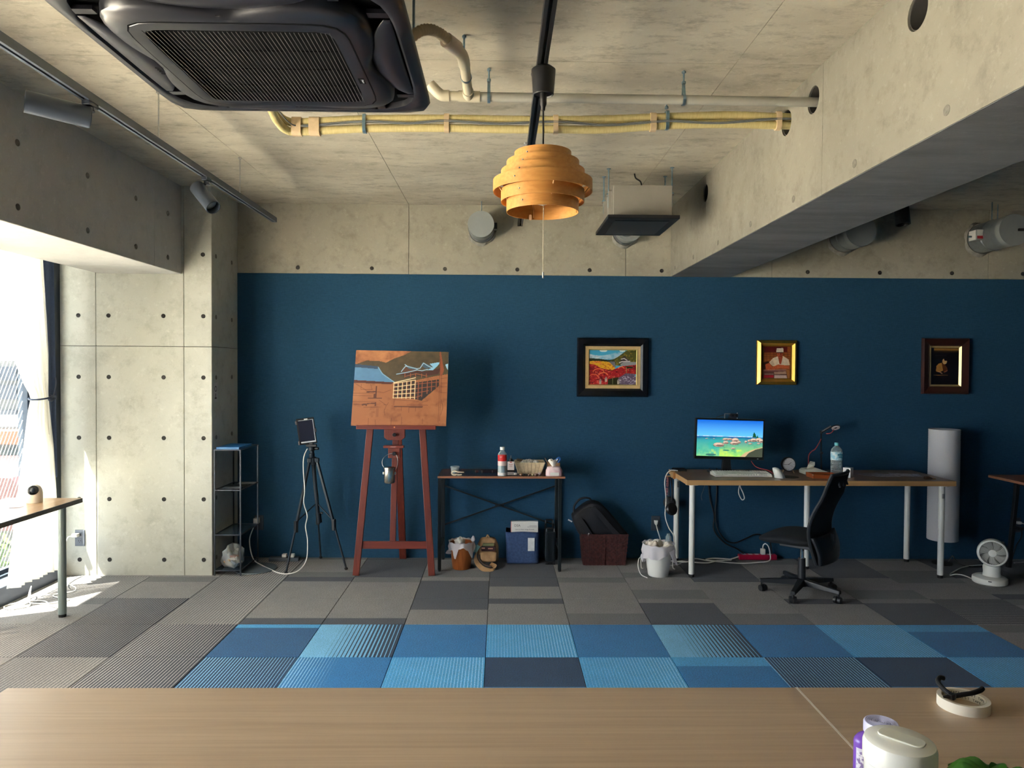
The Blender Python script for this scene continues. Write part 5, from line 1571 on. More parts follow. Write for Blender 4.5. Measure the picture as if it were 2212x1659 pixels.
def basket_cream():
    xa, xb, ya, yb = 0.148, 0.320, 5.66, 5.80
    b = thing('woven_tray', 'cream woven paper basket of crumpled tissues on the walnut table', 'basket', (0.234, 5.73, T))
    wv = M('paper_weave_cream', (222, 204, 170), 0.8, col2=(200, 178, 142), scale=50, bump=0.5)
    def wall(p0, p1, q0, q1, nrm_):
        mb_ = MB()
        n = 7
        for k in range(n):
            a0, a1 = Vector(p0).lerp(Vector(p1), k/n), Vector(p0).lerp(Vector(p1), (k+0.94)/n)
            b0, b1 = Vector(q0).lerp(Vector(q1), k/n), Vector(q0).lerp(Vector(q1), (k+0.94)/n)
            o = Vector(nrm_)*(0.003 if k % 2 else 0.006)
            i_ = Vector(nrm_)*-0.002
            mb_.add([tuple(a0+o), tuple(a1+o), tuple(b1+o), tuple(b0+o), tuple(a0+i_), tuple(a1+i_), tuple(b1+i_), tuple(b0+i_)], [(0, 1, 2, 3), (7, 6, 5, 4), (0, 4, 5, 1), (1, 5, 6, 2), (2, 6, 7, 3), (3, 7, 4, 0)])
        return mb_
    ex, ez = 0.028, 0.088
    B_ = [(xa, ya, T), (xb, ya, T), (xb, yb, T), (xa, yb, T)]
    U_ = [(xa-ex, ya-ex*0.6, T+ez), (xb+ex, ya-ex*0.6, T+ez), (xb+ex, yb+ex*0.6, T+ez), (xa-ex, yb+ex*0.6, T+ez)]
    for k, nn in enumerate(((0, -1, 0), (1, 0, 0), (0, 1, 0), (-1, 0, 0))):
        mk('woven_side', wall(B_[k], B_[(k+1) % 4], U_[k], U_[(k+1) % 4], nn), wv, b)
    mk('base', MB().box(xa, xb, ya, yb, T, T+0.004), wv, b)
    mk('rim_wire', MB().tube(U_, 0.003, 6, closed=True), M('rim_cream', (236, 226, 200), 0.6), b)
    for k in range(2):
        mk('side_handle', MB().tube([Vector(U_[k])+Vector((0, 0, 0)), Vector(B_[k])], 0.0042, 8), M('rim_cream', (236, 226, 200), 0.6), b)
    tm = M('tissue_white', (238, 234, 224), 0.85, var=0.05)
    for k, (px, py, pz, r) in enumerate(((0.19, 5.70, T+0.075, 0.028), (0.235, 5.72, T+0.078, 0.03), (0.285, 5.70, T+0.076, 0.026), (0.26, 5.75, T+0.075, 0.03), (0.21, 5.75, T+0.078, 0.026))):
        single('crumpled_tissue', lump((px, py, pz), (r, r, r*0.8), 20+k, 0.3, flatb=False), tm, ['crumpled tissue at the left front of the cream basket', 'crumpled tissue in the middle of the cream basket', 'crumpled tissue at the right front of the cream basket', 'crumpled tissue at the right back of the cream basket', 'crumpled tissue at the left back of the cream basket'][k], 'tissue', group='tissues in the cream basket', smooth=True, angle=180)
    wb = thing('scrub_brush', 'dark wooden scraper block resting on the left corner of the cream basket', 'scraper', (0.16, 5.72, T+0.09))
    mk('block', MB().cbox((0.158, 5.735, T+0.098), (0.048, 0.025, 0.018), Matrix.Rotation(0.15, 3, 'Y')), M('block_wood', (96, 82, 66), 0.6), wb, bevel=0.003)
basket_cream()
tubes = [((0.118, 5.575), (0.150, 5.64), (196, 202, 202), 'pale grey paint tube lying at the left of the tube row', 0.012), ((0.160, 5.56), (0.170, 5.63), (214, 150, 78), 'ochre paint tube standing out in front of the cream basket', 0.009), ((0.182, 5.57), (0.20, 5.63), (40, 40, 62), 'dark blue paint tube in front of the cream basket', 0.008), ((0.203, 5.575), (0.215, 5.635), (64, 52, 48), 'umber paint tube in the middle of the tube row', 0.007), ((0.222, 5.565), (0.238, 5.635), (176, 104, 84), 'thin terracotta paint tube in front of the cream basket', 0.006), ((0.252, 5.57), (0.258, 5.64), (238, 222, 150), 'pale yellow paint tube in front of the cream basket', 0.010), ((0.272, 5.56), (0.296, 5.63), (128, 62, 48), 'dark red paint tube near the right end of the row', 0.009), ((0.305, 5.60), (0.316, 5.65), (214, 196, 206), 'pale pink paint tube at the right end of the row', 0.011)]
for (a, b, c, lab, r) in tubes:
    t = thing('paint_tube', lab, 'paint tube', ((a[0]+b[0])/2, (a[1]+b[1])/2, T), group='paint tubes on the walnut table')
    A, B = Vector((a[0], a[1], T+r*0.9)), Vector((b[0], b[1], T+r*0.9))
    d = (B-A).normalized()
    sd = Vector((-d.y, d.x, 0))
    mb_ = MB()
    vs, fs = [], []
    n = 10
    for i in range(7):
        t_ = i/6
        c_ = A.lerp(B, t_)
        hw = r*(1+0.25*t_)
        hh = r*0.9*(1-t_*0.85)
        for k in range(n):
            g = 2*PI*k/n
            vs.append(tuple(c_ + sd*(hw*math.cos(g)) + Vector((0, 0, hh*math.sin(g) - r*0.9 + max(hh, 0.001)))))
    for i in range(6):
        for k in range(n):
            l = (k+1) % n
            fs.append((i*n+k, i*n+l, (i+1)*n+l, (i+1)*n+k))
    fs += [tuple(range(n)), tuple(range(6*n, 7*n))]
    mk('tube_body', mb_.add(vs, fs), M('tube_' + lab[:12].replace(' ', '_') + str(int(a[0]*1000)), c, 0.35, 0.2, var=0.2, scale=50), t, smooth=True)
    mk('cap', MB().cyl(A-d*0.011, A, r*0.45, r*0.6, n=10), M('tube_cap', (226, 220, 210), 0.4) if c[0] > 120 else black_m, t, smooth=True)
tw = thing('tissue_pack', 'soft pink tissue pack at the right end of the walnut table', 'tissue pack', (0.415, 5.575, T))
pk = M('tissue_pack_pink', (236, 214, 216), 0.5, col2=(226, 184, 190), scale=16)
def pack(u, v):
    a, t = 2*PI*u, v
    ex = 3.2
    c, s_ = math.cos(a), math.sin(a)
    d = 1/((abs(c)**ex+abs(s_)**ex)**(1/ex))
    k = 1.0-0.25*max(0, t-0.55)/0.45 if t < 0.98 else 0.0
    k *= (1+0.03*math.sin(9*a+6*t))
    return (0.417+0.062*d*c*k, 5.585+0.045*d*s_*k, T+0.07*min(1, t*1.02))
mk('wrapper', MB().grid(pack, 40, 12), pk, tw, smooth=True, angle=60)
mk('white_panel', MB().box(0.385, 0.452, 5.5372, 5.5385, T+0.004, T+0.028), M('pack_white', (238, 238, 232), 0.5), tw, bevel=0.0005)
def tis(u, v):
    a = 2*PI*u
    r_ = 0.010+0.022*v*(1+0.3*math.sin(3*a))
    return (0.415+r_*math.cos(a)*1.1-0.006*v, 5.585+r_*0.7*math.sin(a), T+0.066+0.052*v+0.008*math.sin(4*a)*v)
mk('tissue_sheet', MB().grid(tis, 24, 8), M('tissue_white', (238, 234, 224), 0.85), tw, smooth=True, angle=180)
kb_ = thing('cork_box', 'small open kraft box behind the pink tissue pack', 'box', (0.42, 5.70, T))
mk('carton', MB().box(0.37, 0.47, 5.66, 5.665, T, T+0.085).box(0.37, 0.47, 5.735, 5.74, T, T+0.085).box(0.37, 0.375, 5.66, 5.74, T, T+0.085).box(0.465, 0.47, 5.66, 5.74, T, T+0.085).box(0.37, 0.47, 5.66, 5.74, T, T+0.004), M('kraft_card', (190, 150, 112), 0.8, var=0.1), kb_)
mk('flap', MB().cbox((0.365, 5.70, T+0.098), (0.004, 0.08, 0.04), Matrix.Rotation(-0.5, 3, 'Y')), M('kraft_card', (190, 150, 112), 0.8), kb_)
bl_ = thing('blue_ribbon', 'bright blue plastic ribbon sticking up behind the tissue pack', 'ribbon', (0.45, 5.70, T+0.06))
mk('loop', MB().tube(spline([(0.432, 5.68, T+0.06), (0.44, 5.68, T+0.09), (0.452, 5.68, T+0.118), (0.466, 5.68, T+0.125), (0.472, 5.68, T+0.108), (0.46, 5.68, T+0.09), (0.455, 5.68, T+0.07), (0.46, 5.68, T+0.055)], 8), 0.0065, 8), M('ribbon_blue', (28, 110, 196), 0.3, var=0.2), bl_, smooth=True)
mk('tail', MB().tube(spline([(0.448, 5.685, T+0.12), (0.437, 5.685, T+0.105), (0.43, 5.685, T+0.085)], 6), 0.004, 8), M('ribbon_blue', (28, 110, 196), 0.3), bl_, smooth=True)

# ---- things under the side table ---------------------------------------------
binw = woodmat('bin_wood', (176, 104, 54), (142, 76, 36), (120, 60, 28), 'z', 0.4, 0.7)
wb_ = thing('wooden_bin', 'round wood grain waste bin under the left end of the walnut table', 'bin', (-0.293, 5.64, 0))
mk('shell', MB().lathe([(0, 0.0), (0.068, 0.0), (0.071, 0.006), (0.090, 0.205), (0.086, 0.205), (0.067, 0.01), (0, 0.01)], 40, (-0.293, 5.64, 0)), binw, wb_, smooth=True)
plw = sheer('white_polybag', (236, 232, 238), 0.35, 0.05)
def liner(c, r0, ztop, drops, zin, seed):
    """bag over a rim: inside skirt, rim, outside drape of uneven length"""
    def fn(u, v):
        a = 2*PI*u
        dr_ = np.interp(u % 1.0, drops[0], drops[1])
        if v < 0.3:
            t = v/0.3
            rr_ = r0*0.86 + (r0-r0*0.86)*t
            z = zin+(ztop-zin)*t
        elif v < 0.42:
            t = (v-0.3)/0.12
            rr_ = r0+0.008*math.sin(PI*t)+0.004*t
            z = ztop+0.006*math.sin(PI*t)
        else:
            t = (v-0.42)/0.58
            rr_ = r0+0.004+0.014*t+0.006*math.sin(9*a+seed)*t - 0.02*t*dr_/0.2
            z = ztop-dr_*t
        return (c[0]+rr_*math.cos(a), c[1]+rr_*math.sin(a), z + 0.003*math.sin(13*a+seed))
    return MB().grid(fn, 90, 22)
# u=0.75 is toward the camera
mk('bag_liner', liner((-0.293, 5.64), 0.091, 0.208, ([0, 0.1, 0.25, 0.45, 0.52, 0.58, 0.64, 0.67, 0.69, 0.72, 0.78, 0.84, 0.90, 0.96, 1.0], [0.04, 0.03, 0.03, 0.04, 0.075, 0.06, 0.055, 0.115, 0.115, 0.04, 0.03, 0.055, 0.12, 0.08, 0.04]), 0.13, 1.0), plw, wb_, smooth=True, angle=180)
mk('bag_ear', lump((-0.388, 5.62, 0.128), (0.022, 0.014, 0.014), 31, 0.25, flatb=False).add(*(lambda g: (g.v, g.f))(lump((-0.203, 5.64, 0.225), (0.014, 0.012, 0.022), 32, 0.25, flatb=False))), plw, wb_, smooth=True, angle=180)
single('crumpled_paper', lump((-0.305, 5.64, 0.205), (0.035, 0.03, 0.032), 41, 0.3, flatb=False), M('tissue_white', (238, 234, 224), 0.85), 'crumpled white paper poking out of the wooden bin', 'paper', smooth=True, angle=180)
tan = M('canvas_tan', (188, 152, 112), 0.85, col2=(164, 128, 92), scale=18, bump=0.4)
tan_d = M('strap_brown', (70, 54, 44), 0.7, var=0.2)
bg_ = thing('tan_bag', 'small tan canvas shoulder bag with straps on the floor', 'bag', (-0.085, 5.72, 0))
def bagfn(c, h, p=3.5, top=0.75, seed=0):
    def fn(u, v):
        a, t = 2*PI*u, v
        cc_, s_ = math.cos(a), math.sin(a)
        d = 1/((abs(cc_)**p+abs(s_)**p)**(1/p))
        k = 1.0 if t < 0.6 else (1-(1-top)*((t-0.6)/0.4)**1.5)
        if t > 0.93:
            k *= math.sqrt(max(0, 1-((t-0.93)/0.07)**2))
        if t < 0.05:
            k *= (0.9+2*t)
        k *= 1+0.025*math.sin(4*a+seed)*math.sin(6*t+seed)
        return (c[0]+h[0]*d*cc_*k, c[1]+h[1]*d*s_*k, c[2]+h[2]*t)
    return fn
mk('body', MB().grid(bagfn((-0.088, 5.735, 0.035), (0.082, 0.062, 0.185), 3.2, 0.62), 40, 20), tan, bg_, smooth=True, angle=180)
mk('front_pocket', MB().grid(bagfn((-0.085, 5.675, 0.05), (0.068, 0.028, 0.075), 4, 0.95), 32, 10), tan, bg_, smooth=True, angle=180)
mk('window_pocket', MB().prism(rrect(-0.142, -0.030, 0.128, 0.165, 0.008), 5.655, 5.680, 'xz'), M('pocket_wine', (54, 28, 34), 0.4), bg_, bevel=0.002)
mk('pocket_lip', MB().prism(rrect(-0.130, -0.040, 0.163, 0.185, 0.008), 5.662, 5.684, 'xz'), M('pocket_olive', (118, 120, 82), 0.5), bg_, bevel=0.002)
mk('pocket_label', MB().box(-0.137, -0.112, 5.6535, 5.655, 0.146, 0.156).box(-0.088, -0.05, 5.6535, 5.655, 0.144, 0.152), M('pocket_label', (190, 140, 120), 0.5), bg_)
mk('luggage_tag', MB().cbox((-0.178, 5.672, 0.142), (0.032, 0.003, 0.062), Matrix.Rotation(0.6, 3, 'Y')), M('tag_cyan', (140, 206, 216), 0.4), bg_)
mk('strap', MB().grid(lambda u, v: tuple(Vector(spline([(-0.165, 5.70, 0.14), (-0.185, 5.66, 0.09), (-0.175, 5.62, 0.05), (-0.13, 5.575, 0.015), (-0.085, 5.55, 0.006), (-0.04, 5.565, 0.008), (-0.03, 5.61, 0.018), (-0.07, 5.64, 0.03)], 8)[int(round(u*56))]) + Vector((0.010, 0.016, 0.010))*(v-0.5)*2), 56, 1), tan, bg_, solid=0.004)
mk('dark_strap', MB().tube(spline([(-0.155, 5.66, 0.10), (-0.15, 5.645, 0.06), (-0.11, 5.62, 0.028), (-0.06, 5.60, 0.02)], 8), 0.009, 8), tan_d, bg_, smooth=True)
mk('top_loop', MB().tube(spline([(-0.105, 5.735, 0.21), (-0.092, 5.735, 0.236), (-0.078, 5.735, 0.212)], 6), 0.006, 8), tan, bg_, smooth=True)
den = M('denim_blue_fabric', (62, 86, 128), 0.9, col2=(48, 70, 110), scale=60, bump=0.4)
bx = thing('fabric_box', 'soft denim blue storage box holding a white carton under the walnut table', 'storage box', (0.187, 5.83, 0))
def fbx(u, v):
    a = 2*PI*u
    p = 7
    c, s_ = math.cos(a), math.sin(a)
    d = 1/((abs(c)**p+abs(s_)**p)**(1/p))
    k = 0.97+0.05*v + 0.012*math.sin(5*a+3*v)
    return (0.187+0.130*d*c*k, 5.835+0.085*d*s_*k, 0.006+0.248*v+0.004*math.sin(3*a)*v)
mk('shell', MB().grid(fbx, 72, 14), den, bx, smooth=True, solid=0.006, angle=60)
mk('base', MB().prism(rrect(0.062, 0.312, 5.755, 5.915, 0.02), 0.004, 0.012, 'xy'), den, bx)
mk('hem', MB().grid(lambda u, v: tuple((Vector(fbx(u, 0.93+0.07*v)) - Vector((0.187, 5.835, 0)))*1.012 + Vector((0.187, 5.835, 0))), 72, 2), M('denim_hem', (50, 72, 112), 0.9), bx, smooth=True, angle=60)
mk('paper_label', MB().box(0.226, 0.279, 5.7405, 5.7425, 0.108, 0.212), M('label_crumpled', (222, 226, 230), 0.7, var=0.15, scale=40, bump=0.5), bx)
ct = thing('white_carton', 'flat white printed carton standing up in the denim blue box', 'carton', (0.198, 5.80, 0.02))
mk('carton_body', MB().cbox((0.200, 5.795, 0.185), (0.216, 0.05, 0.30), Matrix.Rotation(-0.05, 3, 'X')), M('carton_white', (226, 226, 224), 0.5, var=0.03), ct, bevel=0.002)
yy = 5.7605
ink = M('print_ink_grey', (92, 92, 98), 0.6)
mk('print_logo', text_mb('DSA', 0.026, (0.118, yy-0.004, 0.298)), ink, ct)
mk('print_note', MB().box(0.238, 0.296, yy-0.0045, yy-0.004, 0.303, 0.3065).box(0.222, 0.296, yy-0.004, yy-0.0035, 0.294, 0.2975), M('print_fine', (170, 170, 174), 0.6, var=0.3, scale=200), ct)
mk('print_line', text_mb('Learn to draw manga & brand', 0.0125, (0.200, yy-0.002, 0.272), align='CENTER'), ink, ct)
mk('side_stripe', MB().cbox((0.0935, 5.795, 0.185), (0.004, 0.0505, 0.2995), Matrix.Rotation(-0.05, 3, 'X')), M('carton_pink_side', (216, 140, 140), 0.5), ct)
mk('carton_sticker', MB().box(0.215, 0.29, 5.7565, 5.7575, 0.238, 0.256), M('carton_sticker', (206, 178, 130), 0.5, var=0.3, scale=60), ct)
su = thing('black_case', 'slim black hard case standing upright beside the denim blue box', 'case', (0.40, 5.80, 0))
blk_case = M('case_black', (24, 32, 38), 0.35, var=0.1)
mk('shell', MB().prism(rrect(0.362, 0.448, 0.028, 0.265, 0.02, 4), 5.72, 5.90, 'xz'), blk_case, su, bevel=0.008, seg=3)
mk('rib', MB().prism(rrect(0.378, 0.390, 0.045, 0.25, 0.005), 5.712, 5.722, 'xz').prism(rrect(0.424, 0.434, 0.045, 0.25, 0.005), 5.712, 5.722, 'xz'), blk_case, su)
for y, z in ((5.735, 0.285), (5.86, 0.325)):
    hh = mk('handle', MB().tube(spline([(0.372, y, 0.255), (0.375, y, z), (0.40, y, z+0.006), (0.428, y, z), (0.432, y, 0.255)], 6), 0.008, 8), black_m, su, smooth=True)
    mk('handle_tip', MB().box(0.37, 0.376, y-0.009, y-0.004, z-0.02, z+0.004).box(0.43, 0.436, y-0.009, y-0.004, z-0.02, z+0.004), steel, hh)
for x in (0.378, 0.432):
    for y in (5.74, 5.88):
        mk('wheel', MB().cyl((x-0.012, y, 0.014), (x+0.012, y, 0.014), 0.014, n=16), black_soft, su, smooth=True)
bsk = M('basket_burgundy_weave', (84, 40, 38), 0.75, col2=(60, 26, 26), scale=46, bump=0.9, stretch=(1, 1, 1))
bk = thing('woven_basket', 'burgundy brown woven basket with a backpack stuffed in it', 'basket', (0.832, 5.82, 0))
def bwall(p0, p1, q0, q1, nrm_, n, m):
    mb_ = MB()
    P0, P1, Q0, Q1 = map(Vector, (p0, p1, q0, q1))
    nn = Vector(nrm_)
    for i in range(n):
        for j in range(m):
            o = 0.0045 if (i+j) % 2 else 0.0015
            def pt(s_, t_):
                return P0.lerp(P1, s_).lerp(Q0.lerp(Q1, s_), t_)
            a, b, c, d = pt((i+0.03)/n, (j+0.03)/m), pt((i+0.97)/n, (j+0.03)/m), pt((i+0.97)/n, (j+0.97)/m), pt((i+0.03)/n, (j+0.97)/m)
            mb_.add([tuple(x+nn*o) for x in (a, b, c, d)] + [tuple(x-nn*0.004) for x in (a, b, c, d)], [(0, 1, 2, 3), (7, 6, 5, 4), (0, 4, 5, 1), (1, 5, 6, 2), (2, 6, 7, 3), (3, 7, 4, 0)])
    return mb_
B_ = [(0.667, 5.725, 0.0), (0.997, 5.725, 0.0), (0.99, 5.915, 0.0), (0.675, 5.915, 0.0)]
U_ = [(0.648, 5.712, 0.245), (1.018, 5.712, 0.245), (1.01, 5.93, 0.245), (0.655, 5.93, 0.245)]
for k, nn in enumerate(((0, -1, 0), (1, 0, 0), (0, 1, 0), (-1, 0, 0))):
    mk('woven_side', bwall(B_[k], B_[(k+1) % 4], U_[k], U_[(k+1) % 4], nn, 22 if k % 2 == 0 else 13, 16), bsk, bk)
mk('base', MB().box(0.67, 0.99, 5.727, 5.913, 0, 0.006), bsk, bk)
mk('rim', MB().tube(U_, 0.005, 6, closed=True), bsk, bk)
mk('corner_seam', MB().tube([(0.832, 5.716, 0.005), (0.833, 5.704, 0.24)], 0.003, 6), bsk, bk)
bp = thing('backpack', 'black backpack lying slanted in the burgundy basket', 'backpack', (0.80, 5.80, 0.03))
bpm = M('backpack_black', (20, 21, 30), 0.7, var=0.25, scale=14, bump=0.3)
out_ = [(0.578, 0.37), (0.59, 0.40), (0.66, 0.465), (0.72, 0.498), (0.775, 0.495), (0.82, 0.47), (0.90, 0.385), (1.00, 0.262), (0.995, 0.20), (0.93, 0.11), (0.72, 0.11), (0.655, 0.20), (0.60, 0.30)]
sp_ = [(p[0], p[2]) for p in spline([(x, 0, z) for x, z in out_], 5, closed=True)]
cx_, cz_ = 0.78, 0.31
def bpf(u, v):
    i = int(round(u*len(sp_))) % len(sp_)
    x, z = sp_[i]
    a = (v-0.5)*PI
    k = 0.80+0.20*math.cos(a)**0.6 if abs(v-0.5) < 0.499 else 0.0
    if v in (0.0, 1.0):
        k = 0
    return (cx_+(x-cx_)*k, 5.815+0.075*math.sin(a), cz_+(z-cz_)*k)
mk('body', MB().grid(bpf, len(sp_), 12), bpm, bp, smooth=True, angle=180)
mk('shoulder_strap', MB().grid(lambda u, v: tuple(Vector(spline([(0.625, 5.745, 0.375), (0.66, 5.728, 0.33), (0.70, 5.722, 0.27), (0.725, 5.722, 0.225)], 8)[int(round(u*24))]) + Vector((0.030, 0, 0.018))*(v-0.5)), 24, 1), bpm, bp, solid=0.012)
mk('shoulder_strap', MB().grid(lambda u, v: tuple(Vector(spline([(0.735, 5.735, 0.455), (0.80, 5.725, 0.39), (0.86, 5.72, 0.32), (0.935, 5.72, 0.24)], 8)[int(round(u*24))]) + Vector((0.032, 0, 0.022))*(v-0.5)), 24, 1), bpm, bp, solid=0.012)
mk('top_handle', MB().tube(spline([(0.595, 5.80, 0.39), (0.60, 5.80, 0.46), (0.65, 5.80, 0.515), (0.715, 5.80, 0.518), (0.735, 5.80, 0.49)], 8), 0.0085, 8), bpm, bp, smooth=True)
mk('buckle', MB().cbox((0.700, 5.712, 0.245), (0.008, 0.006, 0.03), Matrix.Rotation(0.5, 3, 'Y')), M('buckle_white', (206, 206, 206), 0.4), bp, bevel=0.001)
mk('strap_end', MB().cbox((0.565, 5.80, 0.338), (0.036, 0.008, 0.010), Matrix.Rotation(0.5, 3, 'Y')), M('buckle_white', (206, 206, 206), 0.4), bp, bevel=0.001)
mk('zip', MB().tube(spline([(0.62, 5.755, 0.41), (0.69, 5.742, 0.45), (0.74, 5.742, 0.45), (0.80, 5.742, 0.40)], 8), 0.003, 6), black_m, bp, smooth=True)

# ================================================================== PICTURES ON THE WALL
def frame_parts(t, x0, x1, z0, z1, prof, mats, names, y=W):
    """mitred mouldings: prof = list of (inset_outer, inset_inner, depth_outer, depth_inner)"""
    for (a, b, da, db), m, nm in zip(prof, mats, names):
        O = [(x0+a, z0+a), (x1-a, z0+a), (x1-a, z1-a), (x0+a, z1-a)]
        I = [(x0+b, z0+b), (x1-b, z0+b), (x1-b, z1-b), (x0+b, z1-b)]
        for k in range(4):
            l = (k+1) % 4
            v = [(O[k][0], y-da, O[k][1]), (O[l][0], y-da, O[l][1]), (I[l][0], y-db, I[l][1]), (I[k][0], y-db, I[k][1])]
            v += [(p[0], y-0.001, p[2]) for p in v]
            mk(nm, MB().add(v, [(0, 1, 2, 3), (7, 6, 5, 4), (0, 4, 5, 1), (1, 5, 6, 2), (2, 6, 7, 3), (3, 7, 4, 0)]), m, t)
blk_gl = M('frame_black_gloss', (14, 14, 20), 0.22, spec=0.6)
linen = M('frame_linen_gold', (206, 176, 124), 0.55, var=0.12, scale=40)
fr = thing('framed_painting', 'black framed painting of red and yellow autumn garden on the blue wall', 'picture', (0.916, W, 1.324))
fx0, fx1, fz0, fz1 = 0.624, 1.208, 1.326, 1.806
frame_parts(fr, fx0, fx1, fz0, fz1, [(0, 0.010, 0.020, 0.034), (0.010, 0.050, 0.034, 0.030), (0.050, 0.068, 0.036, 0.020), (0.068, 0.094, 0.022, 0.018), (0.094, 0.101, 0.024, 0.012)], [blk_gl, blk_gl, blk_gl, linen, M('frame_gilt_bevel', (240, 222, 150), 0.25, 0.6)], ['outer_moulding', 'flat_moulding', 'inner_moulding', 'linen_liner', 'gilt_bevel'])
def paint_garden():
    p = Pic(150, 112, (70, 170, 210))
    n = p.fbm(6, 11, 5); n2 = p.fbm(22, 12, 3); n3 = p.fbm(34, 13, 3)
    p.put(((p.t > 0.11+0.05*np.sin(p.u*7)) & (p.t < 0.27)).astype(float)*np.clip((n-0.3)*2.2, 0, 1), (226, 232, 236))
    p.put(((p.t > 0.18) & (p.t < 0.27)).astype(float)*np.clip((n2-0.5)*3, 0, 1), (150, 166, 186), 0.8)
    p.ell(0.3, 0.02, 0.08, 0.035, (240, 244, 246)); p.ell(0.7, 0.02, 0.06, 0.03, (220, 236, 242))
    m_ = p.poly([(0.0, 0.24), (0.2, 0.25), (0.42, 0.29), (0.6, 0.24), (0.6, 0.36), (0, 0.36)], (34, 46, 26))
    m_ = p.poly([(0.42, 0.33), (0.60, 0.20), (0.78, 0.02), (0.82, 0.0), (1, 0), (1, 0.45), (0.5, 0.45)], (82, 84, 34))
    p.put(m_*np.clip((n2-0.5)*4, 0, 1), (46, 54, 22), 0.9)
    p.put(m_*np.clip((n3-0.58)*5, 0, 1), (172, 142, 52), 0.8)
    p.poly([(0.40, 0.33), (0.54, 0.33), (0.57, 0.50), (0.46, 0.46)], (120, 116, 130))
    p.poly([(0.67, 0.25), (0.74, 0.17), (0.86, 0.30), (0.80, 0.42), (0.66, 0.40)], (60, 44, 52))
    p.poly([(0.66, 0.40), (0.75, 0.33), (1, 0.34), (1, 0.42), (0.68, 0.46)], (150, 152, 160))
    for pts in ([(0.68, 0.26), (0.74, 0.24), (0.80, 0.29)], [(0.64, 0.36), (0.70, 0.33), (0.86, 0.32)]):
        p.line(pts, (214, 210, 216), 0.010)
    m_ = p.poly([(0.0, 0.32), (0.2, 0.31), (0.42, 0.34), (0.56, 0.52), (0.5, 0.62), (0.2, 0.52), (0, 0.45)], (232, 172, 44))
    p.put(m_*np.clip((n3-0.5)*5, 0, 1), (176, 60, 34), 0.9)
    m_ = p.poly([(0.0, 0.40), (0.12, 0.42), (0.25, 0.52), (0.48, 0.58), (0.7, 0.46), (1.0, 0.42), (1, 0.70), (0.8, 0.68), (0.62, 0.80), (0.55, 1.0), (0, 1.0)], (176, 30, 38))
    p.put(m_*np.clip((n2-0.52)*5, 0, 1), (96, 12, 26), 0.9)
    p.put(m_*np.clip((n3-0.60)*6, 0, 1), (232, 116, 96), 0.9)
    for c_ in ((0.17, 0.43, 0.09), (0.2, 0.66, 0.12), (0.3, 0.75, 0.1), (0.1, 0.80, 0.1), (0.68, 0.54, 0.06)):
        a = np.linspace(3.4, 6.0, 9)
        p.line([(c_[0]+c_[2]*math.cos(t), c_[1]+c_[2]*math.sin(t)) for t in a], (240, 130, 80), 0.008)
    m_ = p.poly([(0.62, 0.80), (0.78, 0.67), (0.96, 0.68), (1, 0.80), (1, 1), (0.64, 1)], (104, 88, 112))
    p.put(m_*np.clip((n3-0.55)*6, 0, 1), (206, 196, 214), 0.9)
    p.poly([(0.40, 0.84), (0.62, 0.78), (0.66, 1), (0.40, 1)], (44, 48, 22))
    p.poly([(0.77, 0.475), (0.93, 0.475), (0.92, 0.53), (0.78, 0.53)], (52, 62, 30))
    p.line([(0.79, 0.5), (0.79, 0.66)], (150, 150, 90), 0.006)
    for x, y in ((0.24, 0.9), (0.36, 0.84), (0.62, 0.9)):
        p.poly([(x-0.03, y), (x, y-0.08), (x+0.035, y)], (150, 140, 136))
        p.poly([(x-0.02, y), (x+0.02, y), (x+0.02, y+0.08), (x-0.02, y+0.08)], (214, 206, 190))
        p.line([(x, y), (x, y+0.08)], (60, 50, 44), 0.004)
    p.line([(0.5, 0.8), (0.5, 1.0)], (120, 126, 90), 0.007)
    return p
paint_garden().mesh('paint_layer', paintmat('oil_paint_garden', 0.35), [(fx0+0.099, W-0.012, fz1-0.099), (fx1-0.099, W-0.012, fz1-0.099), (fx1-0.099, W-0.012, fz0+0.099), (fx0+0.099, W-0.012, fz0+0.099)], fr)
gold = M('frame_bright_gold', (232, 190, 92), 0.28, 0.85, var=0.1, scale=30)
gold2 = M('frame_old_gold', (150, 108, 42), 0.35, 0.6, var=0.15, scale=30)
fr2 = thing('framed_painting', 'gold framed portrait of a cook in a white cap on the blue wall', 'picture', (2.26, W, 1.43))
gx0, gx1, gz0, gz1 = 2.094, 2.427, 1.432, 1.798
frame_parts(fr2, gx0, gx1, gz0, gz1, [(0, 0.005, 0.010, 0.018), (0.005, 0.026, 0.018, 0.040), (0.026, 0.046, 0.040, 0.014), (0.046, 0.054, 0.018, 0.016)], [gold2, gold, gold, gold2], ['outer_edge', 'outer_slope', 'inner_slope', 'inner_edge'])
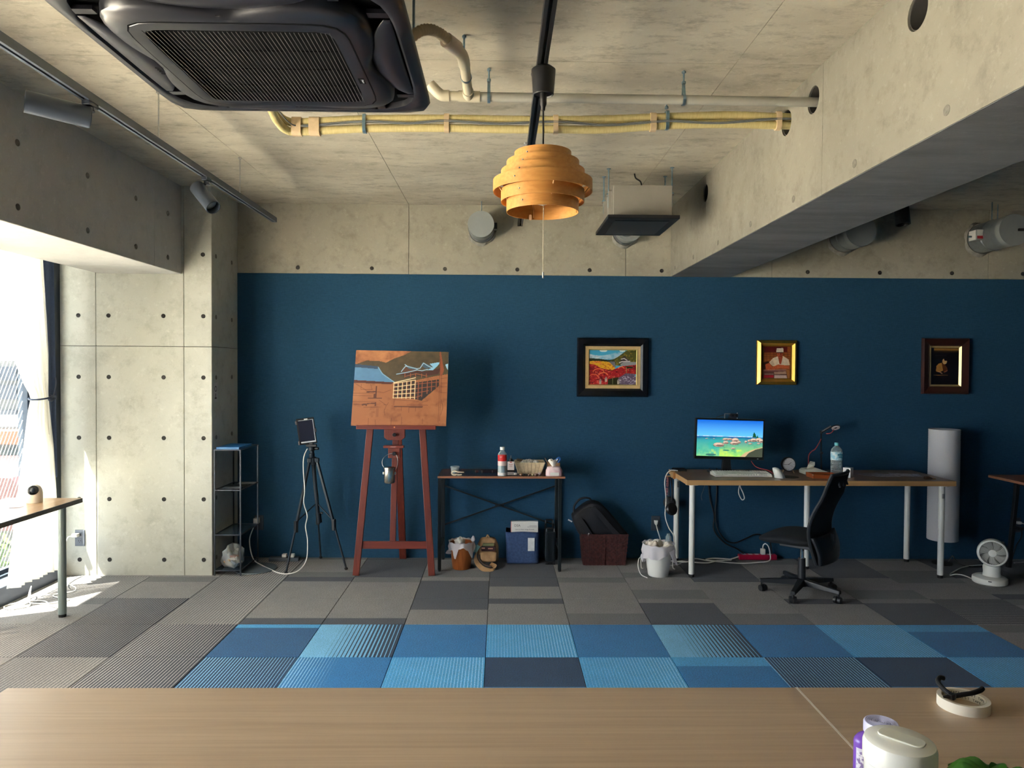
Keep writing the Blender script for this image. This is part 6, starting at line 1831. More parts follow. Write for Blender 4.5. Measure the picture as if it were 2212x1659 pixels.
def paint_cook():
    p = Pic(84, 104, (150, 84, 40))
    for k in range(9):
        p.line([(k/8, 0.16), (k/8, 0.5)], (104, 50, 26), 0.008)
    for k in range(5):
        p.line([(0, 0.18+0.07*k), (1, 0.17+0.07*k)], (104, 50, 26), 0.008)
    p.poly([(0.02, 0.0), (0.88, 0.0), (0.88, 0.17), (0.02, 0.18)], (92, 16, 16))
    p.mottle(0.3, 12, 3)
    p.poly([(0.0, 0.5), (0.2, 0.46), (0.25, 0.72), (0, 0.74)], (56, 22, 18))
    p.poly([(0.22, 0.50), (0.36, 0.36), (0.52, 0.31), (0.74, 0.30), (0.93, 0.40), (0.98, 0.58), (0.7, 0.60), (0.35, 0.62)], (226, 206, 180))
    p.poly([(0.54, 0.32), (0.72, 0.31), (0.66, 0.55), (0.60, 0.55)], (176, 78, 48))
    p.poly([(0.25, 0.50), (0.34, 0.44), (0.42, 0.56), (0.34, 0.60)], (200, 180, 156))
    p.ell(0.605, 0.245, 0.105, 0.105, (190, 92, 58))
    p.ell(0.655, 0.25, 0.055, 0.09, (160, 66, 44))
    p.poly([(0.50, 0.20), (0.73, 0.20), (0.72, 0.16), (0.50, 0.17)], (60, 30, 24))
    p.poly([(0.47, 0.17), (0.49, 0.05), (0.73, 0.04), (0.74, 0.17)], (214, 206, 190))
    p.ell(0.56, 0.235, 0.02, 0.01, (50, 24, 20)); p.ell(0.64, 0.23, 0.02, 0.01, (50, 24, 20))
    p.line([(0.57, 0.30), (0.63, 0.30)], (110, 36, 30), 0.008)
    p.poly([(0.08, 0.56), (0.22, 0.52), (0.34, 0.66), (0.30, 0.74), (0.10, 0.72)], (196, 92, 54))
    p.poly([(0.30, 0.66), (0.55, 0.56), (0.95, 0.60), (0.95, 0.70), (0.6, 0.68), (0.36, 0.74)], (200, 98, 58))
    for k in range(4):
        p.line([(0.30+0.06*k, 0.66-0.01*k), (0.24+0.07*k, 0.74)], (120, 46, 28), 0.006)
    p.poly([(0.0, 0.74), (0.85, 0.72), (0.82, 0.78), (0, 0.79)], (122, 70, 70))
    p.line([(0.02, 0.745), (0.84, 0.735)], (206, 160, 150), 0.008)
    p.poly([(0.0, 0.79), (0.85, 0.78), (0.9, 1), (0, 1)], (96, 62, 56))
    p.poly([(0.40, 0.80), (0.84, 0.78), (0.86, 0.86), (0.42, 0.88)], (176, 140, 120))
    p.poly([(0.04, 0.9), (0.38, 0.9), (0.4, 0.98), (0.02, 0.99)], (170, 20, 40))
    p.poly([(0.42, 0.9), (0.86, 0.9), (0.88, 1.0), (0.42, 1.0)], (206, 180, 176))
    p.poly([(0.86, 0.72), (0.96, 0.74), (0.98, 1), (0.9, 1)], (176, 110, 54))
    p.line([(0.06, 0.87), (0.38, 0.87)], (190, 170, 160), 0.008)
    p.mottle(0.2, 20, 7)
    return p
paint_cook().mesh('paint_layer', paintmat('oil_paint_cook', 0.35), [(gx0+0.054, W-0.014, gz1-0.054), (gx1-0.054, W-0.014, gz1-0.054), (gx1-0.054, W-0.014, gz0+0.054), (gx0+0.054, W-0.014, gz0+0.054)], fr2)
brown = M('frame_dark_walnut', (62, 30, 24), 0.3, var=0.2, scale=8, spec=0.6)
fr3 = thing('framed_painting', 'dark brown framed dim interior painting of a figure at work on the blue wall', 'picture', (3.65, W, 1.362))
hx0, hx1, hz0, hz1 = 3.459, 3.845, 1.364, 1.823
frame_parts(fr3, hx0, hx1, hz0, hz1, [(0, 0.008, 0.018, 0.036), (0.008, 0.052, 0.036, 0.022), (0.052, 0.064, 0.026, 0.020), (0.064, 0.080, 0.024, 0.010)], [brown, brown, brown, M('frame_pale_gilt', (226, 206, 150), 0.3, 0.6)], ['outer_edge', 'walnut_moulding', 'inner_moulding', 'gilt_slip'])
def paint_dim():
    p = Pic(84, 110, (16, 8, 16))
    p.grad(0.0, 0.14, (110, 78, 30), (20, 10, 16))
    p.poly([(0.08, 0.03), (1, 0.03), (1, 0.075), (0.08, 0.075)], (150, 108, 48))
    p.poly([(0, 0), (0.1, 0), (0.1, 1), (0, 1)], (10, 8, 22))
    p.line([(0.14, 0.21), (0.55, 0.21)], (70, 50, 52), 0.007)
    p.poly([(0.18, 0.64), (0.19, 0.50), (0.28, 0.43), (0.38, 0.41), (0.46, 0.52), (0.44, 0.62), (0.30, 0.66)], (176, 126, 62))
    p.poly([(0.38, 0.42), (0.48, 0.44), (0.58, 0.54), (0.60, 0.62), (0.52, 0.66), (0.44, 0.64)], (104, 54, 24))
    p.ell(0.485, 0.37, 0.085, 0.075, (196, 150, 98)); p.ell(0.53, 0.32, 0.07, 0.035, (40, 24, 22))
    p.line([(0.24, 0.64), (0.33, 0.66), (0.40, 0.70)], (206, 150, 112), 0.014)
    p.line([(0.58, 0.62), (0.48, 0.66)], (180, 110, 84), 0.014)
    p.line([(0.10, 0.745), (0.60, 0.745)], (140, 96, 46), 0.009)
    p.line([(0.2, 0.81), (0.58, 0.81)], (56, 40, 44), 0.006)
    p.mottle(0.25, 12, 9)
    return p
paint_dim().mesh('paint_layer', paintmat('oil_paint_dim', 0.3), [(hx0+0.078, W-0.011, hz1-0.078), (hx1-0.078, W-0.011, hz1-0.078), (hx1-0.078, W-0.011, hz0+0.078), (hx0+0.078, W-0.011, hz0+0.078)], fr3)

# ================================================================== DESK
oak = woodmat('desk_oak_laminate', (156, 124, 94), (136, 105, 78), (118, 89, 66), 'x', 0.34, 0.8, 0.5)
oak_e = woodmat('desk_edge_oak', (206, 164, 112), (184, 142, 94), None, 'x', 0.5, 0.8)
DT = 0.737
dk = thing('white_legged_desk', 'long oak effect desk on white round legs against the blue wall', 'desk', (2.385, 5.63, 0))
mk('top', MB().box(1.386, 3.384, 5.337, 5.93, 0.70, DT), oak, dk, bevel=0.0015)
mk('front_edge', MB().box(1.385, 3.385, 5.335, 5.3375, 0.6995, DT-0.001), oak_e, dk)
mk('side_edge', MB().box(1.3835, 1.3865, 5.335, 5.93, 0.6995, DT-0.001), oak_e, dk)
for (x, y) in ((1.440, 5.41), (1.436, 5.875), (2.402, 5.64), (3.315, 5.397), (3.318, 5.86)):
    lg_ = mk('leg', MB().cyl((x, y, 0.022), (x, y, 0.70), 0.0215, n=24), white_m, dk, smooth=True)
    mk('foot', MB().cyl((x, y, 0.0), (x, y, 0.024), 0.0195, n=20), black_soft, lg_, smooth=True)
    mk('mount_plate', MB().cyl((x, y, 0.692), (x, y, 0.70), 0.05, n=20), white_m, lg_)
mk('leg_sticker', MB().grid(lambda u, v: (3.315+0.0218*math.cos(-2.0+0.9*u), 5.397+0.0218*math.sin(-2.0+0.9*u), 0.60+0.035*v), 5, 1), M('sticker_grey_print', (150, 150, 150), 0.6, var=0.5, scale=160), dk)
mk('leg_sticker', MB().grid(lambda u, v: (1.436+0.0218*math.cos(-1.6+0.9*u), 5.875+0.0218*math.sin(-1.6+0.9*u), 0.60+0.05*v), 5, 1), M('sticker_grey_print', (150, 150, 150), 0.6), dk)

# ---- monitor -----------------------------------------------------------------
mo = thing('computer_monitor', 'black computer monitor showing a turquoise lake with boulders', 'monitor', (1.77, 5.70, DT))
Rm_ = Matrix.Rotation(0.022, 3, 'Y')
mc = Vector((1.782, 5.62, 1.015))
def mbx(nm, c, sz, m, par=mo, **kw):
    return mk(nm, MB().cbox(mc + Rm_ @ Vector(c), sz, Rm_), m, par, **kw)
mbx('case', (0, 0.012, 0), (0.540, 0.03, 0.318), black_m, bevel=0.004)
mbx('bezel', (0, -0.004, -0.146), (0.538, 0.006, 0.022), black_m, bevel=0.001)
mbx('bezel', (0, -0.004, 0.152), (0.538, 0.006, 0.012), black_m, bevel=0.001)
mbx('bezel', (-0.263, -0.004, 0.004), (0.012, 0.006, 0.29), black_m, bevel=0.001)
mbx('bezel', (0.263, -0.004, 0.004), (0.012, 0.006, 0.29), black_m, bevel=0.001)
mbx('power_light', (0.222, -0.0075, -0.148), (0.012, 0.001, 0.004), M('led_white', (220, 224, 226), 0.4))
mbx('back_hump', (0, 0.045, -0.02), (0.26, 0.05, 0.2), black_m, bevel=0.01)
def screen_pic():
    p = Pic(190, 106, (20, 120, 210))
    p.grad(0.0, 0.5, (8, 92, 196), (96, 186, 236))
    p.grad(0.47, 1.0, (10, 110, 150), (150, 214, 96))
    n = p.fbm(9, 31, 4, 0.6); n2 = p.fbm(24, 32, 3, 0.5)
    wat = p.t > 0.47
    p.put((p.t > 0.43).astype(float)*(p.t < 0.47)*np.clip((n2-0.3)*3, 0, 1), (206, 214, 226), 0.8)
    p.put((p.t > 0.455).astype(float)*(p.t < 0.5), (14, 84, 140), 0.9)
    p.put(wat*np.clip((n-0.5)*4, 0, 1)*(p.t < 0.8), (30, 168, 150), 0.6)
    p.put(wat*np.clip((0.42-n2)*5, 0, 1)*(p.t > 0.6), (60, 150, 110), 0.6)
    p.put(((p.t > 0.55) & (p.u < 0.35)).astype(float)*0.5, (20, 160, 160))
    p.put(((p.t > 0.8) & (p.u < 0.7)).astype(float)*np.clip((n2-0.5)*4, 0, 1), (186, 214, 90), 0.8)
    def rock(cx, cy, rx, ry):
        p.ell(cx, cy+ry*0.3, rx*1.05, ry*0.8, (26, 60, 62), 0.8)
        p.ell(cx, cy, rx, ry, (168, 140, 124)); p.ell(cx-rx*0.1, cy-ry*0.3, rx*0.75, ry*0.5, (206, 180, 160)); p.ell(cx+rx*0.2, cy+ry*0.35, rx*0.7, ry*0.4, (112, 92, 84))
    for a in ((0.44, 0.525, 0.05, 0.035), (0.5, 0.52, 0.04, 0.03), (0.585, 0.545, 0.055, 0.065), (0.57, 0.625, 0.065, 0.05), (0.64, 0.60, 0.03, 0.035), (0.44, 0.615, 0.042, 0.042), (0.335, 0.68, 0.082, 0.06), (0.15, 0.52, 0.02, 0.012), (0.26, 0.52, 0.014, 0.01), (0.745, 0.585, 0.02, 0.035), (0.80, 0.55, 0.03, 0.035), (0.86, 0.53, 0.05, 0.05), (0.94, 0.52, 0.05, 0.06), (0.98, 0.55, 0.04, 0.05), (0.81, 0.63, 0.03, 0.018), (0.94, 0.62, 0.025, 0.02), (0.555, 0.775, 0.035, 0.022)):
        rock(*a)
    p.poly([(0.866, 0.31), (0.90, 0.40), (0.89, 0.40), (0.91, 0.45), (0.84, 0.45), (0.855, 0.40), (0.845, 0.40)], (16, 74, 42))
    p.poly([(0.92, 0.38), (0.935, 0.47), (0.90, 0.48)], (20, 84, 50))
    p.poly([(0.66, 1.0), (0.74, 0.88), (0.86, 0.79), (1.0, 0.72), (1, 1)], (188, 164, 120))
    p.poly([(0.74, 1.0), (0.80, 0.88), (0.90, 0.79), (1.0, 0.74), (1, 1)], (64, 70, 56))
    p.ell(0.45, 0.83, 0.05, 0.02, (40, 120, 110)); p.ell(0.22, 0.96, 0.08, 0.03, (50, 110, 100))
    return p
pts = [mc + Rm_ @ Vector(q) for q in ((-0.257, -0.0045, 0.146), (0.257, -0.0045, 0.146), (0.257, -0.0045, -0.135), (-0.257, -0.0045, -0.135))]
screen_pic().mesh('screen', paintmat('monitor_picture', 0.3, 0.30), [tuple(q) for q in pts], mo)
mk('stand_neck', MB().prism([(1.735, DT+0.012), (1.815, DT+0.012), (1.80, 0.90), (1.75, 0.90)], 5.66, 5.69, 'xz'), black_m, mo, bevel=0.003)
mk('stand_base', MB().prism(rrect(1.66, 1.89, 5.65, 5.83, 0.03), DT, DT+0.012, 'xy'), black_m, mo, bevel=0.003)
wc = thing('webcam', 'small black webcam clipped on top of the monitor', 'webcam', (1.80, 5.61, 1.176))
mk('camera_body', MB().prism([(p[0], p[1]) for p in rrect(1.772, 1.836, 1.186, 1.214, 0.012)], 5.58, 5.61, 'xz'), black_m, wc, bevel=0.004)
mk('bracket', MB().box(1.732, 1.737, 5.595, 5.60, 1.176, 1.214).tube([(1.735, 5.60, 1.213), (1.78, 5.60, 1.213)], 0.003, 6), M('bracket_silver', (186, 188, 192), 0.3, 0.6), wc)
mk('clip', MB().box(1.77, 1.83, 5.60, 5.63, 1.176, 1.188), black_m, wc, bevel=0.003)
for dx in (-0.012, 0.016):
    mk('lens', MB().lathe([(0.008, 0), (0.0085, 0.003), (0.005, 0.004), (0, 0.003)], 16, (1.804+dx, 5.58, 1.20), Matrix.Rotation(PI/2, 3, 'X')), M('lens_glass', (40, 44, 54), 0.08), wc, smooth=True)
mk('indicator', MB().box(1.822, 1.830, 5.579, 5.5805, 1.216, 1.221).box(1.822, 1.83, 5.579, 5.5805, 1.178, 1.183), M('led_white', (220, 224, 226), 0.4), wc)
mk('lead', MB().tube(spline([(1.745, 5.605, 1.205), (1.71, 5.62, 1.195), (1.68, 5.66, 1.17), (1.67, 5.68, 1.12)], 6), 0.0025, 6), bcord, wc, smooth=True)

# ---- keyboard ----------------------------------------------------------------
kbm = M('keyboard_white', (226, 222, 212), 0.5, var=0.03)
key_m = M('key_white', (236, 234, 226), 0.45, var=0.03)
kb2 = thing('keyboard', 'white full size keyboard on the desk in front of the monitor', 'keyboard', (1.86, 5.56, DT))
kx0, kx1, ky0, ky1 = 1.638, 2.072, 5.495, 5.64
mk('tray', MB().prism([(ky0, DT+0.001), (ky1, DT+0.001), (ky1, DT+0.028), (ky0, DT+0.014)], kx0, kx1, 'yz'), kbm, kb2, bevel=0.003)
kme = mesh_from('key', MB().add([(-0.0082, -0.0082, 0), (0.0082, -0.0082, 0), (0.0082, 0.0082, 0), (-0.0082, 0.0082, 0), (-0.0062, -0.0062, 0.008), (0.0062, -0.0062, 0.008), (0.0062, 0.007, 0.008), (-0.0062, 0.007, 0.008)], [(0, 1, 5, 4), (1, 2, 6, 5), (2, 3, 7, 6), (3, 0, 4, 7), (4, 5, 6, 7)]))
kme.materials.append(key_m)
kbase = OFF[kb2]
for r in range(6):
    yk = ky0+0.014+r*0.0205 + (0.006 if r == 5 else 0)
    zk = DT+0.014+(yk-ky0)*0.0966
    cols = list(range(22))
    for c in cols:
        xk = kx0+0.014+c*0.0194
        if c in (15, 18) and False:
            continue
        if r == 0 and 4 <= c <= 8:
            if c != 6:
                continue
            o = bpy.data.objects.new('space_bar', kme)
            o.scale = (5.2, 1, 1)
        else:
            o = bpy.data.objects.new('key', kme)
        COL.objects.link(o)
        o.parent = kb2
        o.location = (xk-kbase[0]+(0.006 if c > 14 else 0)-(0.004 if c > 14 else 0), yk-kbase[1], zk-kbase[2])
        o.rotation_euler = (0.0966, 0, 0)
# ---- mouse, clock, tissue, tray ----------------------------------------------
ms = thing('vertical_mouse', 'white upright ergonomic mouse beside the keyboard', 'mouse', (2.117, 5.475, DT))
def mfn(u, v):
    a = 2*PI*u
    t = v
    rx = 0.038*(1-t)**0.55+0.012*t if t < 1 else 0.0
    ry = 0.048*(1-t)**0.5+0.012*t if t < 1 else 0.0
    return (2.122+rx*math.cos(a)-0.038*t**1.2, 5.475+ry*math.sin(a), DT+0.078*t**0.85+0.001)
mk('shell', MB().grid(mfn, 32, 14), white_m, ms, smooth=True, angle=180)
mk('thumb_plate', MB().prism(rrect(2.088, 2.155, 5.435, 5.515, 0.03), DT, DT+0.004, 'xy'), M('mouse_base', (206, 206, 200), 0.5), ms)
single('desk_mat', MB().lathe([(0, DT), (0.075, DT), (0.075, DT+0.002), (0, DT+0.002)], 36, (2.205, 5.515, 0)), M('mat_olive', (66, 62, 44), 0.7, var=0.1), 'round dark olive coaster mat beside the white mouse', 'mat')
ck = thing('desk_clock', 'round black desk clock with white face on short legs', 'clock', (2.29, 5.72, DT))
q = Matrix.Rotation(PI/2, 3, 'X') @ Matrix.Rotation(0.0, 3, 'Y')
cz = DT+0.071
mk('case', MB().lathe([(0, -0.03), (0.05, -0.03), (0.056, -0.02), (0.056, 0.008), (0.054, 0.012), (0.051, 0.012), (0.0505, 0.004), (0, 0.004)], 40, (2.285, 5.72, cz), q), black_m, ck, smooth=True)
fc = mk('face', MB().lathe([(0.0504, 0.0042), (0, 0.0044)], 40, (2.285, 5.72, cz), q), M('clock_face', (206, 204, 206), 0.5, var=0.02), ck)
for k in range(12):
    a = PI/2-2*PI*k/12
    mk('hour_mark', MB().cbox((2.285+0.042*math.cos(a), 5.7150, cz+0.042*math.sin(a)), (0.004, 0.0008, 0.0035)), M('clock_ink', (80, 80, 86), 0.6), fc)
def hand(nm, ang, L, w):
    a = PI/2-ang
    mk(nm, MB().beam((2.285-0.006*math.cos(a), 5.7142, cz-0.006*math.sin(a)), (2.285+L*math.cos(a), 5.7142, cz+L*math.sin(a)), w, 0.0008), black_m, ck)
hand('hour_hand', math.radians(52), 0.026, 0.003)
hand('minute_hand', math.radians(267), 0.038, 0.0022)
hand('second_hand', math.radians(120), 0.034, 0.0008)
for s_ in (-1, 1):
    mk('clock_leg', MB().cyl((2.285+s_*0.036, 5.725, cz-0.046), (2.285+s_*0.047, 5.725, DT), 0.005, 0.0035, n=10), M('leg_beech', (190, 160, 120), 0.5), ck, smooth=True)
tb2 = thing('tissue_packet', 'white soft tissue packet with a tissue standing out of it on the desk', 'tissue packet', (2.48, 5.70, DT))
ivory = M('packet_ivory', (232, 230, 216), 0.5, var=0.05, scale=20)
mk('packet', MB().prism([(2.385, DT), (2.58, DT), (2.582, DT+0.018), (2.49, DT+0.048), (2.40, DT+0.040), (2.383, DT+0.028)], 5.65, 5.76, 'xz'), ivory, tb2, bevel=0.006)
mk('tissue_sheet', MB().add([(2.415, 5.69, DT+0.04), (2.47, 5.70, DT+0.045), (2.485, 5.70, DT+0.092), (2.445, 5.69, DT+0.100), (2.425, 5.68, DT+0.075), (2.47, 5.665, DT+0.07), (2.44, 5.71, DT+0.043)], [(0, 1, 5, 4), (5, 1, 2), (4, 5, 2, 3), (0, 4, 3, 6), (6, 3, 2, 1)]), ivory, tb2, solid=0.002)
lt_ = thing('leather_tray', 'tan leather valet tray with a dark pen in it on the desk', 'tray', (2.46, 5.50, DT))
lea = M('leather_tan', (178, 92, 48), 0.5, var=0.2, scale=24, bump=0.2)
mk('base', MB().box(2.375, 2.545, 5.45, 5.57, DT, DT+0.005), lea, lt_)
mk('side', MB().prism([(2.37, DT), (2.55, DT), (2.556, DT+0.030), (2.455, DT+0.026), (2.362, DT+0.032)], 5.446, 5.452, 'xz'), lea, lt_)
mk('side', MB().prism([(2.37, DT), (2.55, DT), (2.556, DT+0.030), (2.362, DT+0.032)], 5.568, 5.574, 'xz'), lea, lt_)
mk('side', MB().prism([(5.446, DT), (5.574, DT), (5.578, DT+0.031), (5.442, DT+0.031)], 2.364, 2.371, 'yz'), lea, lt_)
mk('side', MB().prism([(5.446, DT), (5.574, DT), (5.578, DT+0.031), (5.442, DT+0.031)], 2.549, 2.556, 'yz'), lea, lt_)
mk('rivet', MB().ball((2.362, 5.445, DT+0.026), 0.005, 10, 6), steel, lt_, smooth=True)
single('dark_pen', MB().tube([(2.39, 5.51, DT+0.012), (2.53, 5.53, DT+0.014)], 0.0055, 10), black_m, 'dark pen lying in the tan leather tray', 'pen', smooth=True)
# ---- ring lamp, bottle, box --------------------------------------------------
rl_ = thing('ring_lamp', 'slim black desk stand with a small white ring light and red cord', 'lamp', (2.60, 5.82, DT))
mk('foot', MB().lathe([(0, DT), (0.045, DT), (0.045, DT+0.006), (0, DT+0.008)], 24, (2.605, 5.85, 0)), black_m, rl_, smooth=True)
mk('pole', MB().tube([(2.605, 5.85, DT), (2.60, 5.85, 0.90), (2.595, 5.84, 1.055)], 0.006, 8), black_m, rl_, smooth=True)
mk('joint', MB().ball((2.60, 5.84, 0.885), 0.012, 10, 8).ball((2.595, 5.84, 1.055), 0.014, 10, 8), black_m, rl_, smooth=True)
mk('arm', MB().tube([(2.595, 5.84, 1.055), (2.625, 5.82, 1.078), (2.655, 5.80, 1.105)], [0.009, 0.011, 0.009], 8), black_m, rl_, smooth=True)
qr = Matrix.Rotation(-0.62, 3, 'X')
mk('ring_head', MB().lathe([(0.014, 0.004), (0.034, 0.004), (0.034, 0.014), (0.014, 0.014)], 28, (2.69, 5.79, 1.09), qr, close=True), black_m, rl_, smooth=True)
mk('ring_light', MB().lathe([(0.0135, 0.0), (0.031, 0.0), (0.031, 0.0045), (0.0135, 0.0045)], 28, (2.69, 5.79, 1.09), qr, close=True), M('ring_diffuser', (232, 226, 226), 0.5), rl_, smooth=True)
redc = M('red_cable', (176, 62, 66), 0.5)
mk('upper_cord', MB().tube(spline([(2.672, 5.785, 1.080), (2.655, 5.79, 1.055), (2.635, 5.80, 1.046), (2.62, 5.81, 1.046)], 6), 0.0038, 8), redc, rl_, smooth=True)
mk('cord', MB().tube(spline([(2.59, 5.83, 1.00), (2.565, 5.82, 0.96), (2.535, 5.81, 0.92), (2.50, 5.80, 0.90), (2.475, 5.79, 0.87), (2.468, 5.78, 0.80), (2.468, 5.775, DT+0.02)], 8), 0.0038, 8), redc, rl_, smooth=True)
wbt = thing('water_bottle', 'clear ribbed water bottle with light blue label and turquoise cap on the desk', 'bottle', (2.615, 5.60, DT))
bx_, by_ = 2.615, 5.61
prof = [(0, DT), (0.038, DT), (0.042, DT+0.006)]
for k in range(9):
    z = DT+0.012+k*0.0125
    prof += [(0.0425, z), (0.0425, z+0.007), (0.0395, z+0.0095)]
prof += [(0.0425, DT+0.128), (0.0425, DT+0.185), (0.038, DT+0.205), (0.022, DT+0.223), (0.014, DT+0.230), (0.014, DT+0.236)]
mk('plastic', MB().lathe(prof, 32, (bx_, by_, 0)), clearm, wbt, smooth=True)
mk('label', MB().lathe([(0.0428, DT+0.122), (0.0432, DT+0.122), (0.0432, DT+0.185), (0.0428, DT+0.185)], 32, (bx_, by_, 0), cap=False), M('label_sky', (150, 204, 222), 0.45, col2=(214, 232, 236), scale=34, lo=0.45, hi=0.55), wbt, smooth=True)
mk('label_print', MB().cbox((bx_+0.008, by_-0.0432, DT+0.165), (0.038, 0.001, 0.012)).cbox((bx_+0.012, by_-0.0428, DT+0.148), (0.028, 0.001, 0.010)), M('label_teal_print', (40, 128, 160), 0.5, var=0.4, scale=120), wbt)
mk('cap', MB().lathe([(0, DT+0.256), (0.0155, DT+0.255), (0.0165, DT+0.252), (0.0165, DT+0.234), (0, DT+0.234)], 20, (bx_, by_, 0)), M('cap_turquoise', (112, 206, 214), 0.4), wbt, smooth=True)
wbx = thing('white_box', 'small white carton turned corner forward beside the water bottle', 'box', (2.66, 5.50, DT))
mk('carton_body', MB().cbox((2.662, 5.515, DT+0.0375), (0.056, 0.056, 0.075), Matrix.Rotation(0.75, 3, 'Z')), M('carton_plain_white', (232, 230, 228), 0.5, var=0.02), wbx, bevel=0.001)
mk('print', MB().cbox((2.662-0.0205, 5.515-0.0195, DT+0.025), (0.0015, 0.006, 0.026), Matrix.Rotation(0.75, 3, 'Z')).cbox((2.662+0.022, 5.515-0.0185, DT+0.009), (0.006, 0.0015, 0.004), Matrix.Rotation(0.75, 3, 'Z')), tick, wbx)
for k, (x, y, a, c, lab) in enumerate(((2.93, 5.66, 0.25, (176, 168, 176), 'printed pale mauve flyer under the papers on the desk'), (3.0, 5.60, -0.12, (196, 190, 200), 'folded printed sheet in the middle of the desk papers'), (3.16, 5.62, -0.35, (206, 202, 214), 'white printed sheet at the right end of the desk papers'))):
    single('paper_sheet', MB().grid(lambda u, v, x=x, y=y, a=a, k=k: (x+(u-0.5)*0.21*math.cos(a)-(v-0.5)*0.15*math.sin(a), y+(u-0.5)*0.21*math.sin(a)+(v-0.5)*0.15*math.cos(a), DT+0.0012+0.0016*k+0.006*(u-0.3)**2*(k > 0)), 10, 6), M('sheet_print_%d' % k, c, 0.5, col2=tuple(int(v*0.72) for v in c), scale=30, lo=0.5, hi=0.6), lab, 'paper', group='papers on the desk', solid=0.0006)
ky = thing('key_fob', 'small brown key pouch near the right end of the desk', 'key pouch', (3.24, 5.44, DT))
mk('pouch', MB().prism([(3.205, DT), (3.26, DT), (3.265, DT+0.008), (3.235, DT+0.022), (3.208, DT+0.018)], 5.425, 5.455, 'xz'), M('pouch_brown', (70, 46, 28), 0.5), ky, bevel=0.004)
mk('ring', MB().lathe([(0.012, 0), (0.014, 0.002), (0.012, 0.004), (0.010, 0.002)], 20, (3.278, 5.435, DT+0.001), close=True), M('ring_brass', (170, 130, 60), 0.3, 0.8), ky, smooth=True)
single('black_tray', MB().box(1.40, 1.50, 5.80, 5.90, DT, DT+0.016), black_soft, 'flat black hub at the left back corner of the desk', 'hub', bevel=0.004)

# ---- headphones and strap on the desk end ------------------------------------
ph_ = thing('headphone_hook', 'light wooden clip hook on the left end of the desk', 'hook', (1.372, 5.80, 0.68))
mk('clip', MB().box(1.366, 1.3835, 5.77, 5.80, 0.69, 0.745).box(1.366, 1.40, 5.77, 5.80, 0.737, 0.745), M('hook_beech', (206, 170, 120), 0.5), ph_, bevel=0.002)
mk('clip', MB().box(1.366, 1.3835, 5.70, 5.72, 0.69, 0.742), M('hook_tan', (170, 120, 70), 0.5), ph_, bevel=0.002)
mk('peg', MB().cyl((1.366, 5.785, 0.70), (1.33, 5.785, 0.698), 0.006, n=10), M('hook_beech', (206, 170, 120), 0.5), ph_)
hp_ = thing('headphones', 'black over ear headphones hanging from the left end of the desk', 'headphones', (1.36, 5.78, 0.40))
mk('headband', MB().tube(spline([(1.355, 5.70, 0.52), (1.358, 5.70, 0.60), (1.36, 5.74, 0.672), (1.362, 5.785, 0.69), (1.365, 5.83, 0.672), (1.37, 5.86, 0.60), (1.372, 5.86, 0.53)], 8), 0.0065, 8), black_m, hp_, smooth=True)
for c, a in (((1.352, 5.69, 0.455), 0.35), ((1.376, 5.865, 0.475), -0.3)):
    R_ = Matrix.Rotation(a, 3, 'Z') @ Matrix.Rotation(PI/2-0.3, 3, 'X')
    cu_ = mk('ear_cup', MB().lathe([(0, -0.016), (0.038, -0.016), (0.049, -0.004), (0.049, 0.006), (0.040, 0.018), (0, 0.022)], 28, c, R_), black_m, hp_, smooth=True)
    mk('ear_pad', MB().lathe([(0.022, -0.03), (0.036, -0.032), (0.042, -0.022), (0.038, -0.012), (0.022, -0.012)], 28, c, R_), black_soft, cu_, smooth=True)
sp2 = thing('wrist_strap', 'patterned pink and navy lanyard hanging beside the headphones', 'lanyard', (1.335, 5.78, 0.55))
mk('webbing', MB().grid(lambda u, v: (1.327+0.018*v+0.003*math.sin(5*u), 5.782, 0.698-0.15*u), 12, 1), M('webbing_pink', (170, 110, 112), 0.7, col2=(50, 46, 74), scale=40, lo=0.45, hi=0.55, stretch=(1, 1, 1.4)), sp2, solid=0.002)
mk('clasp', MB().tube([(1.337, 5.782, 0.545), (1.340, 5.782, 0.52), (1.345, 5.775, 0.50)], 0.005, 8), black_m, sp2, smooth=True)

# ---- waste bin with bag ------------------------------------------------------
wb2 = thing('white_bin', 'white round waste bin lined with a plastic bag beside the desk', 'bin', (1.195, 5.455, 0))
bc = (1.2, 5.455)
mk('shell', MB().lathe([(0, 0.0), (0.072, 0.0), (0.076, 0.006), (0.082, 0.05), (0.083, 0.05), (0.09, 0.10), (0.091, 0.10), (0.100, 0.165), (0.101, 0.165), (0.110, 0.235), (0.106, 0.235), (0.074, 0.01), (0, 0.01)], 44, (bc[0], bc[1], 0)), white_m, wb2, smooth=True)
mk('bag_liner', liner(bc, 0.112, 0.238, ([0, 0.1, 0.3, 0.45, 0.5, 0.55, 0.62, 0.70, 0.78, 0.84, 0.88, 0.92, 0.96, 1.0], [0.05, 0.03, 0.03, 0.06, 0.12, 0.10, 0.09, 0.10, 0.07, 0.06, 0.10, 0.14, 0.12, 0.05]), 0.18, 2.0), plw, wb2, smooth=True, angle=180)
mk('bag_tail', MB().add([(1.26, 5.352, 0.20), (1.30, 5.37, 0.215), (1.335, 5.42, 0.10), (1.328, 5.385, 0.088), (1.29, 5.355, 0.13)], [(0, 1, 2, 3, 4)]), plw, wb2, solid=0.003)
mk('bag_knot', lump((1.083, 5.44, 0.135), (0.016, 0.014, 0.03), 51, 0.3, flatb=False), plw, wb2, smooth=True, angle=180)
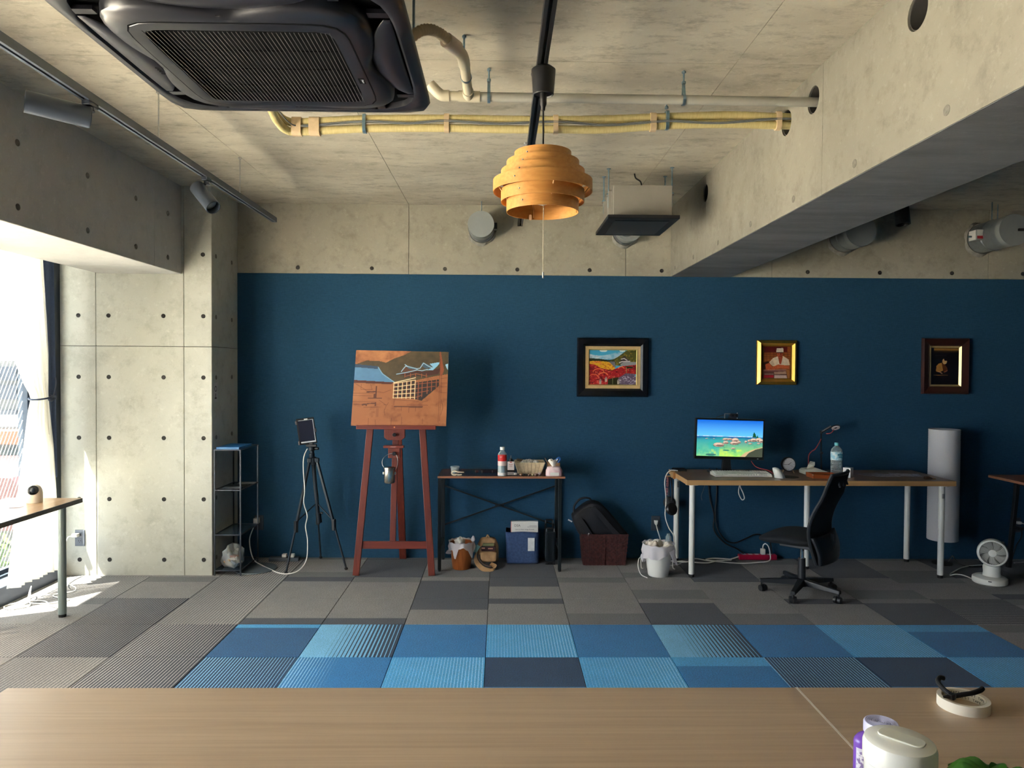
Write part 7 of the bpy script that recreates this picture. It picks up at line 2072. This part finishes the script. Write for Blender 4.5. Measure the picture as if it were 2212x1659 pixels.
for k, (x, y, z, r, c) in enumerate(((1.16, 5.43, 0.225, 0.04, (236, 224, 208)), (1.20, 5.47, 0.232, 0.035, (240, 236, 226)), (1.262, 5.43, 0.225, 0.032, (238, 230, 220)), (1.14, 5.48, 0.23, 0.03, (226, 212, 198)))):
    single('crumpled_paper', lump((x, y, z), (r, r, r*0.85), 60+k, 0.3, flatb=False), M('waste_%d' % k, c, 0.85, var=0.08), ['large crumpled paper at the left front of the white bin', 'crumpled tissue at the back of the white bin', 'round crumpled tissue at the right of the white bin', 'beige crumpled paper at the left back of the white bin'][k], 'paper', group='waste in the white bin', smooth=True, angle=180)
single('bin_bottle', MB().lathe([(0, 0), (0.02, 0), (0.022, 0.004), (0.022, 0.09), (0.012, 0.105), (0.012, 0.115)], 20, (1.285, 5.50, 0.19)), clearm, 'clear plastic bottle sticking up from the white bin', 'bottle', smooth=True)

# ---- cables round the desk ---------------------------------------------------
plg = thing('plug_lead', 'white plug and lead in the outlet left of the desk', 'plug', (1.28, 5.93, 0.31))
mk('plug', MB().prism([(1.266, 0.318), (1.296, 0.318), (1.292, 0.29), (1.285, 0.278), (1.277, 0.278), (1.270, 0.29)], 5.91, 5.936, 'xz'), wp, plg, bevel=0.003)
mk('lead', MB().tube(spline([(1.281, 5.915, 0.282), (1.288, 5.89, 0.24), (1.293, 5.80, 0.18), (1.285, 5.70, 0.12), (1.30, 5.66, 0.03), (1.36, 5.70, 0.008), (1.45, 5.76, 0.006)], 8), 0.0042, 8), wcord, plg, smooth=True)
cable('desk_cable', 'white cable draped over the left end of the desk down to the bin', [(1.42, 5.78, DT+0.008), (1.375, 5.78, DT+0.012), (1.335, 5.77, DT-0.01), (1.31, 5.75, 0.66), (1.315, 5.72, 0.52), (1.305, 5.70, 0.40), (1.33, 5.68, 0.31), (1.365, 5.66, 0.245), (1.362, 5.66, 0.12), (1.36, 5.66, 0.01), (1.36, 5.60, 0.006)], 0.0042, wcord)
cable('bin_cable', 'white cable loop on the floor at the left of the white bin', [(1.10, 5.36, 0.006), (1.06, 5.40, 0.02), (1.045, 5.44, 0.07), (1.055, 5.47, 0.115), (1.075, 5.50, 0.125), (1.09, 5.57, 0.11), (1.10, 5.60, 0.02), (1.12, 5.62, 0.006)], 0.003, wcord)
rs = thing('red_power_strip', 'raspberry red power strip on the floor under the desk', 'power strip', (2.11, 5.90, 0))
mk('body', MB().box(1.955, 2.265, 5.875, 5.925, 0.004, 0.046), M('strip_raspberry', (176, 16, 64), 0.4), rs, bevel=0.005)
for k in range(5):
    mk('socket', MB().box(1.985+k*0.052, 2.015+k*0.052, 5.885, 5.915, 0.046, 0.0475), M('strip_socket', (206, 190, 196), 0.5), rs)
uc = thing('usb_charger', 'white cube charger standing in the red power strip', 'charger', (2.155, 5.90, 0.047))
mk('cube', MB().box(2.138, 2.172, 5.885, 5.915, 0.0475, 0.092), wp, uc, bevel=0.003)
mk('lead', MB().tube(spline([(2.155, 5.90, 0.092), (2.158, 5.90, 0.12), (2.172, 5.89, 0.135), (2.188, 5.87, 0.12), (2.195, 5.85, 0.07), (2.18, 5.82, 0.015), (2.08, 5.80, 0.006), (1.95, 5.77, 0.006), (1.83, 5.79, 0.007), (1.68, 5.83, 0.012), (1.58, 5.84, 0.025), (1.50, 5.80, 0.006), (1.42, 5.83, 0.006), (1.35, 5.85, 0.006)], 8), 0.0045, 8), wcord, uc, smooth=True)
cable('strip_lead', 'thick white mains lead coiled on the floor left of the red strip', [(1.955, 5.90, 0.025), (1.88, 5.88, 0.01), (1.78, 5.84, 0.006), (1.70, 5.86, 0.006), (1.69, 5.89, 0.008), (1.76, 5.90, 0.012), (1.86, 5.87, 0.014), (1.87, 5.84, 0.014), (1.76, 5.82, 0.014), (1.66, 5.78, 0.006), (1.52, 5.81, 0.006), (1.47, 5.83, 0.006), (1.40, 5.81, 0.006)], 0.0055, wcord)
cable('monitor_cable', 'black cable falling from the monitor and curving to the red strip', [(1.715, 5.92, DT+0.01), (1.712, 5.936, 0.66), (1.725, 5.935, 0.5), (1.76, 5.93, 0.36), (1.755, 5.93, 0.26), (1.79, 5.93, 0.19), (1.86, 5.925, 0.125), (1.95, 5.92, 0.085), (2.0, 5.905, 0.049)], 0.0055, bcord)
cable('monitor_cable', 'second black cable under the desk swinging out toward the chair', [(1.775, 5.92, DT+0.01), (1.78, 5.936, 0.66), (1.78, 5.935, 0.52), (1.768, 5.925, 0.38), (1.785, 5.925, 0.26), (1.85, 5.92, 0.16), (1.93, 5.92, 0.135), (2.02, 5.92, 0.17), (2.10, 5.92, 0.205), (2.17, 5.925, 0.19), (2.22, 5.925, 0.15), (2.235, 5.91, 0.05)], 0.0055, bcord)
cable('thin_cable', 'thin grey wire dangling from the back of the desk', [(1.68, 5.935, DT+0.006), (1.688, 5.938, 0.66), (1.675, 5.935, 0.58), (1.655, 5.935, 0.52), (1.66, 5.93, 0.48)], 0.0015, cb)
cable('tied_cable', 'short white cable loop tied under the desk top', [(1.92, 5.70, 0.70), (1.90, 5.70, 0.665), (1.888, 5.70, 0.63), (1.885, 5.70, 0.58), (1.91, 5.70, 0.53), (1.93, 5.70, 0.54), (1.92, 5.70, 0.58), (1.897, 5.70, 0.63), (1.89, 5.70, 0.67), (1.885, 5.70, 0.70)], 0.004, wcord)
cable('keyboard_cable', 'red cable running from the monitor to the white mouse', [(1.98, 5.70, 0.835), (2.0, 5.67, 0.80), (2.03, 5.64, 0.785), (2.08, 5.62, 0.775), (2.12, 5.60, 0.75), (2.12, 5.56, DT+0.006), (2.12, 5.525, DT+0.006)], 0.003, redc)

# ================================================================== OFFICE CHAIR
chair_f = M('chair_fabric_black', (26, 29, 34), 0.85, var=0.25, scale=60, bump=0.2)
chair_p = M('chair_plastic_black', (36, 38, 42), 0.4, var=0.1)
oc = thing('office_chair', 'black five star swivel office chair turned toward the desk', 'office chair', (2.10, 5.00, 0), rotz=math.radians(48))
def seat_fn(u, v):
    a, t = 2*PI*u, v
    p = 3.0
    c, s_ = math.cos(a), math.sin(a)
    d = 1/((abs(c)**p+abs(s_)**p)**(1/p))
    k = math.sin(PI*min(max(t, 0), 1))**0.28 if 0 < t < 1 else 0.0
    x, y = 0.225*d*c*k, 0.215*d*s_*k
    z = 0.355+0.075*t - 0.018*max(0, y/0.215)**2*1.5 + 0.02*(x/0.225)**2*t
    return (x, y+0.055, z)
mk('seat', MB().grid(seat_fn, 48, 16), chair_f, oc, smooth=True, angle=180)
mk('seat_plate', MB().box(-0.10, 0.10, -0.12, 0.12, 0.335, 0.358), chair_p, oc, bevel=0.004)
def back_fn(u, v):
    w = (u-0.5)*2
    t = v
    hw = (0.185 + 0.03*math.sin(PI*min(1, t*1.1))) * (1 - 0.10*max(0, t-0.85)/0.15)
    y = -0.190 + 0.045*math.sin(PI*min(1.0, t/0.75))*1.0 - 0.16*max(0, t-0.35)**1.5 - 0.03*w*w*(-1)
    return (hw*w, y, 0.265+0.60*t)
mk('backrest', MB().grid(back_fn, 16, 28), chair_f, oc, smooth=True, solid=0.022, angle=180)
edge = [back_fn(0, t/14) for t in range(15)] + [back_fn(u/8, 1) for u in range(1, 8)] + [back_fn(1, 1-t/14) for t in range(15)]
mk('back_frame', MB().tube(edge, 0.013, 8), chair_p, oc, smooth=True)
mk('lumbar_pad', MB().grid(lambda u, v: (lambda p: (p[0]*1.03, p[1]-0.02-0.02*math.sin(PI*v), p[2]))(back_fn(u, 0.0+0.30*v)), 14, 10), chair_p, oc, smooth=True, solid=0.02, angle=180)
for k in range(3):
    mk('back_slot', MB().cbox((-0.08+0.08*k, -0.262, 0.80), (0.012, 0.012, 0.045), Matrix.Rotation(-0.35, 3, 'X')), M('slot_grey', (58, 62, 68), 0.5), oc, bevel=0.003)
mk('back_bar', MB().tube(spline([(0, -0.06, 0.345), (0, -0.14, 0.335), (0, -0.20, 0.35), (0, -0.205, 0.45)], 6), 0.018, 10), chair_p, oc, smooth=True)
mk('gas_lift', MB().cyl((0, 0, 0.245), (0, 0, 0.345), 0.014, n=18), M('chrome', (206, 208, 210), 0.12, 1.0, var=0.02), oc, smooth=True)
mk('column_cover', MB().cyl((0, 0, 0.075), (0, 0, 0.25), 0.0265, 0.0245, n=22), chair_p, oc, smooth=True)
mk('tilt_lever', MB().tube([(0.06, 0, 0.338), (0.17, -0.02, 0.325), (0.20, -0.025, 0.315)], [0.007, 0.007, 0.011], 8), chair_p, oc, smooth=True)
mk('hub', MB().lathe([(0, 0.06), (0.042, 0.06), (0.045, 0.075), (0.042, 0.105), (0.03, 0.112), (0, 0.112)], 24), chair_p, oc, smooth=True)
for k in range(5):
    a = math.radians(72*k + 44.0)
    ca, sa = math.cos(a), math.sin(a)
    def P(r, w, z):
        return (r*ca-w*sa, r*sa+w*ca, z)
    arm = mk('base_arm', MB().add([P(0.03, -0.026, 0.066), P(0.03, 0.026, 0.066), P(0.03, 0.022, 0.108), P(0.03, -0.022, 0.108), P(0.275, -0.016, 0.062), P(0.275, 0.016, 0.062), P(0.275, 0.013, 0.086), P(0.275, -0.013, 0.086)], [(0, 1, 2, 3), (7, 6, 5, 4), (0, 4, 5, 1), (1, 5, 6, 2), (2, 6, 7, 3), (3, 7, 4, 0)]), chair_p, oc, bevel=0.004)
    cs_ = mk('caster', MB().cyl(P(0.262, 0, 0.03), P(0.262, 0, 0.068), 0.0075, n=10), chair_p, oc, smooth=True)
    b_ = a + 0.9 + k*1.3
    cb_, sb_ = math.cos(b_), math.sin(b_)
    o_ = Vector(P(0.262, 0, 0.0)) + Vector((0.012*cb_, 0.012*sb_, 0))
    for s_ in (-1, 1):
        n_ = Vector((-sb_, cb_, 0))*s_
        mk('wheel', MB().cyl(o_+n_*0.005+Vector((0, 0, 0.0245)), o_+n_*0.023+Vector((0, 0, 0.0245)), 0.0245, 0.022, n=22), chair_p, cs_, smooth=True)

# ================================================================== RIGHT END
pl_ = thing('paper_floor_lamp', 'tall white ribbed paper cylinder floor lamp behind the desk end', 'lamp', (3.575, 5.78, 0))
paper = sheer('washi_paper', (226, 226, 232), 0.3, 0.0)
lp = []
z0_, z1_ = 0.195, 1.085
nr = 62
for k in range(nr*2+1):
    lp.append((0.113+(0.0016 if k % 2 else -0.0012), z0_+(z1_-z0_)*k/(nr*2)))
mk('paper_shade', MB().lathe(lp+[(0.108, z1_), (0.108, z0_)], 40, (3.575, 5.80, 0), close=True), paper, pl_, smooth=True, angle=180)
mk('shade_ring', MB().lathe([(0.113, z1_-0.002), (0.115, z1_), (0.113, z1_+0.002), (0.111, z1_)], 40, (3.575, 5.80, 0), close=True), M('lamp_wire_white', (206, 206, 206), 0.5), pl_, smooth=True)
mk('lamp_base', MB().lathe([(0, 0), (0.075, 0), (0.075, 0.008), (0.012, 0.014), (0.012, 0.25), (0.02, 0.255), (0.02, 0.30), (0, 0.30)], 28, (3.575, 5.80, 0)), black_soft, pl_, smooth=True)
for k in range(3):
    a = k*2*PI/3+0.4
    mk('shade_arm', MB().tube([(3.575, 5.80, 0.26), (3.575+0.11*math.cos(a), 5.80+0.11*math.sin(a), 0.26)], 0.002, 6), black_soft, pl_)
mk('power_cord', MB().tube(spline([(3.62, 5.79, 0.02), (3.64, 5.77, 0.07), (3.655, 5.76, 0.045), (3.69, 5.72, 0.008), (3.78, 5.68, 0.006), (3.90, 5.72, 0.006), (4.05, 5.80, 0.006)], 8), 0.0035, 8), bcord, pl_, smooth=True)
fan_w = M('fan_white', (230, 229, 222), 0.38, var=0.02)
fan_d = M('fan_shadow_grey', (96, 94, 92), 0.6)
fn_ = thing('desk_fan', 'small white circulator fan on the floor at the right', 'fan', (3.605, 5.26, 0))
FX, FY = 3.605, 5.27
mk('base', MB().lathe([(0, 0), (0.104, 0), (0.112, 0.006), (0.114, 0.02), (0.112, 0.042), (0.10, 0.050), (0, 0.052)], 44, (FX, FY, 0)), fan_w, fn_, smooth=True)
mk('base_button', MB().cbox((FX-0.062, FY-0.093, 0.034), (0.022, 0.012, 0.006), Matrix.Rotation(-0.58, 3, 'Z')), M('fan_button', (40, 40, 44), 0.4), fn_, bevel=0.002)
mk('neck', MB().lathe([(0.058, 0.048), (0.055, 0.08), (0.058, 0.115), (0.05, 0.135), (0, 0.14)], 32, (FX+0.02, FY+0.01, 0)), fan_w, fn_, smooth=True)
ax = Vector((-0.55, -0.80, 0.10)).normalized()
qf = ax.to_track_quat('Z', 'Y').to_matrix()
hc = Vector((FX+0.01, FY-0.01, 0.228))
mk('shroud', MB().lathe([(0.082, 0.085), (0.093, 0.082), (0.098, 0.07), (0.098, 0.0), (0.094, -0.01), (0.092, -0.012)], 48, tuple(hc), qf, cap=False), fan_w, fn_, smooth=True)
mk('rear_shell', MB().lathe([(0.094, -0.006), (0.094, -0.055), (0.086, -0.085), (0.06, -0.105), (0, -0.112)], 48, tuple(hc), qf), fan_w, fn_, smooth=True)
mk('dark_inside', MB().lathe([(0.091, 0.0), (0.091, 0.03), (0, 0.03)], 40, tuple(hc), qf), fan_d, fn_)
for k in range(7):
    b_ = 2*PI*k/7
    def bf(u, v, b_=b_):
        r = 0.018+0.066*u
        a = b_+0.75*(v-0.5)+0.35*u
        return tuple(hc + qf @ Vector((r*math.cos(a), r*math.sin(a), 0.052+0.022*(v-0.5))))
    mk('blade', MB().grid(bf, 6, 5), M('fan_blade', (176, 175, 172), 0.45), fn_, smooth=True, solid=0.0015)
for k in range(48):
    a = 2*PI*k/48
    pts_ = [tuple(hc + qf @ Vector((r*math.cos(a+tw), r*math.sin(a+tw), z))) for r, z, tw in ((0.024, 0.088, 0), (0.045, 0.0885, 0.05), (0.07, 0.087, 0.1), (0.088, 0.083, 0.14))]
    mk('grille_rib', MB().tube(pts_, 0.0011, 5), fan_w, fn_)
mk('grille_hub', MB().lathe([(0, 0.094), (0.020, 0.093), (0.025, 0.090), (0.025, 0.084), (0, 0.084)], 28, tuple(hc), qf), fan_w, fn_, smooth=True)
for k in range(40):
    a = 2*PI*k/40
    mk('side_vent', MB().tube([tuple(hc + qf @ Vector((0.0948*math.cos(a), 0.0948*math.sin(a), z))) for z in (-0.018, -0.050)], 0.0011, 4), fan_d, fn_)
mk('side_button', MB().cbox(tuple(hc + qf @ Vector((0.06, 0.078, 0.03))), (0.02, 0.02, 0.012), qf), M('fan_button_grey', (150, 148, 142), 0.5), fn_, bevel=0.003)
mk('power_cord', MB().tube(spline([(FX-0.09, FY+0.07, 0.012), (FX-0.14, FY+0.09, 0.03), (FX-0.19, FY+0.10, 0.034), (FX-0.20, FY+0.15, 0.012), (FX-0.12, FY+0.25, 0.006), (FX+0.1, FY+0.42, 0.006), (FX+0.4, FY+0.5, 0.006)], 8), 0.004, 8), wcord, fn_, smooth=True)
rt_ = thing('corner_table', 'walnut topped table with black legs cut off by the right edge of the photograph', 'table', (4.4, 5.6, 0))
mk('top', MB().prism(rrect(3.895, 5.0, 5.30, 5.75, 0.02), 0.708, 0.728, 'xy', c=(0, 0, 0)), wal_e, rt_, bevel=0.002)
for x, dx in ((4.10, -0.06), (4.85, 0.06)):
    for y in (5.36, 5.69):
        mk('leg', MB().beam((x+dx, y, 0.0), (x, y, 0.71), 0.03, 0.03), black_m, rt_, bevel=0.002)
    mk('leg_rail', MB().box(x-0.012, x+0.012, 5.36, 5.69, 0.66, 0.708), black_m, rt_)
pg2 = thing('plug_lead', 'white plug with lead in the outlet above the small fan', 'plug', (4.28, 5.93, 0.30))
mk('plug', MB().box(4.265, 4.30, 5.905, 5.936, 0.296, 0.318), wp, pg2, bevel=0.004)
mk('lead', MB().tube(spline([(4.295, 5.91, 0.306), (4.33, 5.89, 0.295), (4.36, 5.87, 0.25), (4.38, 5.86, 0.15), (4.36, 5.85, 0.02), (4.25, 5.82, 0.006), (4.15, 5.78, 0.012)], 8), 0.0045, 8), wcord, pg2, smooth=True)
ad_ = thing('black_adapter', 'black plug and cable in the lower socket above the fan', 'plug', (4.28, 5.93, 0.25))
mk('plug', MB().box(4.262, 4.305, 5.89, 5.936, 0.248, 0.275), black_m, ad_, bevel=0.004)
mk('lead', MB().tube(spline([(4.285, 5.89, 0.255), (4.27, 5.87, 0.20), (4.22, 5.86, 0.13), (4.20, 5.86, 0.06), (4.17, 5.85, 0.008), (4.08, 5.83, 0.006)], 8), 0.004, 8), bcord, ad_, smooth=True)

# ================================================================== LEFT TABLE BY THE WINDOW
lt2 = thing('window_table', 'oak effect table with grey round legs under the window at the left', 'table', (-2.88, 3.9, 0))
LT = 0.727
oakp = woodmat('window_table_oak', (190, 158, 126), (168, 136, 106), (150, 120, 92), 'y', 0.22, 0.8, 0.6)
mk('top', MB().box(-3.06, -2.603, 3.20, 4.572, LT-0.027, LT), oakp, lt2, bevel=0.002)
mk('edge_band', MB().box(-2.6035, -2.600, 3.20, 4.574, LT-0.0275, LT-0.001), M('edge_grey_brown', (96, 90, 86), 0.5), lt2)
leg_g = M('leg_grey_green', (132, 146, 146), 0.35, 0.3, var=0.04)
for x, y in ((-2.697, 4.52), (-2.99, 4.15), (-2.697, 3.28), (-2.99, 3.28)):
    l_ = mk('leg', MB().cyl((x, y, 0.018), (x, y, LT-0.027), 0.0235, n=24), leg_g, lt2, smooth=True)
    mk('foot', MB().cyl((x, y, 0), (x, y, 0.02), 0.0215, n=20), black_soft, l_, smooth=True)
mk('corner_bolt', MB().cyl((-2.612, 4.572, LT-0.012), (-2.612, 4.580, LT-0.012), 0.009, n=14), M('bolt_grey', (110, 112, 112), 0.5), lt2)
bb = thing('baby_camera', 'white dome security camera with black lens on the window table', 'camera', (-2.80, 4.42, LT))
mk('body', MB().lathe([(0, LT), (0.042, LT), (0.044, LT+0.006), (0.0435, LT+0.062), (0.040, LT+0.078), (0.030, LT+0.096), (0.016, LT+0.106), (0, LT+0.109)], 36, (-2.80, 4.42, 0)), M('camera_white', (232, 226, 216), 0.35, var=0.02), bb, smooth=True)
qd = Vector((0.30, -0.85, 0.32)).to_track_quat('Z', 'Y').to_matrix()
cc2 = Vector((-2.80, 4.42, LT+0.066))
mk('lens_face', MB().lathe([(0.0295, 0.022), (0.0295, 0.036), (0.027, 0.0405), (0.018, 0.0425), (0, 0.043)], 32, tuple(cc2), qd), M('lens_face_black', (16, 20, 26), 0.08), bb, smooth=True)
mk('lens', MB().lathe([(0.014, 0.0425), (0.010, 0.0445), (0, 0.0455)], 24, tuple(cc2), qd), M('lens_deep', (30, 44, 60), 0.05), bb, smooth=True)
single('note_paper', MB().grid(lambda u, v: (-2.835+0.058*u, 4.235+0.05*v+0.01*u, LT+0.001+0.004*(v-0.5)**2), 4, 4), M('note_lilac', (196, 192, 214), 0.6), 'small folded lilac note paper on the window table', 'paper', solid=0.0008)
usb = thing('camera_charger', 'white USB charger in the column outlet with a cable trailing along the floor', 'charger', (-3.11, 5.39, 0.30))
mk('plug', MB().box(-3.137, -3.098, 5.37, 5.412, 0.292, 0.318), wp, usb, bevel=0.004)
mk('lead', MB().tube(spline([(-3.125, 5.372, 0.303), (-3.15, 5.35, 0.295), (-3.155, 5.33, 0.24), (-3.13, 5.26, 0.17), (-3.07, 5.15, 0.09), (-2.98, 5.06, 0.05), (-2.915, 5.04, 0.02), (-2.92, 5.00, 0.006), (-3.0, 4.93, 0.006), (-2.93, 4.87, 0.006), (-2.84, 4.83, 0.006), (-2.92, 4.76, 0.006), (-3.06, 4.77, 0.006), (-3.12, 4.86, 0.03), (-3.13, 4.90, 0.07), (-3.10, 4.85, 0.075), (-3.05, 4.76, 0.03), (-3.02, 4.70, 0.006), (-3.10, 4.64, 0.006), (-3.17, 4.70, 0.006), (-3.10, 4.80, 0.006), (-2.98, 4.80, 0.006), (-2.9, 4.72, 0.006), (-2.80, 4.66, 0.006)], 10), 0.0035, 8), wcord, usb, smooth=True)

# ================================================================== FOREGROUND TABLES
TT = 0.735
nearw = woodmat('table_ash_laminate', (196, 172, 145), (177, 153, 127), (158, 134, 108), 'x', 0.33, 0.75, 0.5, plank=0.11)
for k, (a, b, lab) in enumerate(((-1.24, 0.7640, 'large ash wood effect table across the bottom of the photograph'), (0.7675, 2.77, 'second ash wood effect table joined at the bottom right'))):
    t = thing('meeting_table', lab, 'table', ((a+b)/2, 1.5, 0))
    mk('top', MB().box(a, b, 1.14, 1.845, TT-0.028, TT), nearw, t, bevel=0.002)
    mk('edge_trim', MB().box(b-0.0012 if k == 0 else a-0.0005, b+0.0012 if k == 0 else a+0.0012, 1.14, 1.845, TT-0.026, TT+0.0003), M('trim_pale', (226, 218, 206), 0.5), t)
    for x in (a+0.07, b-0.07):
        for y in (1.21, 1.775):
            l_ = mk('leg', MB().cyl((x, y, 0.018), (x, y, TT-0.028), 0.0235, n=20), leg_g, t, smooth=True)
            mk('foot', MB().cyl((x, y, 0), (x, y, 0.02), 0.0215, n=16), black_soft, l_)
tr_ = thing('masking_tape', 'roll of cream artist tape lying on the foreground table', 'tape', (1.128, 1.735, TT))
tcx, tcy, tz = 1.128, 1.735, TT
tape_w = M('artist_tape_cream', (232, 224, 208), 0.5, var=0.03)
mk('roll', MB().lathe([(0.0565, 0.0), (0.0565, 0.024), (0.0475, 0.024), (0.0475, 0.0)], 64, (tcx, tcy, tz), close=True), tape_w, tr_, smooth=True)
mk('core', MB().lathe([(0.0475, 0.0005), (0.0475, 0.0238), (0.0458, 0.0238), (0.0458, 0.0005)], 64, (tcx, tcy, tz), close=True), M('core_card', (214, 206, 180), 0.7), tr_, smooth=True)
word = 'ARTIST TAPE'
for i, row in enumerate(('ARTIST TAPE', 'ARTIST TAPE')):
    for k, chx in enumerate(row*2):
        if chx == ' ':
            continue
        a = PI*0.80 - k*0.125 + i*0.3
        p = Vector((tcx+0.0455*math.cos(a), tcy+0.0455*math.sin(a), tz+0.0135-0.0105*i))
        tang = Vector((math.sin(a), -math.cos(a), 0))
        mk('core_lettering', text_mb(chx, 0.0082, tuple(p), tuple(tang), (0, 0, 1), depth=0.0002), tick, tr_)
pr_ = thing('cutting_pliers', 'small black handled cutting pliers resting on the roll of tape', 'pliers', (1.12, 1.74, TT+0.024))
pz = TT+0.030
mk('handle', MB().tube(spline([(1.098, 1.735, pz), (1.090, 1.752, pz+0.006), (1.090, 1.775, pz+0.014), (1.106, 1.795, pz+0.016), (1.118, 1.797, pz+0.014)], 8), 0.0058, 10), black_soft, pr_, smooth=True)
mk('handle', MB().tube(spline([(1.102, 1.728, pz), (1.125, 1.730, pz+0.003), (1.15, 1.735, pz+0.004), (1.175, 1.745, pz+0.006), (1.186, 1.752, pz+0.008)], 8), 0.0058, 10), black_soft, pr_, smooth=True)
gm = M('tool_steel_dark', (78, 74, 72), 0.3, 0.9)
mk('joint', MB().cyl((1.095, 1.727, pz-0.005), (1.095, 1.727, pz+0.006), 0.0085, n=14), gm, pr_, smooth=True)
mk('jaw', MB().add([(1.092, 1.731, pz-0.004), (1.086, 1.721, pz-0.004), (1.070, 1.720, pz-0.001), (1.072, 1.726, pz-0.001), (1.092, 1.731, pz+0.004), (1.086, 1.721, pz+0.004), (1.070, 1.720, pz+0.001), (1.072, 1.726, pz+0.001)], [(0, 1, 2, 3), (7, 6, 5, 4), (0, 4, 5, 1), (1, 5, 6, 2), (2, 6, 7, 3), (3, 7, 4, 0)]), gm, pr_)
mk('jaw', MB().add([(1.098, 1.722, pz-0.004), (1.090, 1.720, pz-0.004), (1.083, 1.708, pz-0.001), (1.088, 1.706, pz-0.001), (1.098, 1.722, pz+0.004), (1.090, 1.720, pz+0.004), (1.083, 1.708, pz+0.001), (1.088, 1.706, pz+0.001)], [(0, 1, 2, 3), (7, 6, 5, 4), (0, 4, 5, 1), (1, 5, 6, 2), (2, 6, 7, 3), (3, 7, 4, 0)]), gm, pr_)
# purple bottle
pb2 = thing('purple_bottle', 'purple bottle with ribbed lilac cap at the bottom right on the table', 'bottle', (0.752, 1.43, TT))
pur = M('purple_plastic', (128, 84, 190), 0.25, var=0.1)
def obody(u, v):
    a = 2*PI*u
    z = v
    k = 1.0 if z < 0.8 else math.sqrt(max(0.0, 1-((z-0.8)/0.2)**2))*0.6+0.4
    if z >= 1.0:
        k = 0.35
    if z <= 0.0:
        k = 0.0
    return (0.757+0.046*math.cos(a)*k, 1.43+0.026*math.sin(a)*k, TT+0.092*z)
mk('body', MB().grid(obody, 36, 16), pur, pb2, smooth=True, angle=60)
mk('label', MB().grid(lambda u, v: (0.757+0.0465*math.cos(-PI*0.92+PI*0.84*u), 1.43+0.0265*math.sin(-PI*0.92+PI*0.84*u), TT+0.006+0.060*v), 20, 1), M('label_lilac', (226, 220, 236), 0.5, var=0.05), pb2, smooth=True)
mk('label_print', MB().grid(lambda u, v: (0.757+0.0468*math.cos(-PI*0.90+0.4*u), 1.43+0.0268*math.sin(-PI*0.90+0.4*u), TT+0.012+0.048*v), 6, 1), M('label_print_violet', (150, 130, 180), 0.5, col2=(236, 232, 242), scale=130, lo=0.48, hi=0.52), pb2)
lil = M('cap_lilac', (206, 206, 236), 0.35, var=0.04)
cp_ = [(0.024, 0.09), (0.0315, 0.090), (0.0325, 0.092), (0.0325, 0.110), (0.031, 0.113)]
for k in range(8):
    r = 0.030-0.0034*k
    cp_ += [(r, 0.1135), (r-0.0012, 0.1135), (r-0.0017, 0.1115), (r-0.0029, 0.1115)]
mk('cap', MB().lathe([(r, TT+z) for r, z in cp_]+[(0, TT+0.1115)], 40, (0.765, 1.43, 0)), lil, pb2, smooth=True)
# wipes canister
cn = thing('wipes_canister', 'white round canister with flip lid at the bottom right of the table', 'canister', (0.727, 1.295, TT))
cx3, cy3 = 0.727, 1.295
cw = M('canister_white', (228, 230, 222), 0.3, var=0.02)
mk('body', MB().lathe([(0, TT), (0.056, TT), (0.058, TT+0.004), (0.058, TT+0.108), (0, TT+0.108)], 48, (cx3, cy3, 0)), cw, cn, smooth=True)
mk('lid', MB().lathe([(0.059, TT+0.106), (0.061, TT+0.108), (0.061, TT+0.136), (0.058, TT+0.145), (0.050, TT+0.149), (0, TT+0.150)], 48, (cx3, cy3, 0)), M('lid_milky', (238, 238, 230), 0.25, var=0.02), cn, smooth=True)
tabp = [(p[0], p[1]) for p in rrect(-0.018, 0.018, -0.042, 0.036, 0.014)]
Rl = Matrix.Rotation(0.75, 3, 'Z')
mk('flip_tab', MB().prism(tabp, 0.1495, 0.1530, 'xy', rot=Rl, c=(cx3, cy3, TT)), M('lid_tab', (222, 222, 208), 0.3), cn, bevel=0.0015)
# potted plant whose leaf tips reach into the frame
pp = thing('potted_plant', 'small potted plant with glossy green leaves at the bottom edge', 'plant', (0.865, 1.205, TT))
mk('pot', MB().lathe([(0, TT), (0.03, TT), (0.04, TT+0.065), (0.037, TT+0.065), (0.028, TT+0.005), (0, TT+0.005)], 28, (0.84, 1.20, 0)), white_m, pp, smooth=True)
mk('soil', MB().lathe([(0, TT+0.058), (0.0355, TT+0.058)], 24, (0.84, 1.20, 0)), M('soil_dark', (52, 40, 32), 0.95), pp)
leaf_m = M('leaf_green', (58, 122, 34), 0.35, col2=(34, 84, 22), scale=20, spec=0.6)
for k in range(11):
    a = k*2.4+0.3
    L = 0.062+0.012*((k*7) % 5)/5
    lift = 0.058+0.014*((k*3) % 4)/4
    base = Vector((0.84, 1.20, TT+0.06))
    tip_d = Vector((math.cos(a), math.sin(a), 0))
    c0 = base + tip_d*0.012 + Vector((0, 0, lift))
    sd = Vector((-tip_d.y, tip_d.x, 0))
    def lf(u, v, c0=c0, tip_d=tip_d, sd=sd, L=L):
        w = 0.027*math.sin(PI*min(1, u*0.96+0.04))**0.7*(1-0.25*u)
        s_ = (v-0.5)*2
        return tuple(c0 + tip_d*(L*u) + sd*(w*s_) + Vector((0, 0, 0.012*math.sin(PI*u*0.8) - 0.02*u*u + 0.006*abs(s_) + 0.002*math.sin(9*u+3*s_))))
    st = mk('stem', MB().tube(spline([tuple(base), tuple(base+tip_d*0.004+Vector((0, 0, lift*0.6))), tuple(c0)], 5), 0.0015, 6), leaf_m, pp, smooth=True)
    mk('leaf', MB().grid(lf, 10, 6), leaf_m, pp, smooth=True, angle=180)
